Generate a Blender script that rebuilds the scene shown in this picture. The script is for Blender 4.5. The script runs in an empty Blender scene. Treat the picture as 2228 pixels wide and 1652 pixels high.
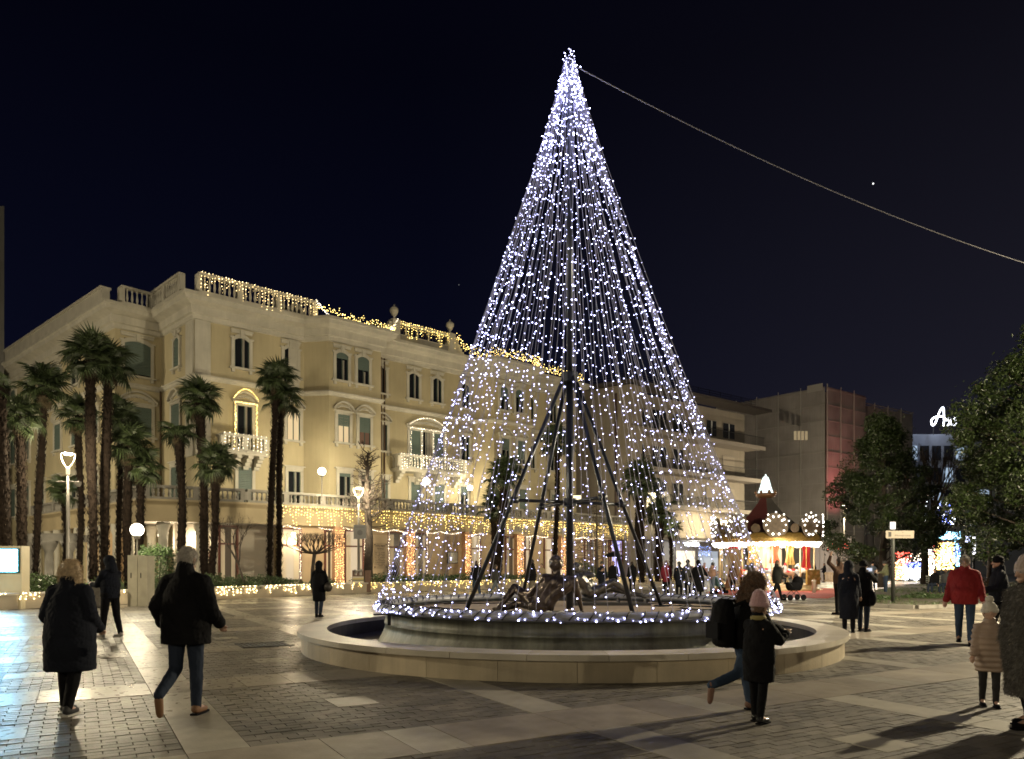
import bpy, math, random
import numpy as np
from mathutils import Vector, Matrix, noise as mnoise

# ------------------------------------------------------------------ camera, sky, exposure
CX, F, YH, HC = 1113.5, 1620.0, 1228.0, 1.63     # photo measured on a 2227 x 1652 grid: principal column, focal length, horizon row, eye height (m)
sc = bpy.context.scene
cam_d = bpy.data.cameras.new("camera"); cam = bpy.data.objects.new("camera", cam_d)
sc.collection.objects.link(cam); sc.camera = cam
cam.location = (0, 0, HC); cam.rotation_euler = (math.radians(90), 0, 0)
cam_d.sensor_width = 36; cam_d.lens = 36 * F / 2227; cam_d.shift_y = (YH - 826) / 2227
cam_d.clip_end = 3000; cam_d.clip_start = 0.1
sc.view_settings.view_transform = 'Standard'; sc.view_settings.look = 'None'
sc.view_settings.exposure = 0.28; sc.view_settings.gamma = 1.0; sc.view_settings.use_curve_mapping = False
sc.cycles.use_denoising = True
sc.cycles.max_bounces = 5; sc.cycles.diffuse_bounces = 3; sc.cycles.glossy_bounces = 3
sc.cycles.transparent_max_bounces = 6
sc.cycles.sample_clamp_indirect = 3.0; sc.cycles.sample_clamp_direct = 0.0
sc.cycles.caustics_reflective = False; sc.cycles.caustics_refractive = False
sc.cycles.pixel_filter_type = 'BLACKMAN_HARRIS'; sc.cycles.filter_width = 1.7

world = bpy.data.worlds.new("World"); sc.world = world; world.use_nodes = True
wn = world.node_tree; wn.nodes.clear()
wo = wn.nodes.new('ShaderNodeOutputWorld'); wb = wn.nodes.new('ShaderNodeBackground')
tc = wn.nodes.new('ShaderNodeTexCoord'); sx = wn.nodes.new('ShaderNodeSeparateXYZ')
wn.links.new(tc.outputs['Generated'], sx.inputs[0])
r1 = wn.nodes.new('ShaderNodeValToRGB')
r1.color_ramp.elements[0].position = 0.0; r1.color_ramp.elements[0].color = (0.0078, 0.0084, 0.0150, 1)
r1.color_ramp.elements[1].position = 0.55; r1.color_ramp.elements[1].color = (0.0008, 0.0009, 0.0034, 1)
e_ = r1.color_ramp.elements.new(0.22); e_.color = (0.0021, 0.0026, 0.0085, 1)
wn.links.new(sx.outputs['Z'], r1.inputs[0])
# town glow: warmer and paler towards the east of the square (to the right)
m1 = wn.nodes.new('ShaderNodeMapRange'); m1.inputs[1].default_value = -0.1; m1.inputs[2].default_value = 0.9
wn.links.new(sx.outputs['X'], m1.inputs[0])
mz = wn.nodes.new('ShaderNodeMapRange'); mz.inputs[1].default_value = 0.75; mz.inputs[2].default_value = 0.0
wn.links.new(sx.outputs['Z'], mz.inputs[0])
mm = wn.nodes.new('ShaderNodeMath'); mm.operation = 'MULTIPLY'
wn.links.new(m1.outputs[0], mm.inputs[0]); wn.links.new(mz.outputs[0], mm.inputs[1])
mx = wn.nodes.new('ShaderNodeMixRGB'); mx.blend_type = 'ADD'; mx.inputs[2].default_value = (0.0145, 0.0128, 0.0128, 1)
wn.links.new(mm.outputs[0], mx.inputs[0]); wn.links.new(r1.outputs[0], mx.inputs[1])
wn.links.new(mx.outputs[0], wb.inputs[0]); wb.inputs[1].default_value = 1.0
wn.links.new(wb.outputs[0], wo.inputs[0])

WARM = (1.0, 0.80, 0.52); LAMPC = (1.0, 0.85, 0.57)
def point_light(name, loc, power, color=LAMPC, radius=0.12, parent=None):
    l = bpy.data.lights.new(name, 'POINT'); l.energy = power; l.color = color; l.shadow_soft_size = radius
    o = bpy.data.objects.new(name, l); sc.collection.objects.link(o); o.location = loc
    if parent is not None:
        o.parent = parent; o.matrix_parent_inverse = Matrix.Identity(4); o.location = Vector(loc) - parent.location
    return o

# ------------------------------------------------------------------ helpers
R = random.Random(7)
COL = sc.collection
def G(x, y, z=0.0):
    """point of the level z under photo position (x, y)"""
    Y = F * (HC - z) / (y - YH); return Vector(((x - CX) * Y / F, Y, z))
def P(x, y, Y):
    return Vector(((x - CX) * Y / F, Y, HC - (y - YH) * Y / F))

class MB:
    def __init__(s): s.v = []; s.f = []; s.m = []
    def add(s, vs, fs, mi=0):
        b = len(s.v); s.v.extend([tuple(p) for p in vs]); s.f.extend([tuple(i + b for i in f) for f in fs]); s.m.extend([mi] * len(fs)); return s
    def hexa(s, c, mi=0):   # 8 corners: bottom 4 ccw, top 4 ccw
        return s.add(c, [(0, 3, 2, 1), (4, 5, 6, 7), (0, 1, 5, 4), (1, 2, 6, 5), (2, 3, 7, 6), (3, 0, 4, 7)], mi)
    def box(s, x0, x1, y0, y1, z0, z1, mi=0):
        return s.hexa([(x0, y0, z0), (x1, y0, z0), (x1, y1, z0), (x0, y1, z0), (x0, y0, z1), (x1, y0, z1), (x1, y1, z1), (x0, y1, z1)], mi)
    def tube(s, pts, rad, n=6, mi=0, cap=True):
        pts = [Vector(p) for p in pts]
        if not isinstance(rad, (list, tuple)): rad = [rad] * len(pts)
        rings = []; up = Vector((0, 0, 1)); prev = None
        for i, p in enumerate(pts):
            t = (pts[min(i + 1, len(pts) - 1)] - pts[max(i - 1, 0)])
            if t.length < 1e-9: t = Vector((0, 0, 1))
            t.normalize()
            if prev is None:
                a = t.cross(Vector((0, 1, 0)) if abs(t.z) > 0.9 else up).normalized()
            else:
                a = prev - t * prev.dot(t)
                a = a.normalized() if a.length > 1e-6 else t.orthogonal().normalized()
            prev = a; b = t.cross(a)
            rings.append([p + (a * math.cos(2 * math.pi * k / n) + b * math.sin(2 * math.pi * k / n)) * rad[i] for k in range(n)])
        vs = [q for r in rings for q in r]; fs = []
        for i in range(len(rings) - 1):
            for k in range(n):
                k2 = (k + 1) % n; fs.append((i * n + k, i * n + k2, (i + 1) * n + k2, (i + 1) * n + k))
        if cap:
            fs.append(tuple(reversed(range(n)))); fs.append(tuple((len(rings) - 1) * n + k for k in range(n)))
        return s.add(vs, fs, mi)
    def lathe(s, prof, n=12, c=(0, 0, 0), mi=0, cap=True, mat=None):
        vs = []; fs = []
        for r, z in prof:
            for k in range(n):
                a = 2 * math.pi * k / n; p = Vector((r * math.cos(a), r * math.sin(a), z))
                vs.append((mat @ p) if mat else p + Vector(c))
        for i in range(len(prof) - 1):
            for k in range(n):
                k2 = (k + 1) % n; fs.append((i * n + k, i * n + k2, (i + 1) * n + k2, (i + 1) * n + k))
        if cap:
            fs.append(tuple(reversed(range(n)))); fs.append(tuple((len(prof) - 1) * n + k for k in range(n)))
        return s.add(vs, fs, mi)
    def ell(s, c, r, n=10, m=6, mi=0, rot=None):
        c = Vector(c); vs = []; fs = []
        for i in range(m + 1):
            ph = math.pi * i / m
            for k in range(n):
                a = 2 * math.pi * k / n
                p = Vector((r[0] * math.sin(ph) * math.cos(a), r[1] * math.sin(ph) * math.sin(a), -r[2] * math.cos(ph)))
                vs.append(c + (rot @ p if rot else p))
        for i in range(m):
            for k in range(n):
                k2 = (k + 1) % n; fs.append((i * n + k, i * n + k2, (i + 1) * n + k2, (i + 1) * n + k))
        return s.add(vs, fs, mi)
    def caps(s, a, b, ra, rb, n=10, mi=0):
        a = Vector(a); b = Vector(b); d = (b - a); L = d.length
        if L < 1e-5: return s.ell(a, (ra, ra, ra), n, 6, mi)
        d /= L; u = d.orthogonal().normalized(); w = d.cross(u); vs = []; fs = []; rows = []
        for i in range(4):
            t = math.pi / 2 * (1 - i / 3.0); rows.append((a - d * ra * math.sin(t), max(ra * math.cos(t), 1e-4)))
        for i in range(4):
            t = math.pi / 2 * (i / 3.0); rows.append((b + d * rb * math.sin(t), max(rb * math.cos(t), 1e-4)))
        for c, r in rows:
            for k in range(n):
                q = 2 * math.pi * k / n; vs.append(c + (u * math.cos(q) + w * math.sin(q)) * r)
        for i in range(len(rows) - 1):
            for k in range(n):
                k2 = (k + 1) % n; fs.append((i * n + k, i * n + k2, (i + 1) * n + k2, (i + 1) * n + k))
        fs.append(tuple(reversed(range(n)))); fs.append(tuple((len(rows) - 1) * n + k for k in range(n)))
        return s.add(vs, fs, mi)
    def loft(s, rings, n=20, mi=0):
        """rings: (centre, rx, ry, angle) horizontal ellipses, closed at both ends"""
        vs = []; fs = []
        for c, rx, ry, an in rings:
            for k in range(n):
                q = 2 * math.pi * k / n; x = rx * math.cos(q); y = ry * math.sin(q)
                vs.append((c[0] + x * math.cos(an) - y * math.sin(an), c[1] + x * math.sin(an) + y * math.cos(an), c[2]))
        for i in range(len(rings) - 1):
            for k in range(n):
                k2 = (k + 1) % n; fs.append((i * n + k, i * n + k2, (i + 1) * n + k2, (i + 1) * n + k))
        fs.append(tuple(reversed(range(n)))); fs.append(tuple((len(rings) - 1) * n + k for k in range(n)))
        return s.add(vs, fs, mi)
    def prism(s, poly, z0, z1, mi=0):
        n = len(poly); vs = [(p[0], p[1], z0) for p in poly] + [(p[0], p[1], z1) for p in poly]
        fs = [tuple(reversed(range(n))), tuple(range(n, 2 * n))] + [(i, (i + 1) % n, (i + 1) % n + n, i + n) for i in range(n)]
        return s.add(vs, fs, mi)
    def mesh(s, name, mats=None, smooth=False):
        me = bpy.data.meshes.new(name); me.from_pydata(s.v, [], s.f)
        if mats is not None:
            for m in (mats if isinstance(mats, (list, tuple)) else [mats]): me.materials.append(m)
        if any(s.m): me.polygons.foreach_set('material_index', s.m)
        if smooth: me.polygons.foreach_set('use_smooth', [True] * len(me.polygons))
        me.update(); return me

def tag(o, label=None, cat=None, group=None, kind=None):
    if label: o['label'] = label
    if cat: o['category'] = cat
    if group: o['group'] = group
    if kind: o['kind'] = kind
    return o
def empty(name, loc=(0, 0, 0), rz=0.0):
    o = bpy.data.objects.new(name, None); COL.objects.link(o); o.location = loc; o.rotation_euler = (0, 0, rz); o.empty_display_size = 0.2
    return o
def obj(name, me, parent=None, local=False, loc=None, rz=0.0):
    """mesh given in world coordinates unless local; parented parts keep their place"""
    o = bpy.data.objects.new(name, me); COL.objects.link(o)
    if parent is not None:
        o.parent = parent
        if not local:
            T = world_of(parent).inverted(); o.matrix_basis = T
            if loc is not None: o.matrix_basis = T @ Matrix.Translation(loc) @ Matrix.Rotation(rz, 4, 'Z')
        elif loc is not None: o.location = loc; o.rotation_euler = (0, 0, rz)
    elif loc is not None: o.location = loc; o.rotation_euler = (0, 0, rz)
    return o
def world_of(o):
    M = o.matrix_basis.copy()
    while o.parent is not None: o = o.parent; M = o.matrix_basis @ M
    return M
def kids(o): return [c for c in bpy.data.objects if c.parent == o]
def copy_tree(o, parent=None, tree=None):
    if tree is None:
        tree = {}
        for c in bpy.data.objects:
            if c.parent: tree.setdefault(c.parent.name, []).append(c)
    c = o.copy(); COL.objects.link(c)
    if parent is not None: c.parent = parent
    for ch in tree.get(o.name, []): copy_tree(ch, c, tree)
    return c

# ------------------------------------------------------------------ materials
MATS = {}
def mat(name, col, rough=0.6, metal=0.0, var=0.0, scale=4.0, bump=0.0, bscale=30.0, island=0.0, emis=None, estr=0.0, spec=0.5, sheen=0.0, col2=None, detail=4.0, trans=0.0, streak=0.0):
    if name in MATS: return MATS[name]
    m = bpy.data.materials.new(name); m.use_nodes = True; nt = m.node_tree; b = nt.nodes['Principled BSDF']
    b.inputs['Base Color'].default_value = (*col, 1); b.inputs['Roughness'].default_value = rough; b.inputs['Metallic'].default_value = metal
    b.inputs['Specular IOR Level'].default_value = spec
    if sheen: b.inputs['Sheen Weight'].default_value = sheen
    if trans: b.inputs['Transmission Weight'].default_value = trans
    src = None
    if var or col2:
        geo = nt.nodes.new('ShaderNodeNewGeometry')
        nz = nt.nodes.new('ShaderNodeTexNoise'); nz.inputs['Scale'].default_value = scale; nz.inputs['Detail'].default_value = detail
        nt.links.new(geo.outputs['Position'], nz.inputs['Vector'])
        rp = nt.nodes.new('ShaderNodeValToRGB'); rp.color_ramp.elements[0].position = 0.3; rp.color_ramp.elements[1].position = 0.7
        c2 = col2 or tuple(min(1, c * (1 + var)) for c in col); c1 = col if col2 else tuple(c * (1 - var) for c in col)
        rp.color_ramp.elements[0].color = (*c1, 1); rp.color_ramp.elements[1].color = (*c2, 1)
        nt.links.new(nz.outputs[0], rp.inputs[0]); src = rp.outputs[0]
    if streak:      # rain streaks and grime, narrow and upright
        g3 = nt.nodes.new('ShaderNodeNewGeometry'); mp = nt.nodes.new('ShaderNodeMapping'); mp.inputs['Scale'].default_value = (2.2, 2.2, .16)
        nt.links.new(g3.outputs['Position'], mp.inputs['Vector']); n5 = nt.nodes.new('ShaderNodeTexNoise'); n5.inputs['Scale'].default_value = 2.4; n5.inputs['Detail'].default_value = 7; n5.inputs['Roughness'].default_value = .65
        nt.links.new(mp.outputs[0], n5.inputs['Vector']); r5 = nt.nodes.new('ShaderNodeMapRange'); r5.inputs[1].default_value = .35; r5.inputs[2].default_value = .62; r5.inputs[3].default_value = 1 - streak; r5.inputs[4].default_value = 1.0
        nt.links.new(n5.outputs[0], r5.inputs[0]); m5 = nt.nodes.new('ShaderNodeVectorMath'); m5.operation = 'SCALE'
        if src: nt.links.new(src, m5.inputs[0])
        else: m5.inputs[0].default_value = col
        nt.links.new(r5.outputs[0], m5.inputs['Scale']); src = m5.outputs[0]
    if island:
        geo2 = nt.nodes.new('ShaderNodeNewGeometry'); oi = nt.nodes.new('ShaderNodeObjectInfo')
        ad = nt.nodes.new('ShaderNodeMath'); ad.operation = 'ADD'
        nt.links.new(geo2.outputs['Random Per Island'], ad.inputs[0]); nt.links.new(oi.outputs['Random'], ad.inputs[1])
        fr = nt.nodes.new('ShaderNodeMath'); fr.operation = 'FRACT'; nt.links.new(ad.outputs[0], fr.inputs[0])
        mr = nt.nodes.new('ShaderNodeMapRange'); mr.inputs[3].default_value = 1 - island; mr.inputs[4].default_value = 1 + island
        nt.links.new(fr.outputs[0], mr.inputs[0])
        mu = nt.nodes.new('ShaderNodeVectorMath'); mu.operation = 'SCALE'
        if src: nt.links.new(src, mu.inputs[0])
        else: mu.inputs[0].default_value = col
        nt.links.new(mr.outputs[0], mu.inputs['Scale']); src = mu.outputs[0]
    if src: nt.links.new(src, b.inputs['Base Color'])
    if bump:
        geo = nt.nodes.new('ShaderNodeNewGeometry')
        nz = nt.nodes.new('ShaderNodeTexNoise'); nz.inputs['Scale'].default_value = bscale; nz.inputs['Detail'].default_value = 5
        nt.links.new(geo.outputs['Position'], nz.inputs['Vector'])
        bp = nt.nodes.new('ShaderNodeBump'); bp.inputs['Strength'].default_value = bump; bp.inputs['Distance'].default_value = 0.02
        nt.links.new(nz.outputs[0], bp.inputs['Height']); nt.links.new(bp.outputs[0], b.inputs['Normal'])
    if emis:
        b.inputs['Emission Color'].default_value = (*emis, 1); b.inputs['Emission Strength'].default_value = estr
        if 'led' in name or 'bulb' in name:     # every little lamp burns a bit differently
            g4 = nt.nodes.new('ShaderNodeNewGeometry'); r4 = nt.nodes.new('ShaderNodeMapRange'); r4.inputs[3].default_value = .22 * estr; r4.inputs[4].default_value = 1.5 * estr
            p4_ = nt.nodes.new('ShaderNodeMath'); p4_.operation = 'POWER'; p4_.inputs[1].default_value = 1.5
            nt.links.new(g4.outputs['Random Per Island'], p4_.inputs[0]); nt.links.new(p4_.outputs[0], r4.inputs[0]); nt.links.new(r4.outputs[0], b.inputs['Emission Strength'])
    MATS[name] = m; return m
def emit(name, col, s, sample=True):
    if name in MATS: return MATS[name]
    m = mat(name, tuple(c * 0.3 for c in col), 0.4, emis=col, estr=s)
    if not sample: m.cycles.emission_sampling = 'NONE'
    return m

M_white = mat('cool_white_led', (0.3, 0.3, 0.35), 0.4, emis=(0.55, 0.56, 1.0), estr=15.0)
M_warm = mat('warm_led', (0.3, 0.25, 0.15), 0.4, emis=(1.0, 0.72, 0.32), estr=8.0)
M_gold = mat('gold_led', (0.3, 0.22, 0.1), 0.4, emis=(1.0, 0.70, 0.20), estr=10.0)
M_pale = mat('pale_warm_led', (0.3, 0.3, 0.25), 0.4, emis=(1.0, 0.86, 0.62), estr=8.0)
M_yel = mat('yellow_white_led', (0.3, 0.3, 0.25), 0.4, emis=(1.0, 0.76, 0.36), estr=20.0)
M_orange = mat('amber_led', (0.3, 0.2, 0.1), 0.4, emis=(1.0, 0.55, 0.22), estr=6.5)
M_wire = mat('clear_cable', (0.34, 0.34, 0.44), 0.4)

def bulbs_mesh(pts, r, m, name='bulbs', ico=False):
    pts = np.asarray(pts, float)
    if ico:
        t = (1 + 5 ** .5) / 2
        bv = np.array([(-1, t, 0), (1, t, 0), (-1, -t, 0), (1, -t, 0), (0, -1, t), (0, 1, t), (0, -1, -t), (0, 1, -t), (t, 0, -1), (t, 0, 1), (-t, 0, -1), (-t, 0, 1)]) / math.hypot(1, t)
        bf = np.array([(0, 11, 5), (0, 5, 1), (0, 1, 7), (0, 7, 10), (0, 10, 11), (1, 5, 9), (5, 11, 4), (11, 10, 2), (10, 7, 6), (7, 1, 8), (3, 9, 4), (3, 4, 2), (3, 2, 6), (3, 6, 8), (3, 8, 9), (4, 9, 5), (2, 4, 11), (6, 2, 10), (8, 6, 7), (9, 8, 1)])
    else:
        bv = np.array([(1, 0, 0), (-1, 0, 0), (0, 1, 0), (0, -1, 0), (0, 0, 1), (0, 0, -1)], float)
        bf = np.array([(0, 2, 4), (2, 1, 4), (1, 3, 4), (3, 0, 4), (2, 0, 5), (1, 2, 5), (3, 1, 5), (0, 3, 5)])
    rr = r * (0.75 + 0.5 * np.random.RandomState(len(pts)).rand(len(pts)))
    v = (pts[:, None, :] + bv[None] * rr[:, None, None]).reshape(-1, 3)
    f = (bf[None] + (np.arange(len(pts)) * len(bv))[:, None, None]).reshape(-1, 3)
    return tri_mesh(name, v, f, m)
def tri_mesh(name, v, f, m, midx=None, k=3):
    me = bpy.data.meshes.new(name); me.vertices.add(len(v)); me.vertices.foreach_set('co', np.asarray(v, np.float32).ravel())
    f = np.asarray(f, np.int32); me.loops.add(f.size); me.loops.foreach_set('vertex_index', f.ravel())
    me.polygons.add(len(f)); me.polygons.foreach_set('loop_start', np.arange(len(f), dtype=np.int32) * k)
    for q in (m if isinstance(m, (list, tuple)) else [m]): me.materials.append(q)
    if midx is not None: me.polygons.foreach_set('material_index', np.asarray(midx, np.int32))
    me.polygons.foreach_set('use_smooth', np.zeros(len(f), bool)); me.update(calc_edges=True); return me
def boxes_mesh(name, c, h, ang, m, tilt=0.0, seed=1):
    """many upright boxes without undersides: centres c (n,3), half sizes h (n,3), one yaw"""
    c = np.asarray(c, float); h = np.asarray(h, float); n = len(c); rs = np.random.RandomState(seed)
    co, si = math.cos(ang), math.sin(ang)
    sg = np.array([(-1, -1, -1), (1, -1, -1), (1, 1, -1), (-1, 1, -1), (-1, -1, 1), (1, -1, 1), (1, 1, 1), (-1, 1, 1)], float)
    L = sg[None] * h[:, None, :]
    if tilt:
        tx = (rs.rand(n) - .5) * tilt; ty = (rs.rand(n) - .5) * tilt
        L[:, 4:, 2] += L[:, 4:, 0] * tx[:, None] + L[:, 4:, 1] * ty[:, None]
    X = L[..., 0] * co - L[..., 1] * si; Y = L[..., 0] * si + L[..., 1] * co
    V = np.stack([X, Y, L[..., 2]], -1) + c[:, None, :]
    fb = np.array([(4, 5, 6, 7), (0, 1, 5, 4), (1, 2, 6, 5), (2, 3, 7, 6), (3, 0, 4, 7)])
    f = (fb[None] + (np.arange(n) * 8)[:, None, None]).reshape(-1, 4)
    return tri_mesh(name, V.reshape(-1, 3), f, m, k=4)

def unite(mb, voxel, smooth=2, name='body', mats=None, disp=None):
    """one continuous surface from overlapping closed shapes"""
    me = mb.mesh(name + '_tmp'); o = bpy.data.objects.new('tmp', me); COL.objects.link(o)
    md = o.modifiers.new('r', 'REMESH'); md.mode = 'VOXEL'; md.voxel_size = voxel; md.use_smooth_shade = True
    if smooth:
        ms = o.modifiers.new('s', 'SMOOTH'); ms.iterations = smooth; ms.factor = 0.5
    dg = bpy.context.evaluated_depsgraph_get(); ev = o.evaluated_get(dg)
    out = bpy.data.meshes.new_from_object(ev); out.name = name
    bpy.data.objects.remove(o); bpy.data.meshes.remove(me)
    if disp:
        n = len(out.vertices); co = np.empty(n * 3, np.float32); out.vertices.foreach_get('co', co); co = co.reshape(-1, 3)
        no = np.empty(n * 3, np.float32); out.vertices.foreach_get('normal', no); no = no.reshape(-1, 3)
        co += no * disp(co)[:, None]; out.vertices.foreach_set('co', co.ravel()); out.update()
    out.materials.clear()
    if mats is not None: out.materials.append(mats)
    out.polygons.foreach_set('use_smooth', [True] * len(out.polygons))
    return out
def folds(amp, fz=3.0, fx=9.0, seed=0.0):
    rs = np.random.RandomState(int(abs(seed) * 97) % 9999)
    def fn(co):
        w = co + .035 * np.sin(co[:, [2, 0, 1]] * 11 + rs.rand(3) * 6); out = 0
        for q in range(9):
            d = rs.randn(3) * np.array([1.0, 1.0, .55]); d /= np.linalg.norm(d); f_ = (fx * (1.0 + .55 * q)); s_ = np.sin(w @ d * f_ * 1.6 + rs.rand() * 6.28)
            out = out + (1 - np.abs(s_)) ** 2.2 * (1.0 / (1 + .35 * q)) * (1 if q % 2 else -1)
        return amp * .75 * out
    return fn

class Frame:
    """upright plane: origin o, direction d (to the right seen from the camera), n towards the camera"""
    def __init__(s, o, d):
        s.o = Vector((o[0], o[1])); s.d = Vector((d[0], d[1])).normalized(); s.n = Vector((s.d.y, -s.d.x))
    def w(s, a, off, z):
        p = s.o + s.d * a + s.n * off; return Vector((p.x, p.y, z))
    def px(s, x, y, off=0.0):
        k = (x - CX) / F; o = s.o + s.n * off
        t = (k * o.y - o.x) / (s.d.x - k * s.d.y); Y = o.y + t * s.d.y
        return t, HC - (y - YH) * Y / F
    def s(self, x, off=0.0): return self.px(x, YH, off)[0]
    def box(s, mb, a0, a1, o0, o1, z0, z1, mi=0):
        return mb.hexa([s.w(a0, o1, z0), s.w(a1, o1, z0), s.w(a1, o0, z0), s.w(a0, o0, z0), s.w(a0, o1, z1), s.w(a1, o1, z1), s.w(a1, o0, z1), s.w(a0, o0, z1)], mi)

def offset_path(path, off):
    pts = [Vector(p[:2]) for p in path]; out = []
    for i, p in enumerate(pts):
        ns = []
        if i > 0: d = (p - pts[i - 1]).normalized(); ns.append(Vector((d.y, -d.x)))
        if i < len(pts) - 1: d = (pts[i + 1] - p).normalized(); ns.append(Vector((d.y, -d.x)))
        if len(ns) == 1: m = ns[0]
        else:
            m = (ns[0] + ns[1]); m = m / max(0.35, m.dot(ns[0]))
        out.append(p + m * off)
    return out
def sweep(mb, path, prof, mi=0, closed=True):
    """moulding: profile [(off, z)] swept along a plan path with mitred corners"""
    rows = [offset_path(path, o) for o, z in prof]; n = len(prof); vs = []; fs = []
    for i in range(len(path)):
        for j in range(n): vs.append((rows[j][i].x, rows[j][i].y, prof[j][1]))
    for i in range(len(path) - 1):
        for j in range(n if closed else n - 1):
            j2 = (j + 1) % n; fs.append((i * n + j, (i + 1) * n + j, (i + 1) * n + j2, i * n + j2))
    if closed:
        fs.append(tuple(range(n))); fs.append(tuple((len(path) - 1) * n + j for j in reversed(range(n))))
    return mb.add(vs, fs, mi)
def arclen_points(path, step, off=0.0):
    pts = offset_path(path, off); out = []
    for i in range(len(pts) - 1):
        d = pts[i + 1] - pts[i]; L = d.length; n = max(1, int(L / step))
        for k in range(n): out.append(pts[i] + d * ((k + 0.5) / n))
    return out
# ------------------------------------------------------------------ ground and paving
def wet_material(name, c1, c2, rough_dry, rough_wet, island, bump, bscale=60.0):
    m = bpy.data.materials.new(name); m.use_nodes = True; nt = m.node_tree; b = nt.nodes['Principled BSDF']
    geo = nt.nodes.new('ShaderNodeNewGeometry'); oi = nt.nodes.new('ShaderNodeObjectInfo')
    nz = nt.nodes.new('ShaderNodeTexNoise'); nz.inputs['Scale'].default_value = 2.3; nz.inputs['Detail'].default_value = 8
    nt.links.new(geo.outputs['Position'], nz.inputs['Vector'])
    rp = nt.nodes.new('ShaderNodeValToRGB'); rp.color_ramp.elements[0].position = .35; rp.color_ramp.elements[1].position = .68
    rp.color_ramp.elements[0].color = (*c1, 1); rp.color_ramp.elements[1].color = (*c2, 1)
    nt.links.new(nz.outputs[0], rp.inputs[0])
    ad = nt.nodes.new('ShaderNodeMath'); ad.operation = 'ADD'
    nt.links.new(geo.outputs['Random Per Island'], ad.inputs[0]); nt.links.new(oi.outputs['Random'], ad.inputs[1])
    fr = nt.nodes.new('ShaderNodeMath'); fr.operation = 'FRACT'; nt.links.new(ad.outputs[0], fr.inputs[0])
    mr = nt.nodes.new('ShaderNodeMapRange'); mr.inputs[3].default_value = 1 - island; mr.inputs[4].default_value = 1 + island
    nt.links.new(fr.outputs[0], mr.inputs[0])
    sc_ = nt.nodes.new('ShaderNodeVectorMath'); sc_.operation = 'SCALE'
    # old stains, worn patches and trodden gum
    ns = nt.nodes.new('ShaderNodeTexNoise'); ns.inputs['Scale'].default_value = .55; ns.inputs['Detail'].default_value = 7; ns.inputs['Roughness'].default_value = .62; nt.links.new(geo.outputs['Position'], ns.inputs['Vector'])
    rs1 = nt.nodes.new('ShaderNodeMapRange'); rs1.inputs[1].default_value = .38; rs1.inputs[2].default_value = .60; rs1.inputs[3].default_value = .72; rs1.inputs[4].default_value = 1.08; nt.links.new(ns.outputs[0], rs1.inputs[0])
    vo = nt.nodes.new('ShaderNodeTexVoronoi'); vo.inputs['Scale'].default_value = 2.6; nt.links.new(geo.outputs['Position'], vo.inputs['Vector'])
    rs2 = nt.nodes.new('ShaderNodeMapRange'); rs2.inputs[1].default_value = .045; rs2.inputs[2].default_value = .075; rs2.inputs[3].default_value = .55; rs2.inputs[4].default_value = 1.0; nt.links.new(vo.outputs['Distance'], rs2.inputs[0])
    ms_ = nt.nodes.new('ShaderNodeMath'); ms_.operation = 'MULTIPLY'; nt.links.new(rs1.outputs[0], ms_.inputs[0]); nt.links.new(rs2.outputs[0], ms_.inputs[1])
    sv = nt.nodes.new('ShaderNodeVectorMath'); sv.operation = 'SCALE'; nt.links.new(rp.outputs[0], sv.inputs[0]); nt.links.new(ms_.outputs[0], sv.inputs['Scale'])
    nt.links.new(sv.outputs[0], sc_.inputs[0]); nt.links.new(mr.outputs[0], sc_.inputs['Scale'])
    # rain-wet strip on the west side of the square and along the planter
    sp = nt.nodes.new('ShaderNodeSeparateXYZ'); nt.links.new(geo.outputs['Position'], sp.inputs[0])
    m1 = nt.nodes.new('ShaderNodeMath'); m1.operation = 'MULTIPLY_ADD'; m1.inputs[1].default_value = -1.0; m1.inputs[2].default_value = -4.6
    nt.links.new(sp.outputs['X'], m1.inputs[0])
    m2 = nt.nodes.new('ShaderNodeMath'); m2.operation = 'MULTIPLY_ADD'; m2.inputs[1].default_value = 0.22
    nt.links.new(sp.outputs['Y'], m2.inputs[0]); nt.links.new(m1.outputs[0], m2.inputs[2])
    n2 = nt.nodes.new('ShaderNodeTexNoise'); n2.inputs['Scale'].default_value = 0.7; n2.inputs['Detail'].default_value = 6
    nt.links.new(geo.outputs['Position'], n2.inputs['Vector'])
    m3 = nt.nodes.new('ShaderNodeMath'); m3.operation = 'MULTIPLY_ADD'; m3.inputs[1].default_value = 5.0
    nt.links.new(n2.outputs[0], m3.inputs[0]); nt.links.new(m2.outputs[0], m3.inputs[2])
    w = nt.nodes.new('ShaderNodeMapRange'); w.inputs[1].default_value = 1.2; w.inputs[2].default_value = 3.6
    w.inputs[3].default_value = rough_dry; w.inputs[4].default_value = rough_wet
    nt.links.new(m3.outputs[0], w.inputs[0])
    n3 = nt.nodes.new('ShaderNodeMath'); n3.operation = 'MULTIPLY_ADD'; n3.inputs[1].default_value = 0.22; n3.inputs[2].default_value = -0.11
    n4 = nt.nodes.new('ShaderNodeTexNoise'); n4.inputs['Scale'].default_value = 9; nt.links.new(geo.outputs['Position'], n4.inputs['Vector'])
    nt.links.new(n4.outputs[0], n3.inputs[0])
    ra = nt.nodes.new('ShaderNodeMath'); ra.operation = 'ADD'; ra.use_clamp = True
    nt.links.new(w.outputs[0], ra.inputs[0]); nt.links.new(n3.outputs[0], ra.inputs[1]); nt.links.new(ra.outputs[0], b.inputs['Roughness'])
    nt.links.new(sc_.outputs[0], b.inputs['Base Color']); b.inputs['Specular IOR Level'].default_value = .38
    bp = nt.nodes.new('ShaderNodeBump'); bp.inputs['Strength'].default_value = bump; bp.inputs['Distance'].default_value = .01
    nb = nt.nodes.new('ShaderNodeTexNoise'); nb.inputs['Scale'].default_value = bscale; nb.inputs['Detail'].default_value = 6
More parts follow.
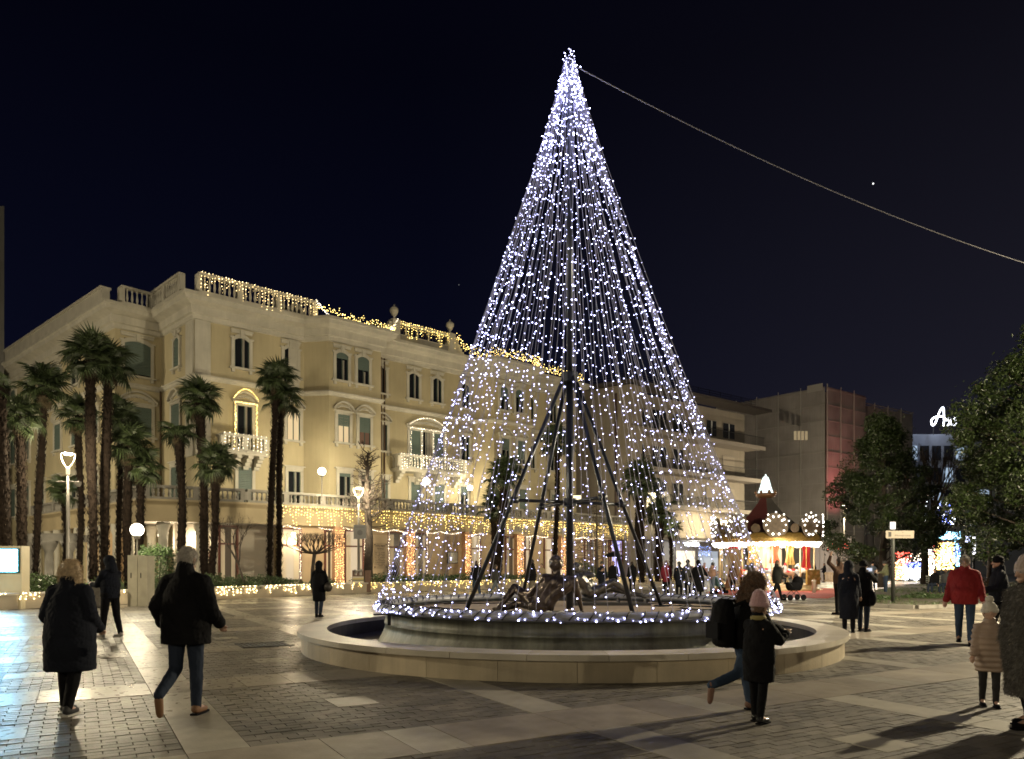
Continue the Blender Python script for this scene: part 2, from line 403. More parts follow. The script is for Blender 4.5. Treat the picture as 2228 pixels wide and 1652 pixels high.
    nt.links.new(geo.outputs['Position'], nb.inputs['Vector']); nt.links.new(nb.outputs[0], bp.inputs['Height']); nt.links.new(bp.outputs[0], b.inputs['Normal'])
    return m
M_brick = wet_material('porphyry_sett', (0.120, 0.108, 0.090), (0.190, 0.171, 0.142), 0.62, 0.33, 0.25, 0.6)
M_slab = wet_material('pale_limestone_slab', (0.27, 0.248, 0.200), (0.36, 0.332, 0.275), 0.52, 0.30, 0.10, 0.25, 30)
M_slab2 = wet_material('warm_limestone_slab', (0.22, 0.190, 0.150), (0.30, 0.262, 0.21), 0.52, 0.30, 0.12, 0.28, 30)
M_joint = mat('joint_sand', (0.05, 0.046, 0.04), 0.85, var=0.3, scale=8)

g = MB(); g.add([(-400, -60, -.022), (400, -60, -.022), (400, 500, -.022), (-400, 500, -.022)], [(0, 1, 2, 3)])
ground = tag(obj('ground', g.mesh('ground', M_joint)), kind='structure')
pav = tag(empty('paving', (0, 0, 0)), kind='structure')

ANG = math.radians(30.2); cu, su = math.cos(ANG), math.sin(ANG)
FC = Vector((1.12, 15.5)); RW = 5.30
PLANTER = [(-23.5, 17.0), (-17.9, 27.0), (-12.9, 35.6), (-8.9, 41.7), (0.3, 51.0), (8.9, 59.7), (15.5, 66.2)]
def uv2xy(u, v): return u * cu - v * su, u * su + v * cu
def planter_side(x, y):     # > 0 on the square side
    best = None
    for i in range(len(PLANTER) - 1):
        a = Vector(PLANTER[i]); b = Vector(PLANTER[i + 1]); d = b - a; t = max(0, min(1, (Vector((x, y)) - a).dot(d) / d.dot(d)))
        q = a + d * t; dist = (Vector((x, y)) - q).length
        sg = 1 if d.cross(Vector((x, y)) - a) < 0 else -1
        if best is None or dist < best[0]: best = (dist, sg)
    return best[0] * best[1]
BED = [(Vector(G(x, y)).x, Vector(G(x, y)).y) for x, y in ((1884, 1320), (1990, 1324), (2300, 1316), (2300, 1268), (2000, 1271), (1905, 1287))]
def in_poly(x, y, poly):
    c = False; n = len(poly)
    for i in range(n):
        x1, y1 = poly[i]; x2, y2 = poly[(i + 1) % n]
        if (y1 > y) != (y2 > y) and x < (x2 - x1) * (y - y1) / (y2 - y1) + x1: c = not c
    return c
def on_square(x, y, ymax, m=0.0):
    if y < 3.4 or y > ymax or abs(x) > 0.72 * y + 1.6: return False
    if (x - FC.x) ** 2 + (y - FC.y) ** 2 < (RW - .25) ** 2: return False
    if y > 25 and in_poly(x, y, BED): return False
    return planter_side(x, y) > 0.1
def put_pieces(name, cs, hs, m, zt, n_single, label_dir=None):
    order = sorted(range(len(cs)), key=lambda i: cs[i][1] + abs(cs[i][0]) * .1)
    vis = [i for i in order if abs(cs[i][0]) < 0.70 * cs[i][1] and cs[i][1] > 6.1]
    single = set(vis[:n_single]); shared = {}
    for i in [i for i in order if i in single]:
        key = (round(hs[i][0], 2), round(hs[i][1], 2), R.randrange(3))
        if key not in shared:
            shared[key] = boxes_mesh(name, [(0, 0, 0)], [(hs[i][0], hs[i][1], .015)], 0, m, tilt=0.045 if name == 'brick' else .003, seed=key[2] + 1)
        o = bpy.data.objects.new(name, shared[key]); COL.objects.link(o); o.parent = pav
        o.location = (cs[i][0], cs[i][1], cs[i][2]); o.rotation_euler = (0, 0, ANG)
    rest = [i for i in order if i not in single]
    if rest:
        o = obj(name + '_field', boxes_mesh(name + '_field', [cs[i] for i in rest], [(hs[i][0], hs[i][1], .015) for i in rest], ANG, m, tilt=0.045 if name == 'brick' else .003, seed=5), pav, True)
        tag(o, kind='stuff')
bc, bh, s1c, s1h, s2c, s2h = [], [], [], [], [], []
JG = 0.005
for i in range(-16, 26):
    for j in range(-5, 17):
        u0, u1, v0, v1 = 1.33 + 3.5 * i, 4.30 + 3.5 * i, 6.93 + 4.4 * j, 10.33 + 4.4 * j
        x, y = uv2xy((u0 + u1) / 2, (v0 + v1) / 2)
        if y < 0 or y > 66 or abs(x) > .72 * y + 6: continue
        um, vm = (u0 + u1) / 2, (v0 + v1) / 2
        if y < 44:
            nr, nc = 28, 12; rv, ru = (v1 - v0) / nr, (u1 - u0) / nc
            for a in range(nr):
                v = v0 + (a + .5) * rv; sh = (a % 2) * .5
                for b in range(nc + (1 if a % 2 else 0)):
                    ua = u0 + max(0, (b - sh)) * ru; ub = u0 + min(nc, (b - sh + 1)) * ru
                    uc = (ua + ub) / 2
                    if abs(uc - um) < .27 + ru * .49 and abs(v - vm) < .29: 
                        # setts cut round the white square
                        if uc < um: ub = min(ub, um - .252)
                        else: ua = max(ua, um + .252)
                        if ub - ua < .04: continue
                        uc = (ua + ub) / 2
                    X, Yy = uv2xy(uc, v)
                    if not on_square(X, Yy, 40): continue
                    bc.append((X, Yy, -.018 + R.uniform(-.003, .002))); bh.append(((ub - ua) / 2 - JG, rv / 2 - JG, 0))
        X, Yy = uv2xy(um, vm)
        if on_square(X, Yy, 64): s1c.append((X, Yy, -.0145)); s1h.append((.248, .285, 0))
        # slabs of the narrow strips (running along v) and of the wide strips (running along u)
        for k in range(2):
            X, Yy = uv2xy(u1 + .265, v0 + (k + .5) * 1.7)
            if on_square(X, Yy, 64): s1c.append((X, Yy, -.0145)); s1h.append((.262, .846, 0))
        for (a, b, white) in ((-.53, .61, 0), (.61, 1.235, 0), (1.235, 1.735, 1), (1.735, 2.97, 0)):
            ua, ub = u0 + a, u0 + b; X, Yy = uv2xy((ua + ub) / 2, v0 - .5)
            if on_square(X, Yy, 64):
                (s1c if white else s2c).append((X, Yy, -.0145)); (s1h if white else s2h).append(((ub - ua) / 2 - .004, .494, 0))
put_pieces('brick', bc, bh, M_brick, 0, 300)
put_pieces('pale_slab', s1c, s1h, M_slab, 0, 150)
put_pieces('beige_slab', s2c, s2h, M_slab2, 0, 150)
# coarser setts of the far half of the square
fb = MB(); fb.add([(-60, 39.5, -.012), (140, 39.5, -.012), (140, 200, -.012), (-60, 200, -.012)], [(0, 1, 2, 3)])
M_far = wet_material('far_setts', (0.10, 0.09, 0.078), (0.16, 0.145, 0.125), 0.5, 0.24, 0.0, 0.3, 8)
tag(obj('far_paving', fb.mesh('far_paving', M_far)), kind='structure')
# drain grate in the paving
dg = MB(); c = G(575, 1403)
for k in range(9): dg.box(-.45 + k * .1, -.41 + k * .1, -.4, .4, .004, .016)
dg.box(-.5, .5, -.45, -.4, .003, .014); dg.box(-.5, .5, .4, .45, .003, .014); dg.box(-.5, .45, -.4, .4, -.002, .0035)
tag(obj('drain_grate', dg.mesh('drain_grate', mat('cast_iron', (.05, .045, .04), .5, .6)), loc=c, rz=ANG), 'dark cast iron drain grate set in the paving left of the fountain', 'drain grate')
# zebra crossing on the road beyond
M_road = mat('asphalt', (.05, .05, .052), .6, var=.25, scale=3, bump=.2, bscale=60); M_paint = mat('road_paint', (.62, .62, .6), .55, var=.1)
rd = MB(); a = G(1745, 1272); b = G(2230, 1268)
rd.add([(a.x, 60, -.004), (75, 60, -.004), (95, 92, -.004), (a.x + 8, 92, -.004)], [(0, 1, 2, 3)])
tag(obj('road', rd.mesh('road', M_road)), kind='structure')
zb = MB()
for k in range(9): zb.add([(27.5 + k * .2, 62 + k * 1.2, 0), (44 + k * .3, 62 + k * 1.2, 0), (44 + k * .3, 62.55 + k * 1.2, 0), (27.5 + k * .2, 62.55 + k * 1.2, 0)], [(0, 1, 2, 3)])
tag(obj('zebra_crossing', zb.mesh('zebra_crossing', M_paint)), kind='structure')

# ------------------------------------------------------------------ fountain
M_stone = mat('fountain_limestone', (.52, .44, .31), .5, var=.16, scale=1.6, bump=.25, bscale=25, island=.12, streak=.14)
M_cap = mat('coping_limestone', (.56, .51, .42), .42, var=.2, scale=1.4, bump=.2, bscale=30, island=.10, detail=9)
M_liner = mat('pool_liner', (.035, .033, .045), .35, var=.2, scale=3)
M_bronze_p = mat('patinated_bronze', (.13, .125, .095), .5, metal=.1, col2=(.28, .29, .23), scale=2.6, bump=.5, bscale=12, streak=.5)
M_lip = mat('basin_lip_bronze', (.32, .325, .35), .42, metal=.1, col2=(.48, .49, .53), scale=5, bump=.2, bscale=15)
ft = tag(empty('fountain', (FC.x, FC.y, 0)), 'large round fountain with low limestone wall around a bronze basin', 'fountain')
def ring_seg(mb, c, r0, r1, a0, a1, z0, z1, n):
    b = len(mb.v); vs = []; fs = []
    for i in range(n + 1):
        a = a0 + (a1 - a0) * i / n; co, si = math.cos(a), math.sin(a)
        vs += [(c[0] + r0 * co, c[1] + r0 * si, z0), (c[0] + r1 * co, c[1] + r1 * si, z0), (c[0] + r1 * co, c[1] + r1 * si, z1), (c[0] + r0 * co, c[1] + r0 * si, z1)]
    for i in range(n):
        for j in range(4):
            k = (j + 1) % 4; fs.append((i * 4 + j, i * 4 + k, (i + 1) * 4 + k, (i + 1) * 4 + j))
    fs.append((0, 3, 2, 1)); fs.append((n * 4, n * 4 + 1, n * 4 + 2, n * 4 + 3))
    return mb.add(vs, fs)
NW = 30
for k in range(NW):
    a0 = 2 * math.pi * (k + .3) / NW; a1 = a0 + 2 * math.pi / NW - .0012
    m = MB(); ring_seg(m, (0, 0), 4.92, 5.30, a0, a1, 0.0, .305, 5)
    obj('wall_stone', m.mesh('wall_stone', M_stone), ft, True)
    b0 = a0 + .08; m = MB(); ring_seg(m, (0, 0), 4.83, 5.375, b0, b0 + 2 * math.pi / NW - .0016, .308, .395, 5)
    o = obj('coping_stone', m.mesh('coping_stone', M_cap), ft, True)
m = MB(); ring_seg(m, (0, 0), 4.86, 4.915, 0, 2 * math.pi, -.35, .30, 96); ring_seg(m, (0, 0), 2.5, 4.86, 0, 2 * math.pi, -.36, .04, 96)
obj('pool_lining', m.mesh('pool_lining', M_liner), ft, True)
BC = Vector((1.28, 15.5))
bl = (BC.x - FC.x, BC.y - FC.y)
prof = [(3.6, .02), (4.02, .05), (4.0, .12), (3.93, .24), (3.88, .36), (3.86, .46), (3.88, .465), (3.88, .50), (3.86, .505), (3.86, .69), (3.90, .70), (3.90, .72), (3.6, .72)]
m = MB(); m.lathe(prof, 128, (bl[0], bl[1], 0), cap=False)
obj('bronze_basin', m.mesh('bronze_basin', M_bronze_p, True), ft, True)
lp = []
for k in range(13):
    a = 2 * math.pi * k / 12; lp.append((3.93 + .135 * math.cos(a), .80 + .085 * math.sin(a)))
m = MB(); m.lathe(lp, 160, (bl[0], bl[1], 0), cap=False)
obj('basin_lip', m.mesh('basin_lip', M_lip, True), ft, True)
# sleeves and straps over the lip where each light string is tied
m = MB()
for k in range(96):
    a = 2 * math.pi * k / 96 + R.uniform(-.01, .01); sl = .035
    pts = []
    for q in range(9):
        t = -0.5 + q * math.pi * 1.15 / 8; aa = a + sl * (q / 8 - .5) * 2
        rr = 3.93 + (.146) * math.cos(t); pts.append((bl[0] + rr * math.cos(aa), bl[1] + rr * math.sin(aa), .80 + .097 * math.sin(t)))
    m.tube(pts, .011, 4)
tag(obj('lip_strap', m.mesh('lip_strap', mat('dark_strap', (.03, .03, .035), .5)), ft, True), kind='stuff')
m = MB(); m.lathe([(0.01, .70), (3.80, .70), (3.80, .66)], 96, (bl[0], bl[1], 0), cap=False)
obj('basin_floor', m.mesh('basin_floor', mat('basin_board', (.40, .32, .24), .7, var=.2, scale=1.2)), ft, True)
m = MB()
for k in range(5):
    a0 = R.uniform(0, 6.28); pts = []
    for q in range(14):
        a = a0 + q * .12; rr = 2.6 + .5 * math.sin(q * .7 + k) + k * .15; pts.append((bl[0] + rr * math.cos(a), bl[1] + rr * math.sin(a), .713))
    m.tube(pts, .012, 4)
tag(obj('supply_cable', m.mesh('supply_cable', mat('black_rubber', (.015, .015, .015), .5)), ft, True), kind='stuff')
# angled clip brackets under the lip
m = MB()
for a in (math.radians(205), math.radians(305)):
    for dx in (0,):
        rr = 3.90; x = bl[0] + rr * math.cos(a); y = bl[1] + rr * math.sin(a)
        m.box(x - .05, x + .01, y - .06, y - .01, .50, .70); m.box(x - .3, x + .12, y - .12, y - .07, .69, .715)
obj('lip_bracket', m.mesh('lip_bracket', mat('black_steel', (.02, .02, .022), .4, .7)), ft, True)

# ------------------------------------------------------------------ tree of lights
MP = Vector((1.20, 15.5)); ZT = 12.15
M_mast = mat('mast_steel', (.045, .05, .06), .35, metal=.7, var=.2, scale=3)
lt = tag(empty('light_tree', (MP.x, MP.y, .7)), 'tall cone of cold white light strings hung from a steel mast over the fountain', 'light tree')
m = MB(); m.tube([(MP.x, MP.y, .7), (MP.x, MP.y, 5.6)], .075, 12); m.tube([(MP.x, MP.y, 5.6), (MP.x, MP.y, ZT)], [.062, .05], 12)
m.tube([(MP.x - .05, MP.y - .085, .72), (MP.x - .05, MP.y - .085, 5.3)], .012, 5)
obj('mast', m.mesh('mast', M_mast, True), lt)
m = MB(); m.tube([(MP.x, MP.y, 5.42), (MP.x, MP.y, 5.62)], .17, 10); obj('mast_collar', m.mesh('mast_collar', M_mast), lt)
m = MB(); m.tube([(MP.x, MP.y, 2.84), (MP.x, MP.y, 3.0)], .15, 10); obj('mast_collar', m.mesh('mast_collar', M_mast), lt)
for th in (205, 295, 25, 115):
    a = math.radians(th); co, si = math.cos(a), math.sin(a)
    m = MB(); m.tube([(MP.x + .12 * co, MP.y + .12 * si, 5.53), (MP.x + 2.32 * co, MP.y + 2.32 * si, .71)], .042, 10)
    lg = obj('support_leg', m.mesh('support_leg', M_mast, True), lt)
    m = MB(); m.box(-.12, .12, -.12, .12, .70, .722); obj('foot_plate', m.mesh('foot_plate', M_mast), lg, loc=(MP.x + 2.32 * co, MP.y + 2.32 * si, 0), rz=a)
    m = MB(); m.tube([(MP.x + .1 * co, MP.y + .1 * si, 2.92), (MP.x + 1.3 * co, MP.y + 1.3 * si, 2.92)], .034, 8)
    m.tube([(MP.x + 1.2 * co, MP.y + 1.2 * si, 2.92), (MP.x + 1.36 * co, MP.y + 1.36 * si, 2.92)], .07, 8)
    obj('cross_bar', m.mesh('cross_bar', M_mast, True), lt)
m = MB(); m.tube([(MP.x, MP.y, ZT - .06), (MP.x, MP.y, ZT - .02)], .11, 12); obj('top_ring', m.mesh('top_ring', M_mast), lt)
NS = 84
for k in range(NS):
    a = 2 * math.pi * (k + R.uniform(-.28, .28)) / NS; co, si = math.cos(a), math.sin(a)
    sag = R.uniform(1.10, 1.22); short = R.random() < .12
    def pt(t):
        r = .09 + 3.95 * (t ** sag); cxm = MP.x + (BC.x - MP.x) * t; wb = .022 * math.sin(t * 23 + k * 1.7) + .03 * math.sin(t * 7 + k * 2.9)
        return Vector((cxm + r * co - wb * si, MP.y + r * si + wb * co, ZT - (ZT - .86) * t))
    m = MB(); pts = [pt(i / 26) for i in range(27)]
    m.tube(pts, .0055, 3, cap=False)
    # little side droppers of the string
    n = 47; bp_ = []
    for i in range(n):
        t = (i + R.random()) / n; t = t ** .84
        p = pt(t); q = p + Vector((R.uniform(-.045, .045), R.uniform(-.045, .045), -R.uniform(.0, .04)))
        if i % 2 == 0: m.tube([p, q], .003, 3, cap=False)
        bp_.append(q)
    st = obj('light_string', m.mesh('light_string', M_wire), lt)
    tag(obj('bulbs', bulbs_mesh(bp_, .0105, M_white, ico=True), st), kind='stuff')
# knot of bulbs at the very top and the garland lying on the lip
tp = [(MP.x + R.gauss(0, .085), MP.y + R.gauss(0, .085), ZT + R.uniform(-.7, .13)) for k in range(190)]
tag(obj('crown_bulbs', bulbs_mesh(tp, .013, M_white), lt), kind='stuff')
gp = []
for k in range(330):
    a = 2 * math.pi * (k + R.uniform(-1.4, 1.4)) / 330; t = R.choice((-.55, -.3, -.2, .2, .7, 1.2)) + R.uniform(-.3, .3)
    rr = 3.93 + .155 * math.cos(t); gp.append((BC.x + rr * math.cos(a), BC.y + rr * math.sin(a), .80 + .105 * math.sin(t)))
gl = tag(empty('lip_garland', (BC.x, BC.y, .8)), 'string of cold white bulbs tied round the rolled lip of the bronze basin', 'light garland')
m = MB(); m.tube([(BC.x + (4.075 + .008 * math.sin(q)) * math.cos(q * 2 * math.pi / 140), BC.y + 4.075 * math.sin(q * 2 * math.pi / 140), .765 + .012 * math.sin(q * 1.7)) for q in range(141)], .005, 4)
obj('cable', m.mesh('cable', M_wire), gl)
tag(obj('bulbs', bulbs_mesh(gp, .012, M_white, ico=True), gl), kind='stuff')
# suspension cable to the right
m = MB(); A = P(1256, 147, 15.5); B = P(2420, 628, 19.0); pts = []
for i in range(33):
    t = i / 32; p = A.lerp(B, t); p.z -= 1.02 * 4 * t * (1 - t) * .42; pts.append(p)
m.tube(pts, .0095, 6)
tag(obj('steel_cable', m.mesh('steel_cable', mat('cable_sheath', (.42, .42, .46), .5)), None), 'long sagging cable running from the top of the light tree to the right', 'cable')

# ------------------------------------------------------------------ bronze figures
M_fig = mat('brown_bronze', (.060, .046, .038), .30, metal=.8, col2=(.19, .155, .13), scale=7, bump=.7, bscale=9)
M_fig2 = mat('green_grey_bronze', (.11, .11, .11), .28, metal=.9, col2=(.27, .26, .24), scale=7, bump=.7, bscale=9)
def S(x, y, Y): return P(1029.4 + x * .1584, 1176.4 + y * .1584, Y)
def figure(name, J, label, m_, plinth):
    mb = MB(); c = mb.caps
    sdv = (J['shl'] - J['shr']).normalized()
    c(J['pel'] + Vector((-.09, 0, 0)), J['pel'] + Vector((.09, 0, 0)), .15, .15)
    c(J['pel'] + sdv * .07, J['wa'] + sdv * .07, .155, .14); c(J['pel'] - sdv * .07, J['wa'] - sdv * .07, .155, .14); c(J['wa'] + sdv * .07, J['ch'] + sdv * .13, .14, .155); c(J['wa'] - sdv * .07, J['ch'] - sdv * .13, .14, .155)
    c(J['shl'], J['shr'], .095, .095); c(J['ch'], J['nk'], .14, .08); c(J['nk'], J['hd'], .072, .07)
    mb.ell(J['hd'], (.115, .125, .14)); mb.ell(J['hd'] + J.get('face', Vector((0, .07, -.04))), (.05, .05, .06))
    for s in 'lr':
        c(J['sh' + s], J['el' + s], .085, .058); c(J['el' + s], J['ha' + s], .06, .036)
        h = J['ha' + s]; dr = (h - J['el' + s]).normalized(); sd = dr.cross(Vector((0, 0, 1))); sd = sd.normalized() if sd.length > .01 else Vector((1, 0, 0))
        c(h, h + dr * .07, .032, .034)
        for q in range(4): b0 = h + dr * .08 + sd * (-.03 + q * .02); c(b0, b0 + dr * (.07 + (.012 if q in (1, 2) else 0)) + Vector((0, 0, -.02)), .011, .009, 6)
        c(h + dr * .03, h + dr * .06 + sd * .055, .012, .01, 6)
        c(J['hp' + s], J['kn' + s], .115, .078); c(J['kn' + s], J['kn' + s].lerp(J['an' + s], .35), .075, .074); c(J['kn' + s].lerp(J['an' + s], .35), J['an' + s], .072, .045)
        c(J['an' + s] - Vector((0, 0, .02)), J['to' + s], .042, .03)
    root = tag(empty(name, (J['pel'].x, J['pel'].y, .7)), label, 'statue')
    obj('figure', unite(mb, .016, 3, 'figure', m_, disp=folds(.004, 6, 9, 1.3)), root)
    hm = MB(); hm.ell(J['hd'] + Vector((0, -.015, .02)), (.128, .135, .145), 12, 8)
    fn = lambda co: .007 * np.sin(60 * co[:, 0]) * np.sin(55 * co[:, 2] + 20 * co[:, 1])
    obj('hair', unite(hm, .014, 1, 'hair', m_, disp=fn), root)
    pm = MB()
    for x0, x1, y0, y1, z1 in plinth: pm.box(x0, x1, y0, y1, .70, z1)
    obj('plinth', pm.mesh('plinth', mat('plinth_metal', (.10, .10, .10), .5, .4)), root)
Yb = 13.0
J = dict(pel=S(930, 900, Yb), wa=S(1010, 760, Yb), ch=S(1165, 590, Yb), nk=S(1165, 440, Yb + .02), hd=S(1135, 325, Yb + .03),
         shl=S(985, 520, Yb), shr=S(1370, 560, Yb), ell=S(770, 745, Yb + .15), elr=S(1440, 760, Yb + .05), hal=S(600, 650, Yb + .4), har=S(1480, 930, Yb + .1),
         hpl=S(860, 890, Yb + .1), hpr=S(960, 915, Yb + .12), knl=S(570, 640, Yb + .42), knr=S(640, 860, Yb + .55), anl=S(350, 925, Yb + .3), anr=S(400, 935, Yb + .6), tol=S(275, 935, Yb + .2), tor=S(290, 940, Yb + .7))
p0 = S(250, 985, Yb); p1 = S(1520, 985, Yb)
figure('seated_statue', J, 'brown bronze nude seen from behind, seated and leaning on its right arm', M_fig, [(p0.x, p1.x, Yb - .15, Yb + .75, .775)])
Yb = 17.0
J = dict(pel=S(1620, 700, Yb), wa=S(1570, 610, Yb), ch=S(1480, 520, Yb), nk=S(1430, 460, Yb), hd=S(1405, 395, Yb), face=Vector((.07, -.02, -.01)),
         shl=S(1400, 500, Yb - .15), shr=S(1500, 480, Yb + .2), ell=S(1640, 470, Yb), elr=S(1450, 640, Yb + .3), hal=S(1545, 425, Yb - .05), har=S(1400, 740, Yb + .3),
         hpl=S(1660, 705, Yb - .1), hpr=S(1650, 700, Yb + .12), knl=S(1920, 560, Yb - .1), knr=S(1900, 655, Yb + .15), anl=S(2150, 735, Yb - .1), anr=S(2330, 760, Yb + .2), tol=S(2230, 750, Yb - .15), tor=S(2430, 762, Yb + .2))
q0 = S(1380, 760, Yb); q1 = S(2420, 780, Yb)
figure('reclining_statue', J, 'grey bronze nude reclining with raised knees, farther back in the basin', M_fig2, [(q0.x, q0.x + .05, Yb - .1, Yb + .2, q1.z - .01), (q1.x - .1, q1.x - .05, Yb - .1, Yb + .2, q1.z - .03), (q0.x + 1.0, q0.x + 1.04, Yb - .1, Yb + .2, q1.z - .01), (q0.x - .05, q1.x, Yb - .25, Yb + .35, .76)])
# ------------------------------------------------------------------ hotel
M_wall = mat('yellow_stucco', (.47, .405, .255), .85, var=.10, scale=.5, bump=.12, bscale=20, streak=.07, detail=8)
M_trim = mat('cream_stone_trim', (.52, .49, .41), .7, var=.12, scale=1.0, streak=.10)
M_trimg = mat('grey_stone', (.25, .235, .205), .75, var=.25, scale=1.5)
M_glass = mat('dark_window_glass', (.012, .014, .016), .12, spec=.6)
M_blind = mat('grey_green_blind', (.105, .145, .125), .6, var=.06, scale=2)
M_shut = mat('green_shutter', (.035, .06, .05), .5)
M_curt = mat('pale_curtain', (.36, .33, .28), .9)
M_wood = mat('red_brown_joinery', (.12, .035, .02), .4, var=.2, scale=6)
d_f = (0.746, 0.666)
FA = Frame((-19.2, 45.0), d_f)
def fp(s, off): p = FA.w(s, off, 0); return (p.x, p.y)
E_end = fp(33.5, 0); back = FA.w(33.5, -16, 0)
e_dir = Vector((-.744, .668))
LW0 = Vector((-24.9, 46.7)); LW1 = LW0 + e_dir * 46
RC0 = (-23.0, 48.8)
PATH = [(LW1.x, LW1.y), (LW0.x, LW0.y), RC0, fp(0, 0), fp(7.1, 0), fp(8.2, 1.4), fp(12.2, 1.4), fp(12.3, 0), fp(21.6, 0), fp(22.6, 1.4), fp(26.6, 1.4), fp(26.7, 0), E_end, (back.x, back.y)]
H = tag(empty('hotel_building', (-10, 60, 0)), 'cream and yellow four storey hotel with balustraded roof edge and lights on its balconies', 'building')
wallm = MB(); sweep(wallm, PATH, [(0, 0), (0, 16.6), (-.4, 16.6), (-.4, 0)])
obj('wall', wallm.mesh('wall', M_wall), H)
zc = 17.85
cm = MB(); sweep(cm, PATH, [(.01, 16.45), (.12, 16.5), (.14, 16.75), (.28, 16.8), (.30, 17.25), (.55, 17.35), (.80, 17.42), (.85, 17.62), (.95, 17.68), (.95, zc), (-.3, zc), (-.3, 16.45)])
obj('cornice', cm.mesh('cornice', M_trim), H)
cm = MB(); sweep(cm, PATH, [(.005, 12.85), (.10, 12.9), (.16, 13.02), (.22, 13.05), (.22, 13.14), (.005, 13.2)])
obj('string_course', cm.mesh('string_course', M_trim), H)
rf = MB(); rp_ = [PATH[i] for i in range(len(PATH))] + [(LW1.x + 14, LW1.y + 14)]
rf.add([(p[0], p[1], 17.7) for p in rp_], [tuple(range(len(rp_)))]); obj('roof', rf.mesh('roof', mat('roof_felt', (.08, .07, .065), .9)), H)
cor = MB()   # coursed corner strips
for a, b in ((0, .95), (.18, .62)):
    pass
FA.box(cor, .02, .95, .01, .09, 8.2, 16.45); 
obj('pilaster', cor.mesh('pilaster', M_trim), H)
cor = MB(); FA.box(cor, 6.0, 6.75, .01, .09, 13.2, 16.45); obj('pilaster', cor.mesh('pilaster', M_trim), H)
FS = Frame(RC0, (Vector(fp(0, 0)) - Vector(RC0)))          # return wall at the corner
LS = (Vector(fp(0, 0)) - Vector(RC0)).length
cor = MB(); FS.box(cor, LS - 1.1, LS - .02, .01, .09, 8.2, 16.45); obj('pilaster', cor.mesh('pilaster', M_trim), H)
FL = Frame((LW0.x, LW0.y), Vector(RC0) - LW0)              # short recessed wall
FW = Frame((LW1.x, LW1.y), LW0 - LW1)                      # long west wing
LWL = 46.0
for s_ in (3.4,):
    pass
dp = MB()
for s_ in (13.0,): dp.tube([FA.w(s_, .14, 5.2), FA.w(s_, .14, 16.5)], .07, 6); dp.tube([FA.w(s_ + .3, .12, 5.2), FA.w(s_ + .3, .12, 16.5)], .05, 6)
dp.tube([FS.w(.25, .12, 5.2), FS.w(.25, .12, 12.9)], .06, 6)
obj('downpipe', dp.mesh('downpipe', mat('copper_pipe', (.10, .06, .035), .5, .3)), H)

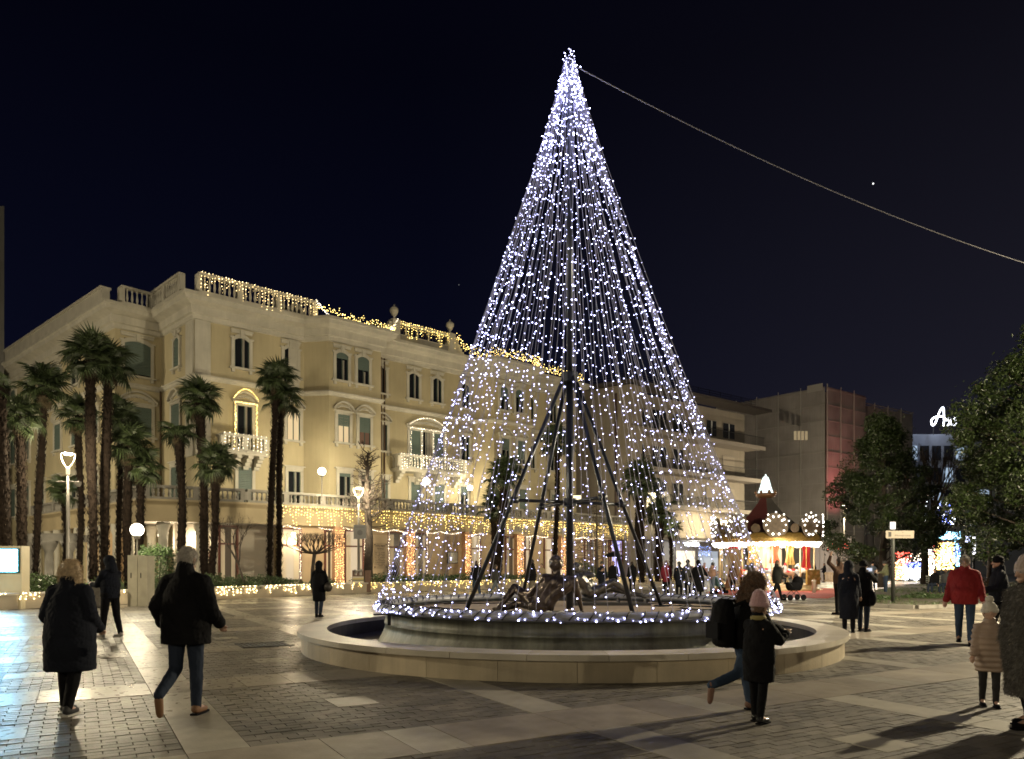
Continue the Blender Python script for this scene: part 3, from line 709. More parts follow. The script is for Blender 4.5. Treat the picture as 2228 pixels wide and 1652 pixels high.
def arc_pts(f, a0, a1, off, zb, rise, n=8):
    return [f.w(a0 + (a1 - a0) * i / n, off, zb + rise * (1 - (2 * i / n - 1) ** 2)) for i in range(n + 1)]
def arch_slab(mb, f, a0, a1, o0, o1, zb, rise, thick, n=8):
    lo = arc_pts(f, a0, a1, o0, zb, rise, n); hi = arc_pts(f, a0, a1, o0, zb + thick, rise, n)
    lo2 = arc_pts(f, a0, a1, o1, zb, rise, n); hi2 = arc_pts(f, a0, a1, o1, zb + thick, rise, n)
    for i in range(n): mb.hexa([lo2[i], lo2[i + 1], lo[i + 1], lo[i], hi2[i], hi2[i + 1], hi[i + 1], hi[i]])
def window(f, off, a0, a1, z0, z1, style, blind=0.0, look='dark', sill=True):
    mb = MB(); w = .2; cxw = (a0 + a1) / 2
    f.box(mb, a0 - w, a0, off + .005, off + .12, z0 - .02, z1 + (.0 if style == 'arch' else .12)); f.box(mb, a1, a1 + w, off + .005, off + .12, z0 - .02, z1 + (.0 if style == 'arch' else .12))
    if style == 'arch':     # flat arched head, ears and keystone
        arch_slab(mb, f, a0 - .0, a1 + .0, off + .005, off + .12, z1 - .2, .2, .26)
        f.box(mb, a0 - w - .08, a0, off + .005, off + .16, z1 - .06, z1 + .03); f.box(mb, a1, a1 + w + .08, off + .005, off + .16, z1 - .06, z1 + .03)
        f.box(mb, a0 - w, a1 + w, off + .005, off + .10, z1 + .27, z1 + .42); f.box(mb, a0 - w - .04, a1 + w + .04, off + .005, off + .17, z1 + .42, z1 + .5)
        f.box(mb, cxw - .12, cxw + .12, off + .10, off + .2, z1 + .02, z1 + .5)
    elif style == 'ped':    # segmental pediment with carved field
        f.box(mb, a0 - w, a1 + w, off + .005, off + .12, z1 + .005, z1 + .2); f.box(mb, a0 - w - .12, a1 + w + .12, off + .005, off + .2, z1 + .2, z1 + .27)
        rise = min(.6, .32 * (a1 - a0 + .6))
        arch_slab(mb, f, a0 - w - .14, a1 + w + .14, off + .005, off + .26, z1 + .3, rise, .11, 10)
        arch_slab(mb, f, a0 - w, a1 + w, off + .005, off + .07, z1 + .27, rise * .55, .32 * rise, 10)
        for q in range(7):   # scrolls in relief
            t = (q - 3) / 3.6; mb.ell(f.w(cxw + t * (a1 - a0 + 2 * w) * .42, off + .10, z1 + .36 + rise * .42 * (1 - t * t)), (.10, .05, .06), 6, 4)
    elif style == 'flat':
        f.box(mb, a0 - w, a1 + w, off + .005, off + .12, z1 + .005, z1 + .2); f.box(mb, a0 - w - .12, a1 + w + .12, off + .005, off + .24, z1 + .3, z1 + .38); f.box(mb, a0 - w, a1 + w, off + .005, off + .16, z1 + .2, z1 + .3)
    if sill:
        f.box(mb, a0 - w - .12, a1 + w + .12, off + .005, off + .22, z0 - .14, z0 - .02)
        for q in (a0 - w + .02, a1 + w - .2): f.box(mb, q, q + .18, off + .005, off + .15, z0 - .34, z0 - .14)
    win = obj('window', mb.mesh('window', M_trim), H)
    mb = MB()
    f.box(mb, a0, a1, off + .004, off + .03, z0 - .02, z1 + .12)
    pm = {'dark': M_glass, 'lit': mat('lit_room_glass', (.2, .17, .12), .3, emis=(1, .75, .42), estr=.55), 'dim': mat('dim_room_glass', (.1, .06, .04), .3, emis=(.9, .45, .3), estr=.05)}[look]
    obj('pane', mb.mesh('pane', pm), win)
    mb = MB(); cx2 = cxw
    f.box(mb, cx2 - .03, cx2 + .03, off + .031, off + .06, z0, z1); f.box(mb, a0 + .0, a0 + .06, off + .031, off + .06, z0, z1); f.box(mb, a1 - .06, a1, off + .031, off + .06, z0, z1)
    obj('frame', mb.mesh('frame', M_shut), win)
    if look == 'dark' and blind < .99:
        mb = MB(); zt = z1 - (z1 - z0) * blind
        for q in range(5):
            u = cxw + (q - 2) * (a1 - a0) * .045 + (a1 - a0) * .06; f.box(mb, u, u + (a1 - a0) * .03, off + .032, off + .045 + .01 * (q % 2), z0, zt)
        obj('curtain', mb.mesh('curtain', M_curt), win)
    if blind > 0:
        mb = MB(); n = max(3, int((z1 - z0) * blind / .11)); h = (z1 - z0) * blind / n
        for q in range(n): f.box(mb, a0 + .01, a1 - .01, off + .04, off + .075 + .012 * (q % 2), z1 + (.1 if style == 'arch' else .0) - (q + 1) * h, z1 + (.1 if style == 'arch' else .0) - q * h - .012)
        obj('blind', mb.mesh('blind', M_blind), win)
    return win
def wpx(f, off, x0, x1, z0, z1, style, **k):
    a0 = f.s(x0, off); a1 = f.s(x1, off); return window(f, off, a0, a1, z0, z1, style, **k)
T0, T1 = 14.0, 15.85     # top storey
for off, x0, x1, bl_ in ((0, 509, 541, 0), (0, 617.5, 645.5, 0), (1.4, 730, 756, .28), (1.4, 776.5, 801.5, .55), (0, 815, 838, 0), (0, 888.5, 910, 0), (0, 940.5, 959, 0), (0, 1003, 1019, 0), (1.4, 1087, 1104, .5), (1.4, 1120, 1136, .4), (0, 1147, 1158, 0), (0, 1194, 1208, .2)):
    wpx(FA, off, x0, x1, T0, T1, 'arch', blind=bl_)
window(FS, 0, 2.4, 3.2, T0, T1, 'arch', blind=1.0); window(FL, 0, .55, 2.15, T0 - .3, T1, 'arch', blind=1.0)
M0, M1_ = 9.85, 11.7      # middle storey
for off, x0, x1, bl_, lk in ((0, 623, 651, .0, 'lit'), (1.4, 733.5, 759, .42, 'lit'), (1.4, 780, 804, .55, 'dim'), (0, 818, 840.5, 0, 'dark'), (0, 1002, 1019, 0, 'dark'), (1.4, 1090, 1106, .5, 'dark'), (1.4, 1124, 1140, .8, 'dark'), (0, 1150, 1161, .3, 'dark'), (0, 1196, 1210, .3, 'dark')):
    wpx(FA, off, x0, x1, M0, M1_, 'ped', blind=bl_, look=lk)
window(FA, 0, FA.s(515), FA.s(547), 8.6, M1_ - .1, 'ped', look='dark', sill=False)
window(FS, 0, 2.0, 3.3, M0, M1_, 'ped', blind=1.0); window(FL, 0, .5, 2.2, M0, M1_, 'ped', blind=1.0)
# triple balcony window
a0, a1 = FA.s(890), FA.s(962)
w_ = (a1 - a0) / 3
tw = window(FA, 0, a0, a1, 8.6, M1_ - .1, 'ped', blind=0, look='dark', sill=False)
mb = MB()
for q in (0, 2): FA.box(mb, a0 + q * w_ + .06, a0 + (q + 1) * w_ - .1, .07, .1, 8.6, M1_ - .1)
obj('shutter', mb.mesh('shutter', M_blind), tw)
mb = MB()
for q in (1, 2): FA.box(mb, a0 + q * w_ - .09, a0 + q * w_ + .09, .06, .2, 8.6, M1_)
obj('mullion', mb.mesh('mullion', M_trim), tw)
B0, B1 = 5.55, 7.75       # storey above the terrace
for off, x0, x1, bl_, lk in ((0, 517, 547, .75, 'dark'), (0, 625.5, 652, 0, 'dark'), (1.4, 736.5, 761, .1, 'dark'), (1.4, 785, 806, .1, 'dark'), (0, 818, 842, .9, 'dark'), (0, 892.5, 913, 1.0, 'dark'), (0, 944, 964, 1.0, 'dark'), (0, 1000, 1016, .3, 'dark'), (1.4, 1094, 1110, .9, 'dark'), (1.4, 1128, 1143, .9, 'dark'), (0, 1198, 1212, .3, 'lit')):
    wpx(FA, off, x0, x1, B0, B1, 'flat', blind=bl_, look=lk, sill=False)
window(FS, 0, 2.0, 3.4, B0, B1, 'flat', blind=1.0, sill=False); window(FL, 0, .5, 2.2, B0, B1, 'flat', blind=1.0, sill=False)
for k in range(11):       # west wing
    s_ = LWL - 2.6 - k * 3.6
    for z0, z1, st in ((T0, T1, 'arch'), (M0, M1_, 'ped'), (B0, B1, 'flat')):
        window(FW, 0, s_ - 1.3, s_, z0, z1, st, blind=1.0 if (k + int(z0)) % 3 else .5)

def baluster_run(parent, f, a0, a1, off, z0, z1, name='balustrade', m_=None, pitch=.29, piers=None, th=.26):
    m_ = m_ or M_trim; mb = MB(); L = a1 - a0
    f.box(mb, a0, a1, off - th / 2, off + th / 2, z0, z0 + .14); f.box(mb, a0 - .04, a1 + .04, off - th / 2 - .05, off + th / 2 + .05, z1 - .15, z1)
    np_ = piers if piers is not None else max(1, round(L / 2.6))
    for k in range(np_ + 1):
        c = a0 + L * k / np_; f.box(mb, c - .17, c + .17, off - th / 2 - .02, off + th / 2 + .02, z0 + .14, z1 - .15)
    o = obj(name, mb.mesh(name, m_), parent)
    mb = MB(); h = z1 - z0 - .29
    for k in range(np_):
        c0 = a0 + L * k / np_ + .2; c1 = a0 + L * (k + 1) / np_ - .2; n = max(2, round((c1 - c0) / pitch))
        for q in range(n):
            p = f.w(c0 + (c1 - c0) * (q + .5) / n, off, z0 + .14)
            mb.lathe([(.075, 0), (.045, .06 * h), (.085, .3 * h), (.07, .45 * h), (.038, .75 * h), (.07, .95 * h), (.07, h)], 6, p, cap=False)
    tag(obj('balusters', mb.mesh('balusters', m_, True), o), kind='stuff')
    return o
baluster_run(H, FA, .0, 7.5, .75, zc, 19.05)
baluster_run(H, FS, .2, LS, .75, zc, 19.05)
baluster_run(H, FL, .1, 2.6, .75, zc, 18.95)
# plain parapet of the west wing, low parapets, central parapet with urns and lettering
mb = MB(); FW.box(mb, 0, LWL, .3, .75, zc, 18.75); FW.box(mb, 0, LWL, .2, .85, 18.75, 18.9); obj('parapet', mb.mesh('parapet', M_trim), H)
c0, c1 = FA.s(849), FA.s(970)
mb = MB(); FA.box(mb, c0, c1, .35, .65, zc, 18.35); FA.box(mb, c0, c1, .28, .72, 19.05, 19.2)
for q in (c0, c1): FA.box(mb, q - .3, q + .3, .25, .85, zc, 19.3)
for k in range(1, 5): q = c0 + (c1 - c0) * k / 5; FA.box(mb, q - .05, q + .05, .42, .55, 18.35, 19.05)
for q, sgn in ((c0 - .3, -1), (c1 + .3, 1)):   # side volutes
    for k in range(5): FA.box(mb, min(q, q + sgn * (.9 - k * .17)), max(q, q + sgn * (.9 - k * .17)), .4, .7, zc + k * .25, zc + (k + 1) * .25)
pp = obj('roof_parapet', mb.mesh('roof_parapet', M_trim), H)
mb = MB(); FA.box(mb, c0, c1, .655, .67, zc + .05, 18.3); obj('parapet_panel', mb.mesh('parapet_panel', M_trimg), pp)
for q in (c0, c1):
    p = FA.w(q, .5, 19.3); mb = MB(); mb.lathe([(.22, 0), (.22, .08), (.08, .12), (.08, .24), (.2, .4), (.31, .62), (.30, .8), (.2, .92), (.06, 1.0), (.05, 1.1), (.01, 1.15)], 12, p, cap=True)
    obj('urn', mb.mesh('urn', M_trim, True), H)
def text_mesh(body, size, depth, m_, align='CENTER', name='lettering'):
    cu_ = bpy.data.curves.new('t', 'FONT'); cu_.body = body; cu_.size = size; cu_.extrude = depth; cu_.align_x = align; cu_.align_y = 'CENTER'; cu_.resolution_u = 2
    o = bpy.data.objects.new('t', cu_); COL.objects.link(o)
    dg_ = bpy.context.evaluated_depsgraph_get(); me = bpy.data.meshes.new_from_object(o.evaluated_get(dg_)); me.name = name
    bpy.data.objects.remove(o); me.materials.clear(); me.materials.append(m_); return me
def text_on(f, s_, off, z, body, size, m_, parent, width=None, depth=.02, name='lettering'):
    me = text_mesh(body, size, depth, m_, name=name)
    o = bpy.data.objects.new(name, me); COL.objects.link(o)
    sx_ = 1.0
    if width: 
        xs = [v.co.x for v in me.vertices]; sx_ = width / max(.01, max(xs) - min(xs))
    ax = Vector((f.d.x, f.d.y, 0)); ay = Vector((0, 0, 1)); az = Vector((f.n.x, f.n.y, 0)); p = f.w(s_, off, z)
    M = Matrix(((ax.x * sx_, ay.x, az.x, p.x), (ax.y * sx_, ay.y, az.y, p.y), (ax.z * sx_, ay.z, az.z, p.z), (0, 0, 0, 1)))
    if parent: o.parent = parent; M = world_of(parent).inverted() @ M
    o.matrix_basis = M; return o
M_ink = mat('dark_lettering', (.03, .025, .02), .5)
text_on(FA, (c0 + c1) / 2, .5, 18.7, 'TRIESTE  VICTORIA', .75, M_ink, pp, width=(c1 - c0) * .92, depth=.03)
mb = MB()    # small dormer with sawtooth verge behind the roof edge
dx0, dx1 = FA.s(612, -3), FA.s(673, -3); dm = (dx0 + dx1) / 2; z0 = 18.9; zt = 20.3
vs = [FA.w(dx0, -3, z0), FA.w(dx1, -3, z0), FA.w(dm, -3, zt), FA.w(dx0, -7, z0), FA.w(dx1, -7, z0), FA.w(dm, -7, zt)]
mb.add(vs, [(0, 1, 2), (3, 5, 4), (0, 2, 5, 3), (1, 4, 5, 2), (0, 3, 4, 1)]); FA.box(mb, dx0 + .3, dx1 - .3, -6.5, -3.1, 17.7, z0)
dor = obj('dormer', mb.mesh('dormer', mat('dark_roof', (.03, .028, .028), .8)), H)
mb = MB()
for k in range(14):
    t = (k + .5) / 14; a = dx0 + (dx1 - dx0) * t; z = z0 + (zt - z0) * (1 - abs(2 * t - 1)); FA.box(mb, a - .06, a + .06, -2.98, -2.9, z - .35, z + .03)
tag(obj('verge_teeth', mb.mesh('verge_teeth', M_trim), dor), kind='stuff')

# terrace over the ground floor
TP = [(-36.0, 56.0), (-20.1, 40.7), (-15.5, 43.3), fp(11.3, 3.85), fp(24.3, 2.9), fp(38.0, 2.4)]
M_soff = mat('white_soffit', (.6, .57, .52), .6)
tm = MB(); sweep(tm, TP, [(-.35, 4.02), (.0, 4.02), (.0, 4.15), (.05, 4.9), (.12, 4.98), (.22, 5.05), (.3, 5.12), (.3, 5.22), (-.35, 5.22)])
obj('terrace_fascia', tm.mesh('terrace_fascia', mat('fascia_stucco', (.38, .31, .19), .7, var=.1, scale=.8)), H)
tm = MB(); tm.add([(x, y, 5.15) for x, y in TP] + [fp(38, -.0) + (5.15,), fp(0, -.3) + (5.15,), (-23.2, 49, 5.15), (-25.1, 46.6, 5.15), (-40, 61, 5.15)], [tuple(range(len(TP) + 5))])
tm.add([(x, y, 4.05) for x, y in offset_path(TP, -.3)] + [fp(38, -.0) + (4.05,), fp(0, -.3) + (4.05,), (-23.2, 49, 4.05), (-25.1, 46.6, 4.05), (-40, 61, 4.05)], [tuple(range(len(TP) + 5))])
obj('terrace_slab', tm.mesh('terrace_slab', M_soff), H)
for i in range(len(TP) - 1):
    a = Vector(TP[i]); b = Vector(TP[i + 1]); f = Frame(a, b - a)
    baluster_run(H, f, .1, (b - a).length - .1, .0, 5.22, 6.0, 'terrace_balustrade', M_trimg, pitch=.27)
# enclosed veranda wall (ground floor) and scalloped valance
VS = fp(4.2, 3.55); VE = fp(38.0, 2.1)
FV = Frame(VS, Vector(VE) - Vector(VS)); LV = (Vector(VE) - Vector(VS)).length
M_ver = mat('sand_stone_wall', (.45, .33, .20), .65, var=.1, scale=1.1, bump=.1, bscale=14)
vm = MB(); FV.box(vm, -.2, LV, -.35, 0, 0, 4.02); obj('veranda_wall', vm.mesh('veranda_wall', M_ver), H)
k = 0; s_ = 2.2
while s_ < LV - 2.5:   # grey scalloped valances hung below the fascia
    off = .28; mb = MB(); L = 2.5
    for q in range(10):
        t0, t1 = q / 10, (q + 1) / 10
        h0 = .62 * math.sin(math.pi * t0) ** .8 if 0 < t0 < 1 else 0; h1 = .62 * math.sin(math.pi * t1) ** .8 if 0 < t1 < 1 else 0
        FVo = FV
        mb.hexa([FV.w(s_ + L * t0, off + .02, 4.2), FV.w(s_ + L * t1, off + .02, 4.2), FV.w(s_ + L * t1, off, 4.2), FV.w(s_ + L * t0, off, 4.2), FV.w(s_ + L * t0, off + .02, 4.2 + h0), FV.w(s_ + L * t1, off + .02, 4.2 + h1), FV.w(s_ + L * t1, off, 4.2 + h1), FV.w(s_ + L * t0, off, 4.2 + h0)])
    obj('valance', mb.mesh('valance', mat('grey_carved_panel', (.24, .225, .20), .7, var=.3, scale=5)), H); s_ += 4.1
def opening(x0, x1, z1=3.75, kind='door', look=None):
    a0, a1 = FV.s(x0), FV.s(x1); mb = MB(); off = .0
    FV.box(mb, a0 - .12, a0, .005, .10, .2, z1 + .1); FV.box(mb, a1, a1 + .12, .005, .10, .2, z1 + .1); FV.box(mb, a0, a1, .005, .10, z1, z1 + .1)
    FV.box(mb, a0, a1, .03, .08, 2.75, 2.85); n = max(1, round((a1 - a0) / .9))
    for q in range(1, n): c = a0 + (a1 - a0) * q / n; FV.box(mb, c - .05, c + .05, .03, .08, .2, z1)
    o = obj('glazed_door' if kind == 'door' else 'shop_window', mb.mesh('door', M_wood), H)
    mb = MB(); FV.box(mb, a0, a1, .004, .02, .2, z1)
    obj('pane', mb.mesh('pane', look or mat('warm_interior_glass', (.12, .09, .06), .2, emis=(1.0, .70, .40), estr=.16, var=.0)), o)
    # chandelier / curtain swags glimpsed inside
    mb = MB(); FV.box(mb, a0 + .05, a0 + .3 * (a1 - a0) / n, .021, .03, .25, z1 - .1); FV.box(mb, a1 - .3 * (a1 - a0) / n, a1 - .05, .021, .03, .25, z1 - .1)
    obj('drape', mb.mesh('drape', mat('cream_drape', (.5, .42, .3), .9, emis=(1, .75, .45), estr=.12)), o)
    return a0, a1
M_inner = mat('bright_lobby_glass', (.2, .17, .12), .2, emis=(1.0, .80, .55), estr=.45)
M_dimg = mat('dusky_glass', (.03, .025, .02), .15, emis=(1, .7, .4), estr=.05)
openings = [(478, 513, M_dimg), (608, 651, M_inner), (708, 723, M_dimg), (751, 787, M_inner), (846, 879, M_dimg), (902, 926, M_dimg), (1024, 1042, M_inner), (1100, 1121, M_dimg), (1142, 1150, M_inner), (1184, 1215, M_inner), (1231, 1236, M_dimg), (1272, 1294, M_dimg), (1312, 1322, M_dimg), (1328, 1351, mat('purple_screen', (.1, .1, .2), .3, emis=(.45, .42, 1.0), estr=1.6))]
oph = [opening(a, b, look=m_) for a, b, m_ in openings]
# stone plaque and small framed notice
s0, s1 = FV.s(811), FV.s(841)
mb = MB(); FV.box(mb, s0 - .1, s1 + .1, .005, .03, .6, 3.6); pq = obj('wall_panel', mb.mesh('wall_panel', mat('light_panel', (.52, .40, .26), .5)), H)
mb = MB(); FV.box(mb, s0, s1, .03, .07, 1.35, 3.05); pl = obj('plaque', mb.mesh('plaque', mat('plaque_stone', (.42, .32, .21), .4, var=.12, scale=4)), pq)
for k in range(11):
    mb = MB(); w = (s1 - s0) * (.62 if k < 2 else R.uniform(.68, .8)); c = (s0 + s1) / 2
    if k == 0: text_on(FV, c, .075, 2.86, 'HOTEL TRIESTE', .16, M_ink, pq, width=(s1 - s0) * .7, depth=.003)
    elif k == 1: text_on(FV, c, .075, 2.66, 'VICTORIA', .13, M_ink, pq, width=(s1 - s0) * .5, depth=.003)
mb = MB()
for k in range(9):
    z = 2.42 - k * .11; wv = (s1 - s0) * .7; c = (s0 + s1) / 2; n = 9
    for q in range(n):
        if R.random() < .15: continue
        FV.box(mb, c - wv / 2 + wv * q / n, c - wv / 2 + wv * (q + R.uniform(.5, .85)) / n, .071, .0735, z - .018, z + .018)
tag(obj('engraved_lines', mb.mesh('engraved_lines', M_ink), pq), kind='stuff')
for a in (s0 + .1, s1 - .1):
    for z in (1.45, 2.95): mb = MB(); FV.box(mb, a - .035, a + .035, .07, .1, z - .035, z + .035); obj('rosette', mb.mesh('rosette', M_ink), pq)
s0, s1 = FV.s(972), FV.s(995); mb = MB(); FV.box(mb, s0, s1, .005, .05, 1.7, 2.55); nb_ = obj('notice_frame', mb.mesh('notice_frame', M_ink), H)
mb = MB(); FV.box(mb, s0 + .06, s1 - .06, .05, .06, 1.76, 2.49); obj('notice_sheet', mb.mesh('notice_sheet', mat('sheet', (.6, .58, .5), .6)), nb_)
# open portico at the corner: columns, beam, lit ceiling
mb = MB()
for x, Yc in ((355, 42.0), (436, 43.0), (330, 45.5), (466, 43.6)):
    c = P(x, YH, Yc); mb = MB(); mb.lathe([(.34, 0), (.34, .15), (.26, .25), (.25, 3.3), (.30, 3.4), (.27, 3.5), (.36, 3.75), (.36, 4.0)], 16, (c.x, c.y, 0)); obj('portico_column', mb.mesh('portico_column', M_trim, True), H)
M_port = mat('portico_plaster', (.55, .50, .42), .7)
mb = MB(); FP = Frame(fp(-1.5, 1.2), d_f); FP.box(mb, 0, 6, -.3, 0, 0, 4.0); obj('portico_wall', mb.mesh('portico_wall', M_port), H)
mb = MB(); FP.box(mb, 1.2, 1.9, .005, .12, 0, 3.4); FP.box(mb, 2.9, 3.6, .005, .12, 0, 3.4); FP.box(mb, 1.2, 3.6, .005, .12, 3.4, 3.7); obj('portal', mb.mesh('portal', M_trim), H)
mb = MB(); FP.box(mb, 1.9, 2.9, .005, .05, 0, 3.4); obj('door', mb.mesh('door', M_wood), H)

# ------------------------------------------------------------------ ceiling lanterns of the portico and veranda
def lantern(x, y, Yd, label, power=30, r=.17):
    c = P(x, y, Yd); root = tag(empty('hanging_lantern', c), label, 'lantern', 'globe lanterns along the hotel front')
    mb = MB(); mb.tube([c + Vector((0, 0, r)), c + Vector((0, 0, max(.3, 4.02 - c.z)))], .012, 4); obj('chain', mb.mesh('chain', M_ink), root)
    mb = MB(); mb.ell(c, (r, r, r * 1.15), 10, 8); obj('glass_globe', mb.mesh('glass_globe', emit('lantern_glow', (1, .86, .62), 6.0)), root)
    mb = MB()
    for k in range(6):
        a = k * math.pi / 3; mb.tube([c + Vector((r * 1.04 * math.sin(math.pi * q / 6) * math.cos(a), r * 1.04 * math.sin(math.pi * q / 6) * math.sin(a), r * 1.2 * math.cos(math.pi * q / 6))) for q in range(7)], .01, 3)
    obj('cage', mb.mesh('cage', mat('dark_cage', (.1, .08, .05), .5, .5)), root)
    point_light('glow', c + Vector((0, 0, -.45)), power, WARM, .2, root)
for (x, y, Yd, lb, pw) in ((350, 1164, 43.3, 'round lantern hanging in the portico, left of the thick palm trunk', 130), (428, 1162, 43.6, 'round lantern behind the two palm trunks right of the portico', 100),
    (638, 1165, 45.3, 'round lantern over the clipped tree near the hotel', 90), (782, 1169, 49.2, 'round lantern behind the lamp post with the grey sign', 90), (917, 1171, 53.0, 'round lantern beside the second amber pillar', 80),
    (1101, 1171, 59.5, 'round lantern left of the seated statue head', 70), (1301, 1170, 66.5, 'round lantern behind the thin larch', 70), (1136, 1166, 60.0, 'round lantern beside the third amber pillar', 50)):
    lantern(x, y, Yd, lb, pw * (1.0 if x < 500 else 2.0))
# west arcade of the hotel, warm and lit
mb = MB()
for k in range(9):
    t = 2.0 + k * 2.3; p = Vector((-20.1, 40.7)) + (Vector((-36, 56)) - Vector((-20.1, 40.7))).normalized() * t
    mb = MB(); mb.lathe([(.3, 0), (.3, .1), (.22, .2), (.2, 3.3), (.3, 3.6), (.3, 4.0)], 12, (p.x, p.y, 0)); obj('arcade_column', mb.mesh('arcade_column', M_trim, True), H)
mb = MB(); FWW = Frame((-39, 53.5 + 6.5), (Vector((-24.2, 45.8)) - Vector((-39, 60)))); FWW.box(mb, 0, 20.5, -.3, 0, 0, 4.02); obj('arcade_wall', mb.mesh('arcade_wall', mat('apricot_plaster', (.6, .42, .24), .7)), H)
for k, t in enumerate((6.0, 12.0)):
    p = Vector((-21.2, 43.8)) + (Vector((-36, 56)) - Vector((-20.1, 40.7))).normalized() * t
    root = tag(empty('ceiling_lamp', (p.x, p.y, 3.9)), ['warm ceiling lamp in the arcade nearer the portico', 'warm ceiling lamp at the far left of the arcade'][k], 'ceiling lamp')
    mb = MB(); mb.lathe([(.16, 3.86), (.18, 3.95), (.18, 4.03)], 10, (p.x, p.y, 0)); obj('shade', mb.mesh('shade', emit('ceiling_glow', (1, .7, .36), 5)), root)
    point_light('glow', (p.x, p.y, 3.6), 330, (1, .62, .28), .15, root)

# ------------------------------------------------------------------ decorative lights on the hotel
def lights(name, pts, m_, label, r=.035, cat='string lights', group=None, wire=None):
    c = np.mean(np.array([tuple(p) for p in pts]), 0); root = tag(empty(name, tuple(c)), label, cat, group)
    mb = MB()
    if wire: 
        for w in wire: mb.tube(w, .008, 3, cap=False)
        obj('cable', mb.mesh('cable', M_wire), root)
    tag(obj('bulbs', bulbs_mesh([tuple(p) for p in pts], r * .8, m_), root), kind='stuff'); return root
def curtain(f, a0, a1, off, z, drop, pitch=.2, dz=.19, bunch=True):
    out = []; wires = [[f.w(a0, off, z), f.w(a1, off, z)]]; n = int((a1 - a0) / pitch)
    for k in range(n):
        a = a0 + (k + .5) * (a1 - a0) / n; L = drop * (R.choice((.25, .45, .7, 1.0)) if bunch else R.uniform(.6, 1)); q = 0.0
        out.append(f.w(a + R.uniform(-.05, .05), off, z + R.uniform(-.03, .03)))
        x = a
        while q < L:
            q += dz * R.uniform(.7, 1.4); x += R.uniform(-.04, .04); out.append(f.w(x, off + R.uniform(-.03, .05), z - q))
    return out, wires
p_, w_l = curtain(FA, 0, 7.6, .98, 19.05, 1.15); lights('light_curtain', p_, M_warm, 'warm light curtain over the balustrade at the roof corner', .032, group='roof light curtains', wire=w_l)
# sloping run, low roof edge
pts = []; rp2 = [fp(7.6, .98), fp(8.3, 2.3), fp(12.8, 2.3), fp(13.0, 1.0), fp(c0 - .6, 1.0)]
for k, p in enumerate(arclen_points(rp2, .045)):
    pts.append((p.x + R.uniform(-.06, .06), p.y, 17.95 + abs(R.gauss(0, .18)) + (.7 * max(0, 1 - k / 40)) - R.uniform(0, .12)))
lights('light_garland', pts, M_gold, 'golden light garland lying along the low roof edge', .032, group='roof light curtains')
pts = [FA.w(7.5 + .6 * t, 1.0 + .6 * t, 19.05 - 1.0 * t + R.uniform(-.1, .1)) for t in [i / 25 for i in range(26)]] + [FA.w(c0 - 1.4 + 1.4 * t, 1.0, 18.0 + 1.2 * t * t + R.uniform(-.1, .1)) for t in [i / 30 for i in range(31)]]
lights('light_garland', pts, M_pale, 'short bright garland climbing to the left urn of the parapet', .032, group='roof light curtains')
p_, w_l = curtain(FA, c0, c1 + .3, .8, 19.22, .95, .17); lights('light_curtain', p_, M_gold, 'golden light curtain over the lettered parapet between two urns', .032, group='roof light curtains', wire=w_l)
pts = []
for k, p in enumerate(arclen_points([fp(c1 + .3, 1.0), fp(21.6, 1.0), fp(22.6, 2.3), fp(26.8, 2.3), fp(27.2, 1.0), fp(33.4, 1.0)], .035)):
    z = 18.0 + abs(R.gauss(0, .25)) if k % 2 else 17.9 + R.uniform(0, .8); pts.append((p.x + R.uniform(-.06, .06), p.y, z + .9 * max(0, 1 - k / 25)))
lights('light_garland', pts, M_gold, 'golden light garland on the roof edge behind the light tree', .032, group='roof light curtains')
# balconies
def balcony(a0, a1, depth, label):
    mb = MB(); FA.box(mb, a0, a1, .01, depth, 8.38, 8.6); FA.box(mb, a0 - .05, a1 + .05, .01, depth + .08, 8.52, 8.6)
    for k in range(4):
        c = a0 + .4 + (a1 - a0 - .8) * k / 3
        for q in range(4): FA.box(mb, c - .16, c + .16, .01, depth * (.95 - q * .22), 8.38 - (q + 1) * .2, 8.38 - q * .2)
    b = obj('balcony', mb.mesh('balcony', M_trim), H)
    baluster_run(H, FA, a0 + .1, a1 - .1, depth - .14, 8.6, 9.62, 'balcony_balustrade', M_trim, .25, 2, .2)
    for a in (a0 + .1, a1 - .1):
        mb = MB(); FA.box(mb, a - .1, a + .1, .1, depth - .3, 9.5, 9.62)
        for q in range(3): 
            p = FA.w(a, .25 + q * .28, 8.6); mb.lathe([(.07, 0), (.045, .1), (.08, .3), (.038, .7), (.07, .9)], 6, p, cap=False)
        obj('balcony_side', mb.mesh('balcony_side', M_trim), b)
    p_, w_l = curtain(FA, a0, a1, depth + .06, 9.62, .95, .27, .19, False)
    lights('light_curtain', p_, M_pale, label, .034, group='balcony light curtains', wire=w_l)
ba0, ba1 = FA.s(480, .9), FA.s(580, .9); balcony(ba0, ba1, 1.15, 'pale light curtain on the left balcony beside the double palm')
bb0, bb1 = FA.s(864, .9), FA.s(1010, .9); balcony(bb0, bb1, 1.15, 'dense pale light curtain on the wide balcony left of the light tree')
def outline(a0, a1, z0, z1, step, m_, label, off=.3, arch=True, group='window light outlines', extra=(), r=.03):
    pts = []
    for z in np.arange(z0, z1, step): 
        for a in (a0, a1) + tuple(extra): pts.append(FA.w(a + R.uniform(-.04, .04), off, z + R.uniform(-.02, .02)))
    for a in np.arange(a0, a1, step): pts.append(FA.w(a, off, z1 + R.uniform(-.03, .03)))
    if arch:
        n = int((a1 - a0) / step * 1.3)
        for k in range(n + 1): t = k / n; pts.append(FA.w(a0 - .1 + (a1 - a0 + .2) * t, off + .05, z1 + .25 + .62 * (1 - (2 * t - 1) ** 2)))
    lights('light_outline', pts, m_, label, r, group=group)
wa0, wa1 = FA.s(512), FA.s(550)
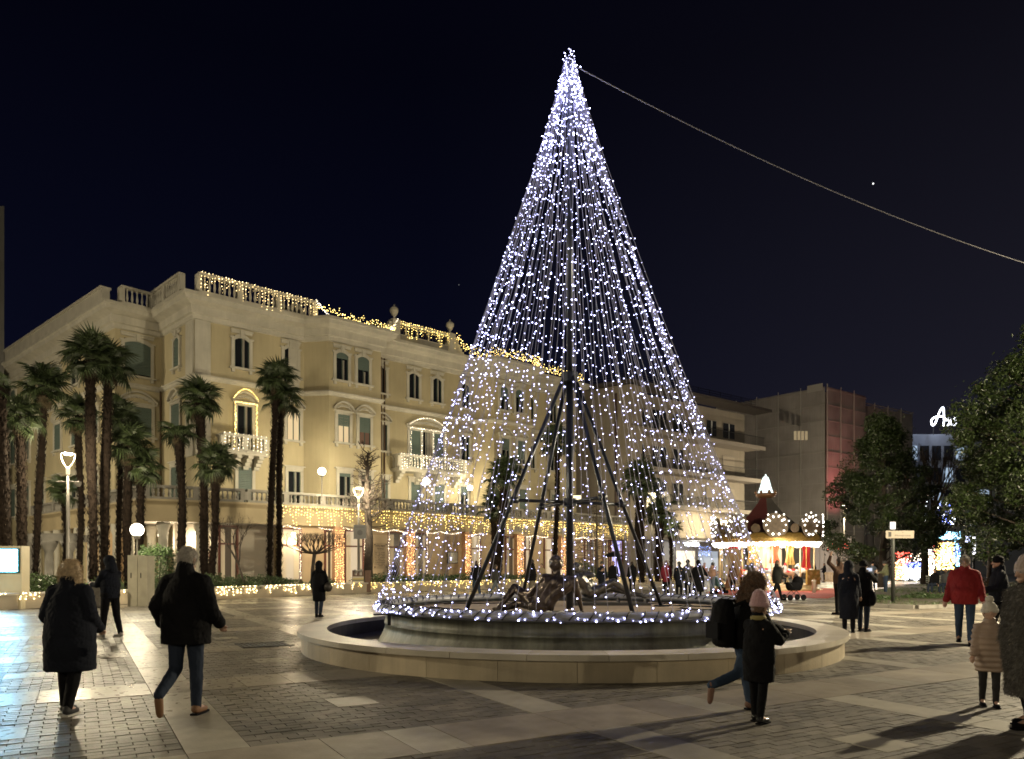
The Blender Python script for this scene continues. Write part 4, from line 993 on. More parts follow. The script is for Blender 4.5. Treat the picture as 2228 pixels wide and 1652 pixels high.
outline(wa0 - .12, wa1 + .12, 8.7, 11.75, .075, M_gold, 'golden lights framing the tall arched balcony window on the left', .32, r=.036)
outline(a0 - .14 if False else FA.s(889), FA.s(964), 8.7, 11.75, .13, M_pale, 'pale lights framing the triple balcony window', .30, extra=(FA.s(913), FA.s(938)))
# curtain below the terrace balustrade, in lengths between the trees
def path_frame(i): a = Vector(TP[i]); b = Vector(TP[i + 1]); return Frame(a, b - a), (b - a).length
f2, L2 = path_frame(2); f3, L3 = path_frame(3); f4, L4 = path_frame(4)
segs = [(f2, f2.s(612, .3), L2 - .1, 'golden light curtain below the terrace, between the double palm and the bare tree'), (f3, 0, L3 * .55, 'golden light curtain below the terrace, right of the bare tree'),
        (f3, L3 * .55, L3, 'golden light curtain below the terrace behind the left light strings'), (f4, 0, L4 * .5, 'golden light curtain below the terrace just left of the mast'), (f4, L4 * .5, L4 - .5, 'golden light curtain below the terrace right of the mast')]
for f, a0_, a1_, lb in segs:
    p_, w_l = curtain(f, a0_, a1_, .38, 5.1, 1.0, .19, .18); lights('light_curtain', p_, M_gold, lb, .034, group='terrace light curtains', wire=w_l)
# garlands over and beside the doors
pts = []; 
for x0, x1 in ((604, 655), (690, 905), (925, 1000), (1022, 1045), (1140, 1190), (1236, 1310)):
    a0_, a1_ = FV.s(x0), FV.s(x1); n = int((a1_ - a0_) / .07)
    for k in range(n): t = k / n; pts.append(FV.w(a0_ + (a1_ - a0_) * t, .16 + R.uniform(-.02, .03), 3.98 - .16 * abs(math.sin((a0_ + (a1_ - a0_) * t) * 1.6)) + R.uniform(-.02, .02)))
lights('light_garland', pts, M_pale, 'thin pale garland swagged along the top of the ground floor doors', .026)
pts = []
for x in (624 - 20, 651, 742, 790, 843, 880, 926, 1040, 1150, 1215, 1296):
    a = FV.s(x)
    for z in np.arange(.7, 3.9, .10): pts.append(FV.w(a + R.uniform(-.03, .03), .16, z))
lights('light_garland', pts, M_pale, 'upright pale garlands along the hotel door frames', .026)
for k, (x0, x1, zb) in enumerate(((725, 747, .3), (881, 901, .35), (1009, 1022, .3), (1122, 1137, .25), (1218, 1229, .5), (1364, 1378, .5))):
    a0_, a1_ = FV.s(x0, .35), FV.s(x1, .35)
    mb = MB(); FV.box(mb, a0_ + .08, a1_ - .08, .01, .42, 0, 4.02); obj('pillar', mb.mesh('pillar', mat('rose_pillar', (.45, .26, .15), .6, var=.2, scale=6)), H)
    pts = []; n = max(5, int((a1_ - a0_) / .12))
    for q in range(n):
        for z in np.arange(zb, 3.85, .105): pts.append(FV.w(a0_ + (a1_ - a0_) * (q + .5) / n + R.uniform(-.03, .03), .48 + R.uniform(0, .05), z + R.uniform(-.03, .03)))
    lb = ['amber bulbs wrapped on the pillar behind the woman with the bag', 'amber bulbs wrapped on the pillar right of the stone plaque', 'amber bulbs on the narrow pillar at the small lit fir', 'amber bulbs on the pillar left of the seated statue', 'amber bulbs on the pillar directly behind the mast', 'amber bulbs on the last pillar beside the purple screen'][k]
    lights('pillar_lights', pts, M_orange, lb, .03, group='lit pillars of the hotel front')

# ------------------------------------------------------------------ neighbouring apartment block
M_apt = mat('taupe_render', (.27, .235, .19), .85, var=.1, scale=.5, streak=.12)
M_aptl = mat('pale_slab_edge', (.24, .21, .18), .7)
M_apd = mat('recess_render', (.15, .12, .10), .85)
AC = Vector((10.8, 68.0)); ZR = 18.1
dl = Vector((1.44, -1.0)).normalized(); dr_ = Vector((1.286, 1.0)).normalized()
AL = Frame(AC - dl * 12, dl); AR = Frame(AC, dr_); LR = 20.8
ap = tag(empty('apartment_block', (14, 74, 0)), 'taupe apartment block with long balconies behind the light strings', 'building')
mb = MB(); A0 = AC - dl * 12; B0_ = AC + dr_ * LR
mb.prism([(A0.x, A0.y), (AC.x, AC.y), (AC.x + dr_.x * 1.6, AC.y + dr_.y * 1.6), tuple(AR.w(1.6, -2.0, 0))[:2], tuple(AR.w(LR - .5, -2.0, 0))[:2], tuple(AR.w(LR - .5, -12, 0))[:2], (A0.x + 4, A0.y + 12)], 0, ZR)
obj('wall', mb.mesh('wall', M_apt), ap)
mb = MB(); 
for f, a0_, a1_ in ((AL, -.4, 12.5), (AR, -.5, LR + .6)):
    f.box(mb, a0_, a1_, -1.5, .7, ZR, ZR + .28)
rr_ = obj('roof', mb.mesh('roof', mat('dark_eaves', (.06, .05, .045), .8)), ap)
mb = MB()
for k in range(5):
    z = ZR + .5 + k * .22
    mb.tube([AL.w(4, -.8, z), AL.w(12, -.8, z)], .03, 4); mb.tube([AR.w(0, -.8, z), AR.w(LR, -.8, z)], .03, 4)
for k in range(12): mb.tube([AR.w(k * 1.8, -.8, ZR), AR.w(k * 1.8, -.8, ZR + 1.45)], .03, 4)
obj('roof_railing', mb.mesh('roof_railing', mat('railing_black', (.02, .02, .02), .5, .5)), rr_)
mb = MB(); mb.tube([AL.w(10.6, .1, 4), AL.w(10.6, .1, 17.4)], .1, 6); obj('downpipe', mb.mesh('downpipe', mat('brown_pipe', (.05, .02, .015), .5)), ap)
M_rail = mat('balcony_rail', (.035, .035, .035), .5, .4); M_bwin = mat('bal_glass', (.02, .022, .026), .15)
M_roll = mat('rolled_shutter', (.30, .26, .21), .7)
for z in (14.25, 10.7, 7.25):
    mb = MB(); AR.box(mb, 1.2, LR, -2.0, .25, z - .22, z); AR.box(mb, 1.2, LR + .02, .2, .3, z - .34, z + .08)
    b = obj('balcony', mb.mesh('balcony', M_aptl), ap)
    mb = MB(); AR.box(mb, 1.25, LR - .05, .18, .22, z + 1.02, z + 1.07)
    for q in range(110): a = 1.3 + q * (LR - 1.4) / 110; AR.box(mb, a, a + .025, .19, .21, z + .08, z + 1.02)
    tag(obj('railing', mb.mesh('railing', M_rail), b), kind='stuff')
    for q, (a, w, kind) in enumerate(((2.6, 1.4, 'g'), (5.2, 2.0, 'g'), (8.3, 1.5, 'd'), (10.9, 1.5, 's'), (13.6, 1.6, 's' if z < 14 else 'w'), (16.4, 2.0, 's' if z < 14 else 'w'))):
        top = z + 2.5; bot = z + (.0 if kind != 'w' else .9)
        mb = MB(); AR.box(mb, a - .1, a + w + .1, -1.995, -1.93, bot, top + .12)
        wn_ = obj('window', mb.mesh('window', M_aptl), ap)
        mb = MB(); AR.box(mb, a, a + w, -1.93, -1.915, bot + .02, top); obj('pane' if kind != 's' else 'roller_shutter', mb.mesh('pane', M_roll if kind == 's' else M_bwin), wn_)
        if kind != 's':
            mb = MB(); AR.box(mb, a + w / 2 - .06, a + w / 2 + .06, -1.915, -1.88, bot, top); obj('mullion', mb.mesh('mullion', mat('white_frame', (.6, .6, .6), .5)), wn_)
mb = MB(); AR.box(mb, 0, 1.6, -.3, .28, 13.9, 14.3); AR.box(mb, 1.0, 1.6, -2, .1, 0.1, 3.9); obj('fin_wall', mb.mesh('fin_wall', M_apt), ap)
# ground floor shops
mb = MB(); AR.box(mb, 0.5, LR, -1.9, 1.6, 3.9, 4.15); obj('canopy', mb.mesh('canopy', M_aptl), ap)
shop = [(1500 - 30, 1510, (1.0, .86, .65), .9), (1518, 1560, (.75, .85, 1.0), .35), (1424, 1440, (.85, .9, 1.0), 1.2)]
for k, (x0, x1, c, st) in enumerate(shop):
    a0_, a1_ = AR.s(x0, -1.9), AR.s(x1, -1.9); mb = MB(); AR.box(mb, a0_ - .1, a1_ + .1, -1.99, -1.85, .1, 3.6); sw = obj('shop_front', mb.mesh('shop_front', M_aptl), ap)
    mb = MB(); AR.box(mb, a0_, a1_, -1.85, -1.83, .3, 3.0); obj('pane', mb.mesh('pane', emit('shop_glass_%s' % 'abc'[k], c, st)), sw)
    mb = MB()
    for q in range(9): u = a0_ + (a1_ - a0_) * (q + .5) / 9; AR.box(mb, u - .12, u + .1, -1.82, -1.7, .4, R.uniform(.8, 1.9))
    obj('display', mb.mesh('display', mat('display_goods', (.25, .12, .08), .6, island=.6)), sw)
a0_, a1_ = AR.s(1484, .0), AR.s(1511, .0)
root = tag(empty('tube_light', AR.w((a0_ + a1_) / 2, .4, 3.6)), 'bright white tube light over the shop entrance', 'tube light')
mb = MB(); AR.box(mb, a0_, a1_, .3, .5, 3.45, 3.75); obj('diffuser', mb.mesh('diffuser', emit('tube_white', (.92, .97, 1), 9)), root)
mb = MB(); AR.box(mb, a0_ - .05, a1_ + .05, .25, .55, 3.75, 3.82); obj('housing', mb.mesh('housing', M_aptl), root)
point_light('glow', AR.w((a0_ + a1_) / 2, .9, 3.3), 260, (.9, .95, 1), .2, root)
a0_, a1_ = AR.s(1518, -1.8), AR.s(1545, -1.8); pts = [AR.w(R.uniform(a0_, a1_), -1.7, R.uniform(2.5, 3.5)) for _ in range(110)]
lights('snow_lights', pts, mat('blue_led', (.1, .1, .3), .4, emis=(.22, .38, 1.0), estr=4), 'blue sparkle lights in the shop window left of the carousel', .03)
for k, (x, y, yy) in enumerate(((1418, 1077, 1100), )):
    pass
root = tag(empty('wall_lamp', P(1416, 1088, 66)), 'lit yellow entrance lamp box behind the lyre lamp post', 'wall lamp')
p = P(1416, 1090, 66.5); mb = MB(); mb.box(p.x - .35, p.x + .35, p.y - .2, p.y + .2, p.z - .9, p.z + .7); obj('lamp_box', mb.mesh('lamp_box', emit('yellow_box', (1, .85, .5), 2.2)), root)
p = P(1448, 1092, 66.8); mb = MB(); mb.ell(p, (.42, .2, .95), 12, 8)
tag(obj('oval_sign', mb.mesh('oval_sign', emit('dim_yellow', (1, .85, .55), .45), True)), 'dim oval illuminated sign right of the yellow lamp box', 'sign')
p = P(1251, 1087, 64); mb = MB(); mb.box(p.x - .45, p.x + .5, p.y, p.y + .1, p.z - .3, p.z + .35)
tag(obj('lit_sign', mb.mesh('lit_sign', emit('lit_sign_m', (1, .85, .5), 1.6))), 'small lit square sign just right of the mast above the terrace', 'sign')

# ------------------------------------------------------------------ scaffolded buildings
M_net = mat('scaffold_net', (.29, .265, .25), .9, var=.2, scale=.35, streak=.12)
M_netl = mat('net_edge', (.38, .36, .33), .8)
def netted(name, C, dleft, Lleft, dright, Lright, ztop, label, tops=None):
    root = tag(empty(name, (C[0], C[1] + 5, 0)), label, 'building'); C = Vector(C); dleft = Vector(dleft).normalized(); dright = Vector(dright).normalized()
    fl = Frame(C - dleft * Lleft, dleft); fr_ = Frame(C, dright)
    for f, L in ((fl, Lleft), (fr_, Lright)):
        n = round(L / 3.0)
        for k in range(n):
            a0_ = L * k / n; a1_ = L * (k + 1) / n; mb = MB(); nz_ = 12; na = 6; vs = []; fs = []
            for i in range(nz_ + 1):
                for j in range(na + 1):
                    sagz = -.25 * math.sin(math.pi * j / na) if (i == nz_ and tops) else 0
                    vs.append(f.w(a0_ + (a1_ - a0_) * j / na, .1 + .10 * math.sin(math.pi * j / na) * abs(math.sin(math.pi * i / 4)) + R.uniform(0, .03), ztop * i / nz_ + sagz))
            for i in range(nz_):
                for j in range(na): b = i * (na + 1) + j; fs.append((b, b + 1, b + na + 2, b + na + 1))
            mb.add(vs, fs); obj('net_panel', mb.mesh('net_panel', M_net, True), root)
            mb = MB(); mb.tube([f.w(a0_, .28, 0), f.w(a0_, .28, ztop + .3)], .055, 5); obj('scaffold_pole', mb.mesh('scaffold_pole', M_netl), root)
        mb = MB()
        for z in np.arange(2, ztop + .1, 2.0): f.box(mb, 0, L, .20, .26, z - .07, z + .07)
        tag(obj('ledger', mb.mesh('ledger', mat('net_seam', (.30, .28, .26), .8)), root), kind='stuff')
    mb = MB(); a = C - dleft * Lleft; b = C + dright * Lright; bk = C + (dright - dleft) * 8
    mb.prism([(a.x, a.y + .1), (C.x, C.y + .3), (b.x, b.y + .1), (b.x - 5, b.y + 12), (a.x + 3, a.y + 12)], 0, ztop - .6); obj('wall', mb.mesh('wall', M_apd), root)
    return root, fl, fr_
SC1 = P(1795, YH, 95)
n1, fl1, fr1 = netted('scaffolded_block', (SC1.x, SC1.y), (.847, -1), 16, (1.37, 1), 9.5, 24.3, 'tall block wrapped in scaffold netting, flushed red on one side')
mb = MB(); fl1.box(mb, 13.8, 15.9, .45, .5, 23.8, 24.7); obj('banner', mb.mesh('banner', M_netl), n1)
for k in range(4): p = P(1729 + k * 8, 948, 92.5); mb = MB(); mb.box(p.x - .16, p.x + .16, p.y - .1, p.y, p.z - .55, p.z + .55); obj('lit_window', mb.mesh('lit_window', emit('old_lamp', (1, .8, .5), .16)), n1)
SC2 = P(1868, YH, 103)
netted('scaffolded_block', (SC2.x, SC2.y), (.9, -1), 3, (1.37, .9), 13.5, 24.0, 'lower grey netted block right of the tall one', True)
rl = SC1 + Vector((4.0, -5.5, -YH * 0)); rl = fr1.w(2.0, 4.0, 7.5)
root = tag(empty('red_floodlight', rl), 'red floodlight washing the right face of the scaffolded block', 'floodlight')
mb = MB(); mb.box(rl.x - .3, rl.x + .3, rl.y - .05, rl.y + .05, rl.z - .25, rl.z + .25); mb.tube([(rl.x, rl.y - .1, 0), (rl.x, rl.y - .1, rl.z - .25)], .06, 6); obj('housing', mb.mesh('housing', M_rail), root)
l = bpy.data.lights.new('glow', 'SPOT'); l.energy = 3600; l.color = (1, .17, .18); l.spot_size = math.radians(125); l.spot_blend = 1.0; l.shadow_soft_size = .3
lo = bpy.data.objects.new('glow', l); COL.objects.link(lo); lo.parent = root; lo.location = Vector((0, 0, 0)); tgt = fr1.w(1.0, 0, 17) - rl; lo.rotation_euler = tgt.to_track_quat('-Z', 'Y').to_euler()
# far building with the script sign
FB = P(2030, YH, 120); fbk = tag(empty('far_building', (FB.x, FB.y, 0)), 'pale bluish building glimpsed between the trees under the script sign', 'building')
M_fb = mat('bluish_render', (.20, .22, .26), .8, var=.1, scale=.4)
x0, x1 = P(1960, YH, 120).x, P(2300, YH, 120).x
mb = MB(); mb.box(x0, x1, 120, 132, 0, P(0, 945, 120).z); obj('wall', mb.mesh('wall', M_fb), fbk)
for i in range(7):
    for j in range(4):
        p = P(1985 + i * 26, 985 + j * 48, 119.9); mb = MB(); mb.box(p.x - .7, p.x + .7, 119.85, 119.99, p.z - 1.2, p.z + 1.1)
        obj('window', mb.mesh('window', emit('blue_lit', (.6, .78, 1), .5) if (i + j) % 4 == 0 else M_bwin), fbk)
sgn = tag(empty('script_sign', P(2045, 925, 118)), 'glowing white script sign starting with a large A on the roof', 'sign')
def stroke(pts, w):
    q = []; pp_ = [Vector(P(x, y, 118)) for x, y in pts]
    for i in range(len(pp_) - 1):
        p0_ = pp_[max(0, i - 1)]; p1_ = pp_[i]; p2_ = pp_[i + 1]; p3_ = pp_[min(len(pp_) - 1, i + 2)]
        for k in range(6):
            t = k / 6; q.append(.5 * ((2 * p1_) + (-p0_ + p2_) * t + (2 * p0_ - 5 * p1_ + 4 * p2_ - p3_) * t * t + (-p0_ + 3 * p1_ - 3 * p2_ + p3_) * t ** 3))
    q.append(pp_[-1]); mb = MB(); mb.tube(q, w * .75, 6); return mb
M_neon = emit('neon_white', (.86, .9, 1.0), 6)
for nm, pts, w in (('letter_a', [(2052, 927), (2053, 905), (2051, 887), (2043, 897), (2034, 921), (2027, 925), (2026, 914), (2036, 907), (2052, 906)], .16), ('letter_r', [(2055, 910), (2058, 915), (2062, 909), (2064, 921), (2061, 926)], .15), ('letter_i', [(2067, 912), (2068, 926), (2072, 922)], .15), ('letter_s', [(2079, 908), (2075, 912), (2080, 918), (2077, 925), (2072, 924)], .15)):
    obj(nm, stroke(pts, w).mesh(nm, M_neon), sgn)
mb = MB()
for x in (2030, 2062, 2095): a = P(x, 928, 118.5); mb.tube([(a.x, a.y, P(0, 946, 120).z - .3), a], .08, 4)
obj('sign_post', mb.mesh('sign_post', M_rail), sgn)
point_light('glow', P(2050, 905, 116), 600, (.75, .82, 1), .8, sgn)
# slim tower at the left edge
p = P(-30, YH, 60); q = P(9, YH, 60)
mb = MB(); mb.prism([(p.x - 6, 60), (q.x, 60), (q.x - 6, 66), (p.x - 12, 66)], 0, 30.5); ft_ = obj('tower_block', mb.mesh('tower_block', mat('tower_grey', (.16, .155, .14), .85, var=.1, scale=.4)))
tag(ft_, 'plain grey tower block sliver at the left edge of the square', 'building')
# ------------------------------------------------------------------ planter wall, soil, shrubs
M_plw = mat('planter_stone', (.40, .34, .25), .5, var=.12, scale=2, bump=.1, bscale=20, island=.05)
pw = tag(empty('planter_wall', (-8, 42, 0)), 'low cream stone planter wall with pale cap running in front of the hotel', 'planter wall')
for i in range(len(PLANTER) - 1):
    a = Vector(PLANTER[i]); b = Vector(PLANTER[i + 1]); L = (b - a).length; f = Frame(a, b - a); n = max(1, round(L / 2.4))
    for k in range(n):
        mb = MB(); f.box(mb, L * k / n + .004, L * (k + 1) / n - .004, -.35, 0, 0, .52); obj('wall_block', mb.mesh('wall_block', M_plw), pw)
        mb = MB(); f.box(mb, L * k / n + .003, L * (k + 1) / n - .003, -.42, .06, .522, .60); obj('cap_stone', mb.mesh('cap_stone', M_cap), pw)
sl = MB(); vs = [(p.x, p.y, .46) for p in offset_path(PLANTER, -.3)] + [fp(45, 2) + (.46,), fp(20, 3) + (.46,), fp(4, 3.2) + (.46,), (-20, 42, .46), (-34, 50, .46), (-34, 26, .46)]
sl.add(vs, [tuple(range(len(vs)))]); tag(obj('flower_bed', sl.mesh('flower_bed', mat('soil', (.035, .028, .02), .9, var=.4, scale=3))), kind='structure')
for i in range(len(PLANTER) - 1):
    a = Vector(PLANTER[i]); b = Vector(PLANTER[i + 1]); L = (b - a).length; f = Frame(a, b - a); pts = []
    dens = .16 if i < 3 else .14
    n = int(L / dens)
    for k in range(n):
        s_ = (k + R.random()) * L / n
        if math.sin(s_ * 2.1 + i) + .6 * math.sin(s_ * 5.3) < -1.0: continue
        z = .58
        for q in range(R.randrange(1, 5)):
            pts.append(f.w(s_ + R.uniform(-.07, .07), .05 + R.uniform(0, .04), max(.04, z))); z -= R.uniform(.06, .16)
    lb = ['pale warm icicle lights on the planter wall beside the information panel', 'pale warm icicle lights on the planter wall behind the two walking figures', 'pale warm icicle lights on the planter wall left of the woman with the bag',
          'warm icicle lights on the planter wall below the stone plaque', 'warm icicle lights on the planter wall behind the statues', 'warm icicle lights on the far end of the planter wall'][i]
    lights('icicle_lights', pts, M_yel if i < 3 else M_gold, lb, .030 if i < 3 else .026, group='lights on the planter wall', wire=[[f.w(0, .07, .58), f.w(L, .07, .58)]])

def leaf_cloud(n, fn, size, m_, name, aspect=.5, seed=1, droop=.0):
    """n separate rhombic leaves; fn(rs) gives the centre of each"""
    rs = np.random.RandomState(seed); C = fn(rs, n); n = len(C)
    a = rs.randn(n, 3); a[:, 2] -= droop; a /= np.linalg.norm(a, axis=1)[:, None]; b = rs.randn(n, 3); b -= (b * a).sum(1)[:, None] * a; b /= np.linalg.norm(b, axis=1)[:, None]
    s = size * (.6 + .8 * rs.rand(n)); c_ = np.cross(a, b)
    A = a * s[:, None] * .5; B = b * s[:, None] * aspect * .5; Z = c_ * s[:, None] * .08
    V = np.stack([C - A, C + B + Z, C + A, C - B + Z], 1).reshape(-1, 3)
    f = (np.array([[0, 1, 2, 3]])[None] + (np.arange(n) * 4)[:, None, None]).reshape(-1, 4)
    return tri_mesh(name, V, f, m_, k=4)
def leafmat(name, c, isl=.45, rough=.4):
    return mat(name, c, rough, island=isl, var=.25, scale=.7)
M_hedge = leafmat('hedge_leaf', (.050, .085, .030)); M_mag = leafmat('magnolia_leaf', (.026, .042, .011), .55, .38); M_palm = leafmat('palm_leaf', (.040, .058, .022), .35, .5)
M_trunkp = mat('palm_fibre', (.017, .012, .009), .95, spec=.1, var=.45, scale=7, bump=.6, bscale=14); M_bark = mat('bark', (.055, .042, .033), .9, var=.3, scale=6, bump=.4, bscale=20)
def blob_fn(c, r, jag=.25):
    def fn(rs, n):
        d = rs.randn(n, 3); d /= np.linalg.norm(d, axis=1)[:, None]; rad = (.72 + .3 * rs.rand(n)) * (1 + jag * np.sin(5 * d[:, 0] + 3 * d[:, 2]) * np.cos(4 * d[:, 1] + c[0]))
        d[:, 2] = np.abs(d[:, 2]) * 1.0 - .1; return np.array(c) + d * rad[:, None] * np.array(r)
    return fn
def shrub(name, c, r, n, size, label, m_=None, group=None, seed=1):
    root = tag(empty(name, c), label, 'shrub', group)
    tag(obj('foliage', leaf_cloud(n, blob_fn(c, r), size, m_ or M_hedge, 'foliage', seed=seed), root), kind='stuff')
    mb = MB()
    for q in range(5): mb.tube([(c[0], c[1], c[2] - .1), (c[0] + R.uniform(-.6, .6) * r[0], c[1] + R.uniform(-.6, .6) * r[1], c[2] + r[2] * .8)], [.03, .012], 4)
    obj('stem', mb.mesh('stem', M_bark), root); return root
rnd = random.Random(3); ci = 0
def planter_pt(x):  # point of planter line at photo column x
    for i in range(len(PLANTER) - 1):
        f = Frame(PLANTER[i], Vector(PLANTER[i + 1]) - Vector(PLANTER[i])); s_ = f.s(x); L = (Vector(PLANTER[i + 1]) - Vector(PLANTER[i])).length
        if 0 <= s_ <= L: return f, s_
    return f, s_
low = [(70, 1.0, .5), (95, 1.1, .9), (130, 1.2, .8), (160, .9, .7), (185, .9, .6), (262, .7, .8), (385, .9, .7), (430, 1.2, .55), (490, 1.3, .75), (540, 1.3, .5), (575, .9, .7), (620, 1.3, .6), (655, 1.2, .45), (735, .9, .35), (840, 1.5, .65), (872, 1.0, .5), (915, 1.3, .5), (955, 1.3, .6), (990, 1.0, .5), (1035, 1.6, .6), (1075, 1.5, .5), (1120, 1.4, .5), (1180, 1.5, .5), (1340, 1.6, .6)]
places = {70: 'at the foot of the information panel', 95: 'below the pergola columns', 130: 'in front of the pergola', 160: 'left of the lyre lamp post base', 185: 'right of the lyre lamp post base', 262: 'beside the bin', 385: 'left of the walking man', 430: 'right of the walking man', 490: 'under the bare shrub', 540: 'left of the double palm', 575: 'at the foot of the double palm', 620: 'under the clipped tree', 655: 'left of the woman with the bag', 735: 'behind the poster board, on its left', 840: 'below the stone plaque', 872: 'below the window right of the plaque', 915: 'below the second amber pillar', 955: 'below the framed notice', 990: 'left of the small lit fir', 1035: 'right of the small lit fir', 1075: 'at the foot of the palms left of the statue', 1120: 'behind the left steel leg', 1180: 'behind the seated statue', 1340: 'near the purple screen'}
for k, (x, w, h) in enumerate(low):
    f, s_ = planter_pt(x); p = f.w(s_, -.9 - .5 * rnd.random(), .5); shrub('shrub', (p.x, p.y, .5), (w, .7, h), int(520 * w * (1 + h)), .11, 'low dark green shrub ' + places[x], group='shrubs in the planter', seed=k)
def hedge_box(name, x0, x1, y0, y1, Yd, label, n=4500):
    a = P(x0, y1, Yd); b = P(x1, y0, Yd)
    def fn(rs, n):
        q = rs.rand(n, 3); s_ = rs.randint(0, 3, n); e = rs.choice([0., 1.], n) + rs.randn(n) * .06
        q[np.arange(n), s_] = e; q[:, 2] = np.where((s_ == 2), np.maximum(q[:, 2], .9), q[:, 2])
        return np.stack([a.x + (b.x - a.x) * q[:, 0], Yd - .5 + 1.1 * q[:, 1], .4 + (b.z - .4) * q[:, 2]], 1)
    root = tag(empty(name, ((a.x + b.x) / 2, Yd, .4)), label, 'hedge'); tag(obj('foliage', leaf_cloud(n, fn, .10, M_hedge, 'foliage', seed=9), root), kind='stuff')
    mb = MB(); 
    for q in range(4): mb.tube([((a.x + b.x) / 2 + q * .2 - .3, Yd, .3), ((a.x + b.x) / 2 + q * .3 - .4, Yd, b.z - .3)], .03, 4)
    obj('stem', mb.mesh('stem', M_bark), root)
hedge_box('hedge', 312, 366, 1198, 1275, 31.0, 'clipped square hedge right of the electrical cabinet')
g1 = P(1290, 1255, 57); shrub('box_shrub', (g1.x, 62, .3), (1.3, 1.0, 1.7), 2400, .12, 'tall round green shrub between the window and the purple screen', seed=77)

# ------------------------------------------------------------------ palms
def frond_mesh(seed, L=1.0):
    r = random.Random(seed); mb = MB(); pet = .42 * L; tip = Vector((pet, 0, 0.02)); mb.tube([(0, 0, 0), (pet * .5, 0, .035), tuple(tip)], [.018, .013, .010], 3)
    n = 23; R_ = .62 * L
    for k in range(n):
        a = math.radians(-128 + 256 * (k + .5) / n); ln = R_ * (1 - .22 * abs(a) / 2.2) * r.uniform(.88, 1.08)
        dv = Vector((math.cos(a), math.sin(a), 0)); sd = Vector((-dv.y, dv.x, 0)); w = ln * .062; up = .10 * math.cos(a)
        m_ = tip + dv * ln * .55 + Vector((0, 0, up * .4 + r.uniform(-.02, .02))); e = tip + dv * ln + Vector((0, 0, -.16 * ln - r.uniform(0, .20) * ln))
        mb.add([tip, m_ + sd * w + Vector((0, 0, .02)), e, m_ - sd * w + Vector((0, 0, .02)), m_ - Vector((0, 0, .012))], [(0, 1, 4), (0, 4, 3), (1, 2, 4), (4, 2, 3)])
    return mb.mesh('frond', M_palm)
FROND = [frond_mesh(s) for s in range(5)]
DEAD = [frond_mesh(s + 20) for s in range(2)]
for q in DEAD: q.name = 'dead_frond'; q.materials[0] = mat('dry_palm_leaf', (.06, .045, .022), .8, var=.3)
def palm(x, ytop, Yd, rad, wt, label, xb=None, nf=26, crown=True, lo=-62, hi=78):
    """trunk at column x (base at xb), crown centre at row ytop, distance Yd, crown radius and trunk width in photo units"""
    top = P(x, ytop, Yd); base = P(xb if xb is not None else x, YH, Yd); base.z = .4; pxm = F / Yd; tr = wt / pxm / 2 * .74; rr = rad / pxm * 1.0
    root = tag(empty('palm_tree', base), label, 'palm tree', 'fan palms in front of the hotel')
    rp = random.Random(int(x * 7 + ytop)); pts = []; rad_ = []
    for i in range(9):
        t = i / 8; p = base.lerp(top, t) + Vector((.10 * math.sin(t * 3 + x), .08 * math.sin(t * 4), 0)) * (1 - abs(2 * t - 1)); pts.append(p); rad_.append(tr * (1.0 + .12 * math.sin(t * 9 + x) - (.15 if t < .1 else 0)) * (.82 + .2 * t))
    mb = MB(); mb.tube(pts, rad_, 10)
    obj('trunk', mb.mesh('trunk', M_trunkp, True), root)
    H_ = top.z - base.z; mb = MB(); n = int(H_ * 60)
    for k in range(n):      # leaf bases and shaggy fibres
        t = k / n; a = k * 2.399; p = base.lerp(top, t) + Vector((.10 * math.sin(t * 3 + x), .08 * math.sin(t * 4), 0)) * (1 - abs(2 * t - 1)); r0 = tr * (.80 + .18 * t)
        dv = Vector((math.cos(a), math.sin(a), 0)); sd = Vector((-dv.y, dv.x, 0)); L_ = rp.uniform(.14, .36); w = rp.uniform(.025, .055)
        up = rp.choice((1, 1, -1)) * L_ * rp.uniform(.6, 1)
        q = p + dv * r0; e = q + dv * rp.uniform(.03, .17) + Vector((0, 0, up)); mb.add([q + sd * w, q - sd * w, e, q + dv * .06 + Vector((0, 0, up * .4))], [(0, 1, 3), (0, 3, 2), (1, 2, 3)])
    tag(obj('leaf_base', mb.mesh('leaf_base', M_trunkp), root), kind='stuff')
    if crown:
        for k in range(7):      # dry brown fronds hanging under the crown
            o = bpy.data.objects.new('dead_frond', DEAD[k % 2]); COL.objects.link(o); o.parent = root; s_ = rr * rp.uniform(.5, .75)
            o.location = top - base + Vector((0, 0, -.25 * rr)); o.rotation_euler = (rp.uniform(-.3, .3), math.radians(rp.uniform(58, 80)), k * .9 + rp.uniform(-.3, .3)); o.scale = (s_, s_ * .7, s_)
        for k in range(nf):
            el = math.radians(lo + (hi - lo) * ((k + .5) / nf) ** .8 + rp.uniform(-8, 8)); az = k * 2.399 + rp.uniform(-.3, .3); s_ = rr * rp.uniform(.85, 1.12)
            o = bpy.data.objects.new('frond', FROND[rp.randrange(5)]); COL.objects.link(o); o.parent = root
            o.location = top - base + Vector((0, 0, rp.uniform(-.25, .1) * rr)); o.rotation_euler = (rp.uniform(-.35, .35), -el, az); o.scale = (s_, s_, s_)
    return root
palm(197, 775, 33.0, 68, 27, 'tallest fan palm on the left, thick trunk, just right of the lyre lamp post', xb=203, nf=32)
palm(236, 790, 34.0, 62, 26, 'second tall fan palm touching the tallest one on its right', xb=226, nf=30)
palm(98, 838, 35.0, 62, 19, 'slender dark fan palm left of the lyre lamp post', xb=76, nf=26)
palm(42, 905, 31.0, 58, 26, 'fan palm just right of the palm at the left edge', xb=52, nf=24)
palm(-2, 840, 29.0, 40, 30, 'thick palm trunk at the left edge of the photo', xb=18, nf=8)
palm(170, 905, 36.5, 52, 17, 'short fan palm crown half hidden behind the tallest trunk', xb=172, nf=18)
